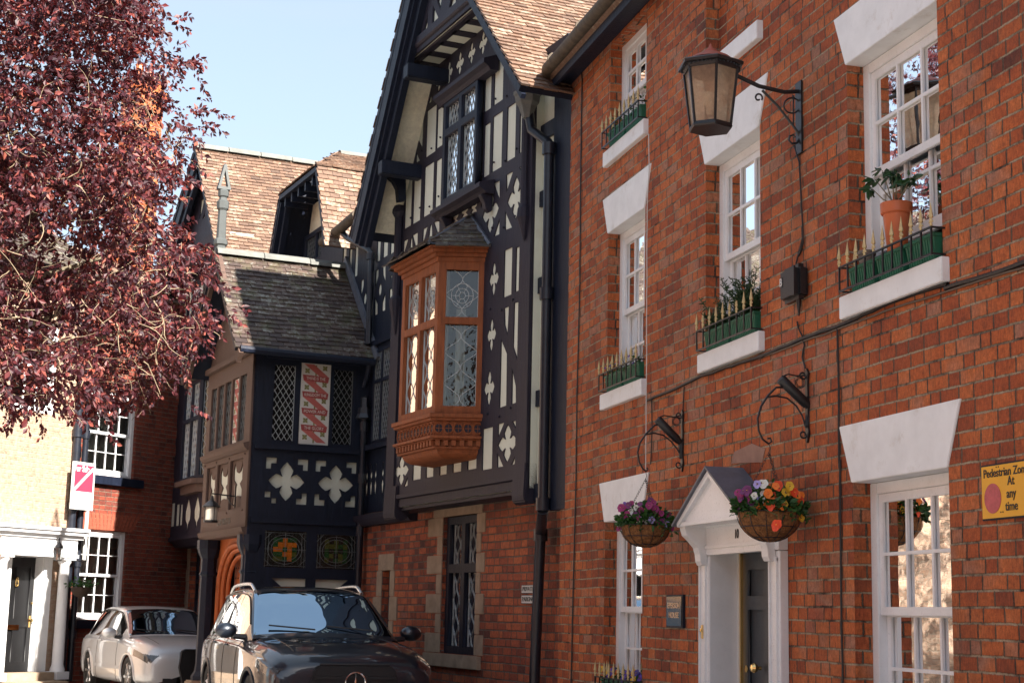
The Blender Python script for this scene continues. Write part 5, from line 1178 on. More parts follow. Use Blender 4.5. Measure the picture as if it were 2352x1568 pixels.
for z_ in (3.2,2.5,3.9): mb.tube([F.p(5.80,.10,z_),F.p(5.80,.10,z_+.12)],.055,9)
mb.build('downpipe',m_pipe,p,smooth=False)
# flashing against the main wall
MB().prism(F,[(rs,rz+.07),(rs-.08,rz+.15),(es-.16,ez+.02),(es-.06,ez-.02)],.005,.05).build('lead_flashing',m_lead,p)
# finial post at the roof's front end
fc=F.p(rs,1.86,0); mb=MB()
mb.lathe([(.075,6.35),(.075,6.52),(.10,6.54),(.10,6.60),(.07,6.63),(.062,7.03),(.085,7.06),(.09,7.16),(.062,7.18),(.055,7.22),(.075,7.24),(.08,7.31),(.06,7.335),(0,7.335)],fc,8,x=F.u)
mb.build('finial_post',m_capst,p)
mb=MB()
hw_=.082
FT=Fr(F.p(rs,0,0),F.n,-F.u)
for sgn in (-1,1):
    mb.bar(FT,(1.86+sgn*(hw_-.012),7.37),(1.86,7.70),.034,-.045+sgn*.001,.045+sgn*.001)
mb.box(FT,1.86-hw_-.01,1.86+hw_+.01,-.05,.05,7.337,7.375); mb.build('finial_tip',m_capst,p)
# porch lantern
gl=crop(740,1650,.2868)
lt=thing('porch_lantern','small black cylindrical lantern with milky glass hanging on the porch front','lamp',F.p(7.6,1.9,2.6))
lo=1.95; qs,qz=F.px(*gl(200,900),lo); qb=F.px(*gl(190,1090),lo)[1]; c=F.p(qs,lo,0); hgt=qz-qb
MB().lathe([(.085,qb),(.085,qz)],c,14).build('glass',plain('milky_glass',(.55,.50,.42),.4,var=.1),lt,smooth=True)
mb=MB().lathe([(0,qz+.14),(.02,qz+.14),(.03,qz+.08),(.06,qz+.06),(.12,qz),(.115,qz-.012),(0,qz-.012)],c,14)
mb.lathe([(0,qb-.02),(.09,qb-.02),(.095,qb+.005),(.086,qb+.01)],c,14)
for k in range(4): t=math.pi/2*k+.4; e=V((math.cos(t)*.09,math.sin(t)*.09,0)); mb.tube([c+e+V((0,0,qb)),c+e+V((0,0,qz))],.005,5)
mb.tube([c+V((0,0,qz+.13)),c+V((0,0,qz+.17)),F.p(qs,FO+.02,qz+.15)],.010,6); mb.tube([F.p(qs,FO+.12,qz+.15),F.p(qs,FO+.06,qz+.05),F.p(qs,FO+.01,qz+.02)],.008,6); mb.box(F,qs-.02,qs+.02,FO,FO+.02,qz-.0,qz+.3); mb.build('bracket_frame',m_iron,lt)
# =============== rear wing ===============
wg=thing('timbered_wing','far timbered wing with two small gables and orange tiled roofs behind the porch','house',F.p(13,0,0))
sheet(F,rect(10.0,18.3,0,2.95),[rect(15.05,15.85,.9,2.66),rect(16.9,17.9,0,2.25)],-.35,0,'brick_wall',m_brickO,wg)
mb=MB(); mb.box(F,14.95,16.0,-.12,.015,2.66,2.85)
for i in range(8): mb.box(F,15.852,16.06+.12*(i%2),-.12,.012,.9+i*.22+.003,.9+(i+1)*.22-.003)
mb.build('stone_window_surround',m_stone,wg); leaded(wg,F,15.055,15.845,.91,2.655,-.12,2,[2.0],m_dark,style='o',dx=.16,dz=.3,dep=.08,mull=.08,lw=.012)
MB().box(F,16.9,17.9,-.3,-.2,0,2.25).build('side_door',m_dark,wg)
WO=.42; wo=[(10.2,2.80),(16.95,2.80),(16.95,7.7),(15.3,8.1),(11.6,7.5),(10.2,6.2)]
MB().prism(F,wo,.1,WO-.012).build('plaster_wall',m_plaster,wg)
H=[]
for a in ((50,68,740,845),(76,96,735,842),(104,118,740,838),(122,133,740,835)): H.append(pr(F,g4,*a,WO))
for cx_ in (158,200): a,z=F.px(*g4(cx_,785 if cx_<170 else 775),WO); H.append([(a,z+.30),(a-.10,z+.2),(a-.22,z+.05),(a-.2,z-.1),(a-.06,z-.18),(a,z-.34),(a+.06,z-.18),(a+.2,z-.1),(a+.22,z+.05),(a+.10,z+.2)])
for z0,z1 in ((3.75,4.55),(4.70,5.55)):   # lozenge panels left of the bay
    for a0,a1 in ((15.75,16.15),(16.25,16.65)):
        zm=(z0+z1)/2; am=(a0+a1)/2
        H+= [[(a0,z1),(am-.03,z1),(a0,zm+.12)],[(am+.03,z1),(a1,z1),(a1,zm+.12)],[(a0,zm-.12),(am-.03,z0),(a0,z0)],[(a1,zm-.12),(a1,z0),(am+.03,z0)],[(am,z1-.12),(a1-.07,zm),(am,z0+.12),(a0+.07,zm)]]
for z0,z1 in ((5.8,6.5),(6.65,7.5)):
    for i in range(9): a=13.0+i*.42; H.append(rect(a,a+.24,z0,z1))
sheet(F,wo,[h for h in H if all(inside(q_,wo) for q_ in h)],WO-.012,WO+.004,'timber_frame',m_black,wg)
P=Fr(F.p(8.4,0,0),F.n,-F.u); MB().prism(P,[(.0,2.62),(.30,2.62),(.37,2.69),(.46,2.735),(.46,2.80),(.0,2.80)],-8.6,0).build('jetty_beam',m_black,wg)
# bay window
b0,b1=F.px(*g4(198,430),.62)[0],F.px(*g4(124,450),.62)[0]
for fr_,l_ in (facefr((b0,.60),(b1,.60)),facefr((b0-.2,WO),(b0,.60))): leaded(wg,fr_,0,l_,3.75,5.55,.0,2 if l_>.6 else 1,[4.85],m_dark,style='o',dx=.14,dz=.24,dep=.07,mull=.06,lw=.012,back=False,name='bay_light',came=m_cames)
MB().plan(F,[(b0-.1,WO),(b0+.05,.5),(b1-.05,.5),(b1+.1,WO)],3.75,5.55).build('window_back',m_roomd,wg)
mb=MB(); mb.plan(F,[(b0-.25,WO),(b0-.02,.68),(b1+.02,.68),(b1+.2,WO)],3.66,3.75).plan(F,[(b0-.2,WO),(b0+.05,.58),(b1-.05,.58),(b1+.12,WO)],3.52,3.66); mb.build('bay_sill',m_brown,wg)
mb=MB(); mb.plan(F,[(b0-.25,WO),(b0-.02,.68),(b1+.02,.68),(b1+.2,WO)],5.55,5.63); mb.add([F.p(b0-.25,WO,5.63),F.p(b0-.02,.68,5.63),F.p(b1+.02,.68,5.63),F.p(b1+.2,WO,5.63),F.p(b0+.2,WO,6.0),F.p(b1-.2,WO,6.0)],[(0,1,4),(1,2,5,4),(2,3,5)]); mb.build('bay_roof',m_roofO,wg,uv=False)
# big gable of the wing
wa=F.px(447,338,.9); wa=(13.5,F.px(447,338,.9)[1]); sf=F.px(498,575,.9); lf=F.px(384,560,.9)
apx=F.px(450,340,.9)
dnR=(uF*(sf[0]-apx[0])+V((0,0,sf[1]-apx[1]))).normalized(); dnL=(uF*(lf[0]-apx[0])+V((0,0,lf[1]-apx[1]))).normalized()
roof_plane(wg,F.p(apx[0],.92,apx[1]),F.p(apx[0],-7.5,apx[1]),dnR,5.0,m_roofT,seed=21,th=.028)
roof_plane(wg,F.p(apx[0],.92,apx[1]),F.p(apx[0],-7.5,apx[1]),dnL,4.0,m_roofT,seed=22,tw=.25,ga=.15)
ridge(wg,F.p(apx[0],.92,apx[1]+.03),F.p(apx[0],-7.5,apx[1]+.03),r=.14,seg=.6)
mb=MB(); up=lambda t,dn_,off=0: (apx[0]+(sf[0]-apx[0] if dn_ else lf[0]-apx[0])*t,apx[1]+(sf[1]-apx[1] if dn_ else lf[1]-apx[1])*t-off)
mb.bar(F,up(0,0,.2),up(1.35,0,.2),.30,.84,.90); mb.bar(F,up(0,0,.5),up(1.3,0,.5),.12,.78,.86); mb.build('barge_board',m_dark,wg)
bz_=F.px(430,560,.7)[1]
gtri=[up(1.0,1,.2),(apx[0],apx[1]-.2),up(1.0,0,.2)]; gtri=[(gtri[0][0],gtri[0][1]),gtri[1],gtri[2],(gtri[2][0],7.85),(gtri[0][0]+.3,7.85)] 
MB().prism(F,gtri,.2,.62).build('plaster_wall',m_plaster,wg)
gw=crop(620,500,.3188); hh=[[F.px(*gw(*q_),.65) for q_ in pl_] for pl_ in ([(410,575),(405,740),(350,780),(375,690)],[(470,780),(465,830),(420,1020),(408,1025),(425,800)],[(398,820),(385,1035),(372,1030),(378,900),(345,885),(345,860)],[(480,910),(475,1005),(445,1025)],[(300,945),(285,1150),(240,1180)],[(325,960),(350,1090),(315,1115)])]
sheet(F,gtri,[h for h in hh if all(inside(q_,gtri) for q_ in h)],.62,.65,'timber_frame',m_black,wg)
MB().prism(Fr(F.p(sf[0]+.75,0,0),F.n,-F.u),[(.42,7.7),(.62,7.7),(.72,7.8),(.74,8.0),(.42,8.0)],-(lf[0]-sf[0]-.75),0).build('gable_beam',m_black,wg)
# second, half hipped gable
A=F.px(727,373,.45); Lc=F.px(642,453,.45); Bf=F.px(745,557,.45); Lf=F.px(600,592,.45)
hz=(A[1]+Lc[1])/2; cs=(A[0]+Lc[0])/2
ro=solve_out(Fr(F.o,F.u,F.n),777,352,cs)
rzz=F.px(777,352,ro)[1]
rid0=F.p(cs,ro,rzz); rid1=F.p(cs,-6,rzz)
Ah=F.p(A[0],.45,hz); Lh_=F.p(Lc[0],.45,hz)
# hip
Uh=(Ah-Lh_).normalized(); mid=(Ah+Lh_)/2; dnh=(mid-rid0).normalized(); lnh=(mid-rid0).length
tiles(rid0,Uh,dnh,[(0,0),((Ah-mid).dot(Uh),lnh),((Lh_-mid).dot(Uh),lnh)],.165,.10,.016,31).build('hip_tiles',m_roofT,wg,recalc=False,uv=False)
for cx_,Hc,Ft in ((1,Ah,F.p(Bf[0],.45,Bf[1])),(0,Lh_,F.p(2*cs-Bf[0],.45,Bf[1]))):
    # upper strip between ridge and hip corner level, then the steep lower strip
    dn_=(Hc-F.p(cs,.45,rzz)).normalized(); l_=(Hc-F.p(cs,.45,rzz)).length; 
    o0=F.p(cs,.45,rzz); wo_=.45-ro
    poly=[(wo_,0),(6.5,0),(6.5,l_),(0,l_)]
    roof_plane(wg,o0,o0+F.n*-6.5,dn_,l_,m_roofT,seed=33+cx_,poly=poly,tw=.15,ga=.08,th=.022)
    dn_=(Ft-Hc).normalized(); l_=(Ft-Hc).length+.02
    roof_plane(wg,Hc,Hc+F.n*-6.5,dn_,l_,m_roofT,seed=35+cx_,tw=.15,ga=.08,th=.022)
ridge(wg,rid0,rid1,r=.12,seg=.5)
mb=MB(); c_=[(2*cs-Bf[0]+.06,Bf[1]-.05),(Lc[0]+.03,hz-.1)]; mb.bar(F,c_[0],c_[1],.22,.36,.44); mb.bar(F,(c_[0][0]-.25,c_[0][1]),(c_[1][0]-.2,c_[1][1]),.08,.30,.38)
mb.bar(F,(Lc[0],hz-.06),(A[0],hz-.06),.07,.38,.46)
for i in range(5): s_=A[0]+.25+i*.35; mb.box(F,s_,s_+.06,.05,.42,hz-.24,hz-.08)
mb.bar(F,(Bf[0]+.0,Bf[1]-.02),(A[0]+.02,hz-.06),.06,.40,.455)
mb.build('barge_board',m_dark,wg)
MB().prism(F,[(Bf[0]+.1,6.2),(2*cs-Bf[0]-.1,6.2),(Lc[0],hz-.1),(A[0],hz-.1)],-.4,-.1).build('plaster_wall',m_rough,wg)
s_a=F.px(*gm(345,640),-.05)[0]; s_b=F.px(*gm(440,620),-.05)[0]
leaded(wg,F,min(s_a,s_b)-.5,max(s_a,s_b)+.1,6.3,7.35,-.02,2,[6.85],m_dark,dep=.07,came=m_camed,dx=.09,dz=.15,back=False)
MB().bar(F,(Bf[0]+1.2,6.3),(Bf[0]+.75,hz-.3),.12,-.1,-.03).build('brace',m_dark,wg)
# the timbered group stands a little further back than its measuring plane: move it away from the street corner
KF=1.055; eye=V(EYE)
for r_ in (g,g_o,ps,p,lt,wg):
    r_.location=eye+(r_.location-eye)*KF; done_=set()
    for ch_ in r_.children_recursive:
        if ch_.data.name not in done_: ch_.data.transform(Matrix.Scale(KF,4)); done_.add(ch_.data.name)
# =============== left house: cream painted part and dark brick part ===============
lh=thing('cream_house','pale cream painted brick house with a black panelled door and white columned door case','house',L.p(-1,-2,0))
sheet(L,rect(-9,.98,0,7.6),[rect(-.33,.43,.33,2.36),rect(-4.5,-3.3,1.2,2.9),rect(-4.5,-3.3,4.0,5.6),rect(-.6,.5,4.9,6.6)],-.3,0,'brick_wall',m_brickC,lh)
MB().box(L,.70,.979,-7,-.31,0,7.6).build('brick_wall',m_brickC,lh)
for a,b,z0,z1 in ((-4.5,-3.3,1.2,2.9),(-4.5,-3.3,4.0,5.6),(-.6,.5,4.9,6.6)): sash_window(lh,L,a,b,z0,z1,-.1,seed=9)
a_=L.p(-9,.3,7.6); roof_plane(lh,L.p(-9,-2.6,9.7),L.p(1.1,-2.6,9.7),(L.n*2.9+V((0,0,-2.15))).normalized(),3.6,m_roofD,seed=41,tw=.2,ga=.13)
MB().box(L,-1.35,1.09,.0,.42,2.735,2.80).box(L,-1.28,1.04,.0,.34,2.665,2.734).box(L,-1.32,1.07,.0,.46,2.801,2.86).build('cornice',m_gloss,lh,bevel=.005)
MB().box(L,-.85,.93,.0,.30,2.37,2.664).build('frieze',m_gloss,lh); MB().box(L,-.87,.95,.001,.33,2.34,2.40).build('architrave',m_gloss,lh)
for cx_ in (.77,-.68):
    mb=MB(); mb.lathe([(.13,.33),(.13,.38),(.115,.42),(.105,.46),(.10,1.2),(.088,2.20),(.10,2.22),(.12,2.26),(.13,2.30)],L.p(cx_,.17,0),18); mb.box(L,cx_-.14,cx_+.14,.03,.31,2.30,2.345).box(L,cx_-.15,cx_+.15,.02,.32,.20,.335)
    mb.build('column',m_gloss,lh,smooth=True)
mb=MB(); mb.box(L,.43,.62,-.05,.03,.3,2.36).box(L,-.53,-.33,-.05,.03,.3,2.36); mb.box(L,.42,.44,-.28,.0,.33,2.36).box(L,-.35,-.33,-.28,0,.33,2.36).box(L,-.33,.43,-.25,-.02,2.33,2.362); mb.build('door_case',m_gloss,lh)
hs=[rect(-.23,.0,.5,1.1),rect(.09,.33,.5,1.1),rect(-.23,.0,1.25,2.15),rect(.09,.33,1.25,2.15)]
m_bdoor=plain('black_door',(.007,.007,.008),.45,var=.1)
dd=sheet(L,rect(-.325,.425,.34,2.325),hs,-.22,-.19,'front_door',m_bdoor,lh); MB().box(L,-.32,.42,-.24,-.215,.35,2.32).build('door_panel',m_bdoor,dd)
MB().box(L,-.13,.13,-.19,-.182,1.05,1.14).build('letter_plate',m_brass,dd)
MB().tube([L.p(.0,-.17,1.87+.06*math.cos(t))+L.u*.03*math.sin(t) for t in [k*.5 for k in range(13)]],.012,6).ball(L.p(0,-.17,1.95),.025,8).build('door_knocker',m_brass,dd)
MB().ball(L.p(.37,-.16,1.52),.022,8).ball(L.p(.37,-.14,1.22),.035,8).box(L,.35,.39,-.189,-.18,1.1,1.3).build('door_knob',m_brass,dd)
MB().box(L,-.6,.62,.0,.62,.0,.19).box(L,-.50,.58,-.2,.30,.19,.33).build('door_step',m_stone,lh)
lm=thing('door_lantern','small black glazed lantern hanging under the cornice of the white door case','lamp',L.p(.38,.35,2.5))
c=L.p(.38,.4,0); mb=MB(); mb.lathe([(0,2.62),(.02,2.6),(.085,2.52),(.08,2.50),(.0,2.5)],c,6)
for k in range(6): t=math.pi/3*k; e=V((math.cos(t),math.sin(t),0)); mb.tube([c+e*.075+V((0,0,2.5)),c+e*.06+V((0,0,2.28))],.006,4)
mb.lathe([(0,2.27),(.065,2.27),(.065,2.285),(0,2.285)],c,6); mb.tube([c+V((0,0,2.61)),c+V((0,0,2.68)),L.p(.38,.34,2.68)],.01,5); mb.build('frame',m_iron,lm); MB().lathe([(.055,2.285),(.07,2.5)],c,6).build('glass',m_sashglass,lm,recalc=False)
# dark brick part
lb=thing('brick_house','dark red brick house in shade with white sash windows, between cream house and timbered wing','house',L.p(2,-2,0))
WN=[(1.55,2.88,3.95,5.60),(1.50,2.82,1.24,2.92)]
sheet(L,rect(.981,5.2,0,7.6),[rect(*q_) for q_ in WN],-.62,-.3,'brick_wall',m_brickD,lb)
for a,b,z0,z1 in WN:
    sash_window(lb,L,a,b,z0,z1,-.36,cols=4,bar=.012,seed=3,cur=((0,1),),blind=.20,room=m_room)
MB().box(L,1.4,3.08,-.45,-.2,3.78,3.94).box(L,1.4,2.95,-.45,-.22,1.08,1.235).build('window_sill',m_dark,lb)
mb=MB()
for q_ in range(17): a=1.45+q_*.088; t=(a-2.15)*.28; mb.prism(L,[(a,2.925),(a+.08,2.925),(a+.08+t,3.24),(a+t,3.24)],-.4,-.292)
mb.build('brick_arch',plain('rubbed_brick',(.30,.075,.04),.9,var=.3,sc=20,bump=.004),lb)
MB().prism(Fr(L.p(5.2,0,0),L.n,L.u),[(-.2,7.6),(-3.6,9.2),(-7,7.6)],-4.2,0).build('roof',m_roofT,lb)
ch=Fr(L.o,L.u,L.n); s_c=L.px(349,250,-2.6)[0]; zc1=L.px(349,185,-2.6)[1]
mb=MB(); mb.box(L,s_c-.35,s_c+.35,-3.2,-2.6,7.0,zc1).box(L,s_c-.42,s_c+.42,-3.27,-2.53,zc1-.35,zc1-.18); mb.build('chimney',m_brickT,lb)
for a in (-.15,.15): MB().lathe([(.10,0),(.09,.35),(.11,.38)],L.p(s_c+a,-2.9,zc1),10).build('chimney_pot',m_terra,lb)
# pipes on the corner
mb=MB()
for a,r_,o_,zt_ in ((.95,.072,.09,6.8),(1.19,.056,.06,5.3)):
    mb.tube([L.p(a,o_,.15),L.p(a,o_,zt_)],r_,10)
    for z_ in (.9,2.2,3.2,4.55,5.3): 
        if z_<zt_: mb.tube([L.p(a,o_,z_),L.p(a,o_,z_+.16)],r_*1.35,10)
mb.tube([L.p(1.19,.06,5.2),L.p(1.19,.06,5.45),L.p(1.02,.08,5.6),L.p(1.02,.08,6.8)],.045,8); mb.build('downpipe',m_pipe,lb,smooth=True)
# for sale board
fsb=thing('for_sale_board','white and pink For Sale board fixed to the black downpipes of the cream house','sign',L.p(.95,.3,3.6))
def quadz(x,y): return L.px(*g2(x,y),.25)
a0,z1_=quadz(368,450); a1,_=quadz(482,452); _,z0_=quadz(355,690)
MB().box(L,a0,a1,.24,.255,z0_,z1_).build('board',m_steelW,fsb); hh_=z1_-z0_; ww=a1-a0
m_pink=plain('sign_pink',(.36,.035,.075),.5,var=.04); zz0=z0_+hh_*.38
MB().box(L,a0+.06,a1-.04,.2551,.257,zz0,z1_-.05).build('pink_field',m_pink,fsb)
MB().bar(L,(a0+.05,zz0+.01),(a1-.05,z1_-.10),.055,.2572,.259).build('white_stripe',m_steelW,fsb)
text(L,'For Sale',(a0+a1)/2-.055,.2595,z1_-.125,.155,'lettering',m_steelW,fsb,sx=.74,bold=.004)
m_grey=flat('grey_lettering',(.25,.23,.25))
text(L,'SAMUEL',(a0+a1)/2+.02,.2565,z0_+.27,.10,'lettering',m_grey,fsb,sx=.95); text(L,'WOOD',(a0+a1)/2+.02,.2565,z0_+.16,.11,'lettering',m_grey,fsb)
MB().box(L,a1-.12,a1-.07,.20,.239,z0_-.9,z1_-.05).build('sign_post',m_steelW,fsb)
# small basket on the pipes
hb=thing('hanging_basket','small dark basket of trailing green leaves in front of the shaded brick house window','hanging basket',L.p(1.25,.5,1.9)); c=L.p(*(lambda r:(r[0],.45,r[1]))(L.px(*g2(408,1085),.45)))
MB().lathe([(.19,0),(.17,-.08),(.10,-.16),(0,-.19)],c,14).build('basket',plain('dark_basket',(.06,.04,.03),.9),hb,smooth=True)
fol=MB(); rd=random.Random(3); leaf_batch(fol,[c+V((rd.gauss(0,.13),rd.gauss(0,.13),abs(rd.gauss(0,.06)))) for _ in range(220)],.05,droop=.1,rnd=rd,out=c); fol.build('foliage',m_leafG,hb,uv=False,recalc=False)
MB().tube([c+V((-.17,0,0)),c+V((0,0,.45)),c+V((.17,0,0))],.004,4).tube([c+V((0,0,.45)),L.p(1.12,.04,c.z+.5)],.01,5).build('hanger',m_iron,hb)
# =============== cars ===============
def cr(P,k,axis):
    P=np.moveaxis(P,axis,0); n=len(P); out_=[]
    for i in range(n-1):
        p0=P[max(i-1,0)];p1=P[i];p2=P[i+1];p3=P[min(i+2,n-1)]
        for j in range(k):
            t=j/k; out_.append(.5*((2*p1)+(-p0+p2)*t+(2*p0-5*p1+4*p2-p3)*t*t+(-p0+3*p1-3*p2+p3)*t**3))
    out_.append(P[-1]); return np.moveaxis(np.array(out_),0,axis)
def grid_faces(G,keep=None):
    n,m=G.shape[:2]; idx=lambda i,j:i*m+j; fs=[]
    for i in range(n-1):
        for j in range(m-1):
            c=(G[i,j]+G[i+1,j]+G[i,j+1]+G[i+1,j+1])/4
            if keep is None or keep(c,i,j): fs.append((idx(i,j),idx(i+1,j),idx(i+1,j+1),idx(i,j+1)))
    return fs
def sub(G,fs,name,m,parent,off=0,smooth=True):
    used=sorted({v for f in fs for v in f}); mp_={v:i for i,v in enumerate(used)}; F_=G.reshape(-1,3)
    me=bpy.data.meshes.new(name); me.from_pydata([tuple(F_[v]) for v in used],[],[tuple(mp_[v] for v in f) for f in fs]); me.update()
    return finish(name,me,m,parent,smooth=smooth,recalc=False,uv=False,angle=50)
def car(name,label,spec,paint,trim,group=None):
    t=thing(name,label,'car',(0,0,0),group); Lc_=spec['L']; hw=spec['w']
    def full(prof): return prof+[(-y,z) for y,z in prof[::-1][1:]]
    # lower body
    secs=[]
    for x,wf,zs,zm,zsh,zb,ze,zc in spec['body']:
        w_=hw*wf; pf=[(w_*.86,zs),(w_*.975,zs+.07),(w_*1.0,zm),(w_*.985,zsh),(w_*.955,zsh+(zb-zsh)*.5),(w_*.91,zb),(w_*.78,ze),(w_*.45,(ze+zc)/2+.012),(0,zc)]
        secs.append([(x,y,z) for y,z in full(pf)])
    G=cr(cr(np.array(secs),5,0),4,1)
    wh=spec['wheels']; wr=spec['wr']
    def keep(c,i,j):
        for wx in wh:
            if abs(c[1])>hw*.62 and (c[0]-wx)**2+(c[2]-wr)**2<(wr*1.13)**2: return False
        return True
    hx0,hx1,hy0,hz0,hz1=spec['lamp']
    def lamp(c,i,j): return hx0<c[0]<hx1 and abs(c[1])>hy0 and hz0+(hx1-c[0])*.18<c[2]<hz1+(hx1-c[0])*.16
    body=sub(G,grid_faces(G,lambda c,i,j: keep(c,i,j) and not lamp(c,i,j)),'body',paint,t)
    for sg_ in (-1,1): sub(G,grid_faces(G,lambda c,i,j: lamp(c,i,j) and c[1]*sg_>0),'headlight',m_lamp,t)
    n=len(G)
    # greenhouse
    gs=[]
    for x,yb,zb,yt,zt,zc in spec['cab']:
        h=zt-zb; pf=[(yb,zb-.03),(yb-.004,zb+h*.05),(yb*.62+yt*.38,zb+h*.42),(yb*.25+yt*.75,zb+h*.8),(yt,zt-h*.03),(yt*.86,zt+(zc-zt)*.35),(yt*.5,zt+(zc-zt)*.8),(0,zc)]
        gs.append([(x,y,z) for y,z in full(pf)])
    H_=cr(cr(np.array(gs),8,0),6,1); m_=H_.shape[1]; half=(m_-1)//2
    xr=spec['xroof']; xw=spec['xcowl']
    def side(j): jj=min(j,m_-2-j); return jj<4*6-2
    def sidewin(c,i,j):
        jj=min(j,m_-2-j)
        if not (2<=jj<21): return False
        return any(a<c[0]<b for a,b in spec['sidewin']) 
    def ws(c,i,j): jj=min(j,m_-2-j); return jj>=25 and xr+.02<c[0]<xw-.04
    def rw(c,i,j): jj=min(j,m_-2-j); return jj>=25 and c[0]<spec['xrear']
    sub(H_,grid_faces(H_,lambda c,i,j:not(sidewin(c,i,j) or ws(c,i,j) or rw(c,i,j))),'cabin',paint,t)
    sub(H_,grid_faces(H_,ws),'windscreen',m_wsglass,t); sub(H_,grid_faces(H_,sidewin),'side_window',m_dkglass,t); sub(H_,grid_faces(H_,rw),'rear_window',m_dkglass,t)
    # dark cabin filling and seats
    mb=MB(); zc_=spec['zbelt']
    cx=[(spec['xrear']+.1,zc_-.25),(xw-.15,zc_-.25),(xw-.25,zc_-.02),(spec['xrear']+.1,zc_-.1)]
    fr_=Fr((0,0,0),(1,0,0),(0,-1,0)); mb.prism(fr_,cx,-hw*.72,hw*.72)
    for yy in (-.38,.38):
        mb.box(fr_,xr-.45,xr-.25,yy-.22,yy+.22,zc_-.2,zc_+.22); mb.box(fr_,xr-.42,xr-.30,yy-.12,yy+.12,zc_+.25,zc_+.42)
    mb.build('interior',m_roomd,t,uv=False)
    MB().tube([(xw-.55,.38+.18*math.cos(a),zc_+.02+.18*math.sin(a)*.9) for a in [k*.35 for k in range(19)]],.014,5).build('steering_wheel',m_roomd,t)
    MB().box(fr_,xr+.10,xr+.13,-.12,.12,spec['zroof']-.17,spec['zroof']-.09).build('rear_view_mirror',m_iron,t)
    # window trim lines
    for sg_ in (-1,1):
        j=2 if sg_>0 else m_-1-2; ii=[i for i in range(len(H_)) if spec['sidewin'][0][0]-.05<H_[i,j,0]<spec['sidewin'][-1][1]+.05]
        pts=[V(H_[i,j])+V((0,sg_*.006,-.005)) for i in ii]
        j2=21 if sg_>0 else m_-1-21; pts2=[V(H_[i,j2])+V((0,sg_*.006,.004)) for i in ii]
        mb=MB(); mb.tube(pts,.010,5); mb.tube(pts2,.009,5); mb.build('window_trim',trim,t)
        # door shut lines and handles
        mb=MB()
        jl=range(3,21) if sg_>0 else range(G.shape[1]-4,G.shape[1]-22,-1)
        for xd in spec['doors']:
            i=int(np.argmin(np.abs(G[:,8,0]-xd))); mb.tube([V(G[i,j_])+V((0,sg_*.001,0)) for j_ in jl],.0045,4)
        mb.build('door_gap',m_iron,t)
        for xd in spec['handles']:
            i=int(np.argmin(np.abs(G[:,8,0]-xd))); p_=V(G[i,13 if sg_>0 else G.shape[1]-14]); MB().tube([p_+V((-.09,sg_*.006,0)),p_+V((-.06,sg_*.03,0)),p_+V((.06,sg_*.03,0)),p_+V((.09,sg_*.006,0))],.012,6).build('door_handle',paint,t,smooth=True)
        # arches
        mb=MB()
        for wx in wh:
            pts=[]
            for q_ in range(25):
                a=math.pi*(-.12)+math.pi*1.24*q_/24; X_,Z_=wx+wr*1.13*math.cos(a),wr+wr*1.13*math.sin(a)
                if Z_<.2: continue
                i=int(np.argmin(np.abs(G[:,8,0]-X_))); col=G[i,:33]; jj=int(np.argmin(np.abs(col[:22,2]-Z_))); pts.append(V((X_,sg_*(abs(col[jj,1])-.004),Z_)))
            mb.tube(pts,.024,6)
        mb.build('wheel_arch',trim if spec['suv'] else paint,t,smooth=True)
        mb=MB()
        for wx in wh: mb.lathe([(wr*1.12,-.25),(wr*1.12,.0)],(wx,sg_*(hw-.10),wr),20,ax=(0,sg_,0))
        for wx in wh: mb.lathe([(wr*1.12,-.25),(0,-.25)],(wx,sg_*(hw-.10),wr),20,ax=(0,sg_,0))
        mb.build('wheel_well',m_roomd,t,recalc=False)
        for wx in wh:
            c=(wx,sg_*(hw-.24),wr); w_=MB().lathe([(wr*.70,.0),(wr*.93,.0),(wr,.03),(wr,.18),(wr*.93,.215),(wr*.72,.20),(wr*.70,.19)],c,32,ax=(0,sg_,0)).build('wheel',m_tyre,t,smooth=True)
            mb=MB(); mb.lathe([(wr*.70,.19),(wr*.66,.15),(wr*.64,.08)],c,32,ax=(0,sg_,0)); 
            for k in range(spec['spokes']):
                a=2*math.pi*k/spec['spokes']; e=V((math.cos(a),0,math.sin(a))); mb.tube([V(c)+V((0,sg_*.175,0))+e*wr*.08,V(c)+V((0,sg_*.165,0))+e*wr*.4,V(c)+V((0,sg_*.18,0))+e*wr*.68],[.03,.026,.03],6)
            mb.lathe([(0,.185),(wr*.12,.185),(wr*.14,.15)],c,12,ax=(0,sg_,0)); mb.build('rim',m_rim,w_,uv=False)
        # mirrors
        mx_,mz_=spec['mirror']; c=V((mx_,sg_*(hw+.10),mz_)); mb=MB(); b0_=len(mb.v); mb.ball(c,.125,14,(.62,1.0,.68))
        mi=mb.build('door_mirror',paint,t,smooth=True); MB().tube([V((mx_+.03,sg_*(hw-.13),mz_-.07)),V((mx_+.02,sg_*(hw+.02),mz_-.06))],[.035,.03],6).build('mirror_arm',m_iron,mi); MB().lathe([(0,0),(.075,0)],c+V((-.079,0,0)),12,ax=(-1,0,0)).build('mirror_glass',m_sashglass,mi,recalc=False)
        if spec['suv']:
            rr=[]
            for q_ in range(20):
                f=q_/19; x=spec['xrear']+.25+(xr-.05-spec['xrear']-.25)*f; i=int(np.argmin(np.abs(H_[:,half,0]-x))); p_=V(H_[i,27 if sg_>0 else m_-1-27]); rr.append(p_+V((0,0,.045*min(1,8*f,8*(1-f))+.01)))
            MB().tube(rr,.02,7).build('roof_rail',m_alu,t,smooth=True)
    # shut line of the bonnet
    mb=MB(); j=26
    for sg_ in (-1,1):
        jj=26 if sg_>0 else G.shape[1]-27; ii=[i for i in range(len(G)) if xw-.1<G[i,jj,0]<Lc_-.28]; mb.tube([V(G[i,jj])+V((0,0,.001)) for i in ii],.005,4)
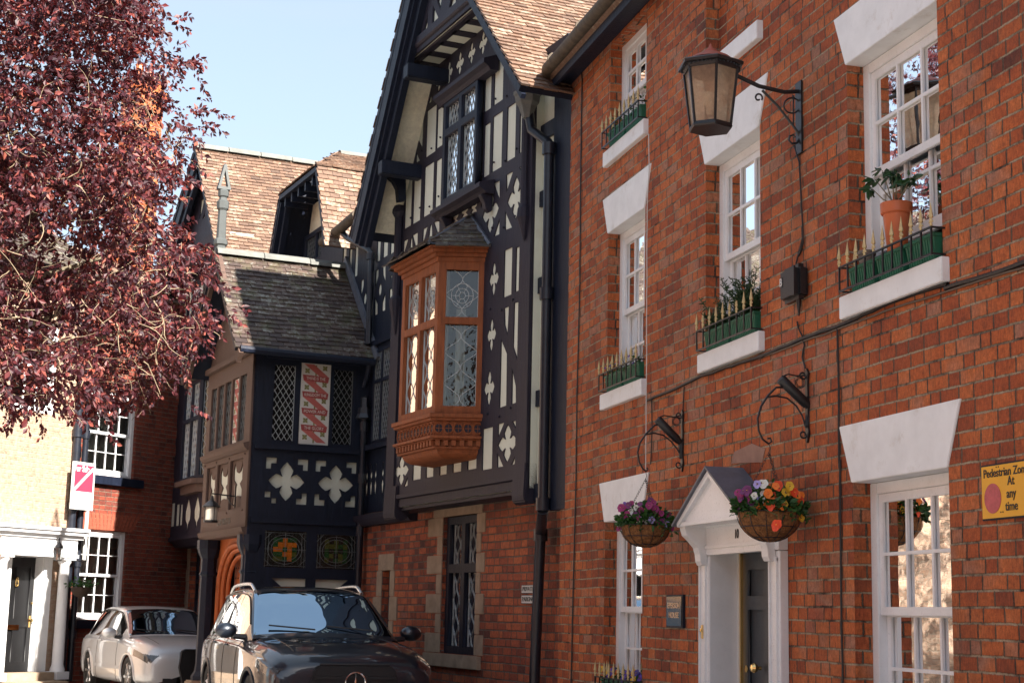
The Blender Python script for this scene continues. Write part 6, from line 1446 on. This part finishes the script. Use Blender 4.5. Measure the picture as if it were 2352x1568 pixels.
    mb.build('bonnet_gap',m_iron,t)
    # wipers
    mb=MB()
    for yy in (-.1,.55): 
        f=lambda y_,x_: V((x_,y_,H_[int(np.argmin(np.abs(H_[:,half,0]-x_))),half,2]+.02))
        mb.tube([f(yy-.5,xw-.15)+V((0,0,-.005)),f(yy,xw-.06)],.009,5)
    mb.build('wiper',m_iron,t)
    return t,G,H_
m_tyre=plain('tyre_rubber',(.018,.018,.018),.85); m_rim=plain('alloy_rim',(.55,.56,.58),.3,metal=1); m_alu=plain('brushed_aluminium',(.70,.70,.70),.28,metal=.9)
m_wsglass=glassmat('windscreen_glass',(.30,.36,.38),boost=.0,wav=.0,refl=(.34,.46,.58))
m_lamp=plain('headlight_lens',(.06,.065,.07),.08,coat=1,var=.6,sc=30)
def carpaint(name,c,metal=.6,rough=.32):
    t=NT(name); n=t.noise(t.obj(),900,2,.5); cc=t.mix(t.ramp(n,[(.3,.0),(.7,1)]),tuple(q*.8 for q in c),tuple(min(1,q*1.25) for q in c)); dn=t.noise(t.obj(),3,5,.7)
    return t.done(t.pbr(cc,t.M('MULTIPLY_ADD',dn,.12,rough),metal,None,.5,1.0))
m_suv=carpaint('graphite_paint',(.012,.018,.030),.4,.28); m_sil=carpaint('champagne_silver_paint',(.60,.61,.62),.45,.36)
m_chrome=plain('chrome',(.75,.76,.78),.1,metal=1,var=.03); m_lens=glassmat('lamp_lens',(.85,.9,.95),boost=.08,wav=.0); m_trimblk=plain('black_trim',(.014,.014,.016),.45)
# body: x, width factor, sill z, mid z, shoulder z, belt z, edge z, centre z
suvS=dict(lamp=(4.02,4.62,.46,.69,.79),L=4.66,w=.945,suv=1,zbelt=1.10,zroof=1.60,spokes=10,wr=.36,wheels=(.93,3.80),doors=(1.15,2.05,3.02),handles=(1.35,2.3),mirror=(2.95,1.14),xroof=2.30,xcowl=3.22,xrear=.35,
 body=[(0,.70,.55,.62,.72,.80,.84,.86),(.03,.88,.42,.65,.85,.93,.97,.99),(.15,.95,.33,.68,.93,1.02,1.05,1.07),(.6,.985,.30,.70,.96,1.06,1.09,1.10),(1.4,1.0,.28,.70,.96,1.065,1.09,1.10),(2.3,1.0,.28,.68,.95,1.05,1.08,1.09),(3.0,1.0,.28,.68,.94,1.03,1.075,1.10),(3.3,1.0,.29,.69,.93,1.0,1.06,1.10),(3.7,.995,.30,.70,.90,.975,1.035,1.075),(4.1,.975,.30,.70,.86,.935,.995,1.03),(4.4,.935,.30,.66,.80,.87,.93,.96),(4.56,.875,.31,.60,.75,.82,.87,.89),(4.64,.80,.34,.56,.68,.74,.79,.81),(4.66,.40,.45,.53,.58,.62,.64,.65),(4.665,.01,.56,.565,.57,.575,.58,.585)],
 cab=[(.10,.70,1.03,.60,1.08,1.10),(.22,.80,1.04,.64,1.28,1.32),(.45,.85,1.05,.66,1.50,1.555),(.8,.87,1.05,.665,1.575,1.625),(1.4,.875,1.05,.67,1.60,1.65),(1.95,.875,1.045,.665,1.60,1.645),(2.30,.87,1.04,.66,1.555,1.605),(2.55,.87,1.035,.69,1.44,1.49),(2.85,.865,1.03,.74,1.27,1.32),(3.10,.86,1.02,.78,1.13,1.175),(3.28,.84,1.0,.80,1.06,1.09)],
 sidewin=[(.62,1.08),(1.14,1.98),(2.06,2.88)])
a3S=dict(lamp=(3.62,4.17,.36,.555,.665),L=4.2,w=.88,suv=0,zbelt=.93,zroof=1.40,spokes=6,wr=.32,wheels=(.78,3.35),doors=(1.35,2.72),handles=(1.6,),mirror=(2.62,.98),xroof=2.05,xcowl=2.98,xrear=.42,
 body=[(0,.72,.45,.52,.62,.72,.78,.80),(.03,.88,.35,.55,.72,.82,.87,.89),(.15,.95,.25,.56,.80,.90,.93,.94),(.6,.985,.22,.56,.82,.925,.95,.96),(1.4,1.0,.20,.55,.82,.925,.95,.95),(2.3,1.0,.20,.54,.81,.91,.94,.95),(2.8,1.0,.20,.54,.80,.89,.93,.96),(3.1,.995,.21,.55,.785,.865,.92,.955),(3.5,.985,.22,.55,.75,.83,.885,.92),(3.8,.95,.22,.53,.71,.785,.84,.87),(4.02,.90,.22,.49,.66,.73,.785,.81),(4.13,.83,.23,.46,.60,.67,.72,.74),(4.19,.74,.27,.43,.53,.59,.64,.66),(4.21,.35,.36,.42,.47,.51,.53,.54),(4.215,.01,.44,.445,.45,.455,.46,.465)],
 cab=[(.12,.68,.90,.56,.95,.97),(.28,.76,.91,.58,1.13,1.16),(.52,.79,.915,.60,1.30,1.345),(.9,.805,.92,.61,1.37,1.41),(1.4,.81,.915,.615,1.385,1.425),(1.8,.81,.91,.61,1.37,1.41),(2.10,.81,.90,.61,1.325,1.365),(2.35,.805,.895,.64,1.22,1.26),(2.62,.80,.89,.68,1.09,1.13),(2.85,.79,.88,.73,.98,1.02),(3.02,.77,.87,.75,.925,.945)],
 sidewin=[(.55,1.32),(1.40,2.62)])
fr0=Fr((0,0,0),(1,0,0),(0,-1,0)); frF=lambda x:Fr((x,0,0),(0,1,0),(1,0,0))
suv,G,H_=car('parked_car','dark grey glossy SUV with silver roof rails, parked facing the camera before the porch',suvS,m_suv,m_trimblk)
mb=MB(); mb.prism(frF(4.60),[(-.40,.50),(.40,.50),(.46,.62),(.42,.80),(.36,.845),(-.36,.845),(-.42,.80),(-.46,.62)],.0,.085); gr=mb.build('grille',m_trimblk,suv,bevel=.02)
mb=MB()
for z_ in (.60,.70): mb.box(frF(4.685),-.42,.42,0,.02,z_,z_+.028)
mb.tube([(4.66,-.36,.845),(4.66,.36,.845)],.012,6); mb.build('grille_bar',m_trimblk,gr)
mb=MB(); c=V((4.715,0,.665)); ring=[c+V((0,math.cos(a)*.105,math.sin(a)*.105)) for a in [2*math.pi*k/28 for k in range(29)]]; mb.tube(ring,.010,6)
for k in range(3):
    a=math.pi/2+2*math.pi*k/3; e=V((0,math.cos(a),math.sin(a))); s_=V((0,-math.sin(a),math.cos(a))); mb.add([c+e*.10,c+s_*.016,c-s_*.016,c+V((.02,0,0))],[(0,1,3),(0,3,2)])
mb.build('star_badge',m_chrome,suv,smooth=False)
MB().lathe([(0,0),(.022,0),(.022,.006),(0,.008)],(4.47,0,.925),12,ax=(.35,0,1)).build('bonnet_badge',m_chrome,suv)
for sg_ in (-1,1):
    mb=MB(); P_=[(4.50,.50,.72),(4.30,.84,.80),(4.05,.915,.86),(4.20,.86,.88),(4.42,.62,.865),(4.50,.48,.82)]
    P_=[(x+.03,sg_*(y+.012),z+.005) for x,y,z in P_]; Q_=[(x-.12,y*.93,z-.04) for x,y,z in P_]; n=6
    hl=[o_ for o_ in suv.children if o_.name.startswith('headlight')][0 if sg_<0 else 1]
    mb=MB()
    for q_ in ((4.50,.58,.80),(4.42,.70,.82)): mb.ball((q_[0]+.02,sg_*q_[1],q_[2]),.045,10)
    mb.tube([(4.525,sg_*.52,.835),(4.36,sg_*.80,.865),(4.14,sg_*.90,.885)],.008,5); mb.build('lamp_unit',m_chrome,hl,smooth=True)
suv.location=(2.36,20.63,.13); suv.rotation_euler=(0,0,math.radians(-86.0))
a3,G,H_=car('parked_car','pale champagne silver hatchback parked beyond the SUV, half hidden by the porch post',a3S,m_sil,m_trimblk)
mb=MB(); mb.prism(frF(4.15),[(-.22,.24),(.22,.24),(.29,.50),(.26,.74),(.22,.765),(-.22,.765),(-.26,.74),(-.29,.50)],0,.115); gr=mb.build('grille',m_trimblk,a3,bevel=.015)
mb=MB(); pts=[(4.27,y,z) for y,z in ((-.22,.24),(.22,.24),(.29,.50),(.26,.74),(.22,.765),(-.22,.765),(-.26,.74),(-.29,.50),(-.22,.24))]; mb.tube(pts,.014,5)
for k in range(9): mb.box(frF(4.258),-.24,.24,0,.012,.29+k*.052,.30+k*.052)
mb.build('grille_bar',m_trimblk,gr)
MB().box(frF(4.165),-.52,-.30,0,.04,.24,.33).box(frF(4.15),.30,.52,0,.04,.24,.33).build('air_intake',m_trimblk,a3)
for sg_ in (-1,1):
    mb=MB(); P_=[(4.10,.36,.60),(4.02,.62,.60),(3.88,.76,.63),(3.72,.835,.74),(3.90,.72,.77),(4.05,.42,.73)]
    P_=[(x+.03,sg_*(y+.012),z) for x,y,z in P_]; Q_=[(x-.12,y*.93,z-.02) for x,y,z in P_]; n=6
    hl=[o_ for o_ in a3.children if o_.name.startswith('headlight')][0 if sg_<0 else 1]
    mb=MB()
    for q_ in ((4.09,.46,.63),(4.03,.57,.65),(3.93,.67,.67)): mb.ball((q_[0]+.015,sg_*q_[1],q_[2]),.047,10)
    mb.build('lamp_unit',m_chrome,hl,smooth=True); MB().box(fr0,1.3,2.9,-sg_*.875-.01,-sg_*.875+.01,.42,.47).build('rubbing_strip',m_sil,a3)
a3.location=(.80,29.25,.10); a3.rotation_euler=(0,0,math.radians(-76.9))
mb=MB(); mb.add([(x,y,.012) for x,y in ((-3,12.0),(4.4,15.3),(2.4,27),(1.2,34),(-5,34))],[(0,1,2,3,4)]); struct(mb.build('forecourt',m_pave,None,recalc=False))
# =============== purple leaved tree ===============
axv=V((RC@np.array([0,0,-1])).tolist()); axv.z=0; axv.normalize(); rtv=V((axv.y,-axv.x,0))
def at(x,y,D):
    d=ray(x,y); t=D/d.dot(axv); return V(EYE)+d*t
tree=thing('plum_tree','large purple leaved plum tree with pale twigs in the sun, filling the upper left','tree',at(-620,1390,14.8)*1)
tree.location.z=0
crown=[(-420,-300),(300,-260),(340,0),(365,25),(320,75),(290,130),(375,120),(385,150),(370,215),(395,255),(440,255),(485,295),(455,335),(420,345),(405,400),(380,450),(350,500),(365,560),(430,560),(480,590),(470,640),(435,660),(470,730),(450,770),(410,800),(375,850),(345,905),(300,870),(265,870),(225,915),(160,900),(110,880),(50,930),(0,935),(-150,900),(-420,700)]
ctr=(-40,420)
rt=random.Random(11); mbL=MB(); nL=0
DT=14.8
# lumps of foliage inside the crown outline, nearer ones lie inside the outline
def inside_crown(x,y,dd):
    f=math.sqrt(max(.0,1-(dd/2.6)**2))*.30+.70
    X=ctr[0]+(x-ctr[0])/f; Y=ctr[1]+(y-ctr[1])/f
    return inside((X,Y),crown)
lumps=[]
while len(lumps)<540:
    x=rt.uniform(-420,530); y=rt.uniform(-300,960); dd=rt.uniform(-2.4,2.4)
    if inside_crown(x,y,dd): lumps.append((x,y,dd))
twigs=MB(); leaves_n=0
def spray(p,d,L_,n,size):
    """a curved twig with alternate leaves"""
    pts=[p]; q=V(p); dd=V(d)
    for i in range(5):
        dd=(dd+V((rt.gauss(0,.22),rt.gauss(0,.22),rt.gauss(-.12,.18)))).normalized(); q=q+dd*L_/5; pts.append(V(q))
    for i in range(n):
        f=(i+.5)/n*5; k=min(4,int(f)); b=pts[k].lerp(pts[k+1],f-k); dr=(pts[k+1]-pts[k]).normalized(); sd=dr.cross(V((rt.gauss(0,1),rt.gauss(0,1),rt.gauss(0,1)))).normalized()
        ld=(dr*.6+sd*.9+V((0,0,-.45))).normalized(); s=size*rt.uniform(.7,1.25); nrm=ld.cross(sd).normalized(); wv=ld.cross(nrm).normalized()*s*.27; cv=nrm*s*.10
        mbL.add([b,b+ld*s*.45+wv+cv,b+ld*s,b+ld*s*.45-wv+cv,b+ld*s*.5],[(0,1,4),(1,2,4),(2,3,4),(3,0,4)])
    return pts
for i,(x,y,dd) in enumerate(lumps):
    c=at(x,y,DT+dd); base=V(tree.location)+V((0,0,4.2)); outw=(c-base).normalized()
    for k in range(13):
        p=c+V((rt.gauss(0,.15),rt.gauss(0,.15),rt.gauss(0,.13)))
        # stay within the outline seen from the street
        d=(outw*.5+V((rt.gauss(0,.7),rt.gauss(0,.7),rt.gauss(-.15,.6)))).normalized()
        pts=spray(p,d,rt.uniform(.16,.34),rt.randint(11,16),.064)
        if k<2: twigs.tube(pts,[.0035,.003,.0025,.002,.0015,.001],4,cap=False)
# outline sprays so that the edge is ragged in the right places
n=len(crown)
for i in range(n):
    (x0,y0),(x1,y1)=crown[i],crown[(i+1)%n]
    if max(x0,x1)<-60 or max(y0,y1)<-60: continue
    m=max(1,int(math.hypot(x1-x0,y1-y0)/15))
    for k in range(m):
        x=x0+(x1-x0)*(k+rt.random())/m; y=y0+(y1-y0)*(k+rt.random())/m; p=at(x-14,y+rt.uniform(-8,8),DT+rt.uniform(-.5,.5)); o_=(at(x,y,DT)-at(ctr[0],ctr[1],DT)).normalized()
        spray(p,(o_+V((rt.gauss(0,.35),rt.gauss(0,.35),rt.gauss(-.1,.35)))).normalized(),rt.uniform(.10,.20),rt.randint(6,10),.05)
for (x,y) in ((95,985),(100,1000),(60,955),(30,950),(500,290),(450,255)): spray(at(x,y-25,DT),V((0,0,-1)) if y>500 else rtv,.16,9,.05)
t_=NT('plum_leaves'); ge=t_.n('ShaderNodeNewGeometry'); ri=ge.outputs['Random Per Island']; c_=t_.ramp(ri,[(0,(.018,.008,.014)),(.35,(.040,.010,.016)),(.7,(.075,.016,.020)),(.88,(.15,.03,.03)),(1,(.30,.09,.06))])
b_=t_.pbr(c_,.5,0,None,.38); tr_=t_.n('ShaderNodeBsdfTranslucent'); t_.set(tr_.inputs[0],t_.mix(.5,c_,(.38,.03,.03))); mx_=t_.n('ShaderNodeMixShader'); mx_.inputs[0].default_value=.22; t_.l(b_,mx_.inputs[1]); t_.l(tr_.outputs[0],mx_.inputs[2]); m_plum=t_.done(mx_.outputs[0])
# limbs from the trunk, and the pale twisting twigs
m_twig=plain('pale_twig',(.30,.23,.15),.85,var=.3,sc=14)
mb=MB(); tb=V(tree.location); fork=tb+V((.1,-.05,2.4))
mb.tube([tb+V((0,0,-.1)),tb+V((.02,0,.5)),tb+V((.05,-.03,1.4)),fork],[.30,.24,.20,.18],12)
mb.build('trunk',m_bark,tree,uv=False,smooth=True)
mb=MB()
for (x,y,dd) in [(60,880,.3),(200,700,-.3),(120,520,.6),(260,330,.2),(150,120,-.2),(-100,50,.4),(350,560,.1),(-200,350,-.8),(40,300,-1.2),(300,760,-.7),(-60,640,-1.2),(10,760,.9)]:
    e=at(x,y,DT+dd); m1=fork.lerp(e,.35)+V((0,0,.35)); m2=fork.lerp(e,.7)+V((rt.gauss(0,.15),rt.gauss(0,.15),.25)); mb.tube([fork+V((0,0,-.1)),m1,m2,e],[.10,.055,.03,.012],7)
mb.build('limb',m_bark,tree,uv=False,smooth=True)
for i in range(330):
    x=rt.uniform(-60,440); y=rt.uniform(180,900); dd=rt.uniform(-2.3,.4)
    if not inside_crown(x,y,dd*.8): continue
    q=at(x,y,DT+dd); d=V((rt.gauss(0,1),rt.gauss(0,1),rt.gauss(0,.8))).normalized(); pts=[q]; r0=rt.choice([.0025,.003,.004,.005]); L_=rt.uniform(.2,.5)
    cv=V((rt.gauss(0,.35),rt.gauss(0,.35),rt.gauss(0,.35)))
    for k in range(7): d=(d+cv*.5+V((rt.gauss(0,.2),rt.gauss(0,.2),rt.gauss(0,.2)))).normalized(); q=q+d*L_/7; pts.append(V(q))
    twigs.tube(pts,[r0*(1-.09*k) for k in range(8)],5,cap=False)
twigs.build('twigs',m_twig,tree,uv=False,recalc=False)
mbL.build('crown',m_plum,tree,uv=False,recalc=False)
# =============== houses across the street (they show in the window glass and the car paint) ===============
def opposite(y0,y1,x,label,m,h=7.4,ridge_h=2.6,bays=4,fr=None):
    fr=fr or Fr((x,0,0),(0,1,0),(1,0,0)); t=thing('brick_house',label,'house',fr.p((y0+y1)/2,-3,0)); ws_=[]
    W_=(y1-y0)/bays
    for i in range(bays):
        c=y0+W_*(i+.5)
        for z0,z1 in ((.9,2.5),(3.7,5.2)): ws_.append((c-.55,c+.55,z0,z1))
    sheet(fr,rect(y0,y1,0,h),[rect(*q_) for q_ in ws_],-.3,0,'brick_wall',m,t)
    MB().box(fr,y0+.01,y1-.01,-6,-.31,0,h-.02).build('wall',m,t)
    for a,b,z0,z1 in ws_:
        w_=sash_bars(fr,a+.02,b-.02,z0+.02,z1-.02,-.14,-.10,3,4,name='sash_window',m=m_gloss,parent=t); MB().add([fr.p(a,-.12,z0),fr.p(b,-.12,z0),fr.p(b,-.12,z1),fr.p(a,-.12,z1)],[(0,1,2,3)]).build('pane',m_sashglass,w_,recalc=False)
        MB().box(fr,a-.08,b+.08,-.15,.03,z1+.001,z1+.25).box(fr,a-.08,b+.08,-.15,.05,z0-.12,z0-.001).build('lintel',m_white,w_)
    roof_plane(t,fr.p(y0,-3,h+ridge_h),fr.p(y1,-3,h+ridge_h),(fr.n*3.3+V((0,0,-ridge_h))).normalized(),math.hypot(3.3,ridge_h),m_roofT,seed=int(y0)+90,tw=.3,ga=.2)
    return t
opposite(-16,-2,-7.6,'long red brick house across the street behind the photographer',m_brickT,bays=5)
opposite(-1.5,8.5,-7.2,'red brick house across the street beside the photographer',m_brickT,h=8.0,bays=4)
opposite(9.2,20.5,-7.9,'red brick house across the street, nearest the cream house',m_brickT,h=6.6,bays=4)
opposite(-12,14,0,'unseen tall brick house, added far behind the photographer to darken the oriel glass',m_brickD,h=12.0,bays=7,fr=Fr((0,-34,0),(1,0,0),(0,1,0)))  # added out of view; its height keeps bright sky off the lower oriel panes
# =============== one object per separate piece ===============
SPL={'purlin_end','side_window','window_hood','side_sill','window_sill','corner_post','end_post','curtain','door_case','air_intake','wheel_well','wheel_arch','barge_board','door_frame','front_sill','jetty_beam','soffit_joist','bay_sill','oriel_hood','stone_window_surround','brick_wall','door_knob','canopy_roof'}
def pieces(me):
    par=list(range(len(me.vertices)))
    def f(i):
        while par[i]!=i: par[i]=par[par[i]]; i=par[i]
        return i
    for e in me.edges:
        a,b=f(e.vertices[0]),f(e.vertices[1])
        if a!=b: par[a]=b
    g_={}
    for p_ in me.polygons: g_.setdefault(f(p_.vertices[0]),[]).append(p_.index)
    return list(g_.values())
for o in [q for q in bpy.data.objects if q.type=='MESH' and q.name.split('.')[0] in SPL]:
    ps_=pieces(o.data)
    if not 1<len(ps_)<=24: continue
    src=o.data
    for i,fl in enumerate(ps_):
        me=src.copy(); bm=bmesh.new(); bm.from_mesh(me); keep=set(fl); bm.faces.ensure_lookup_table()
        bmesh.ops.delete(bm,geom=[fc_ for fc_ in bm.faces if fc_.index not in keep],context='FACES'); bm.to_mesh(me); bm.free()
        if i==0: o.data=me
        else:
            n=o.copy(); n.data=me; C.objects.link(n)
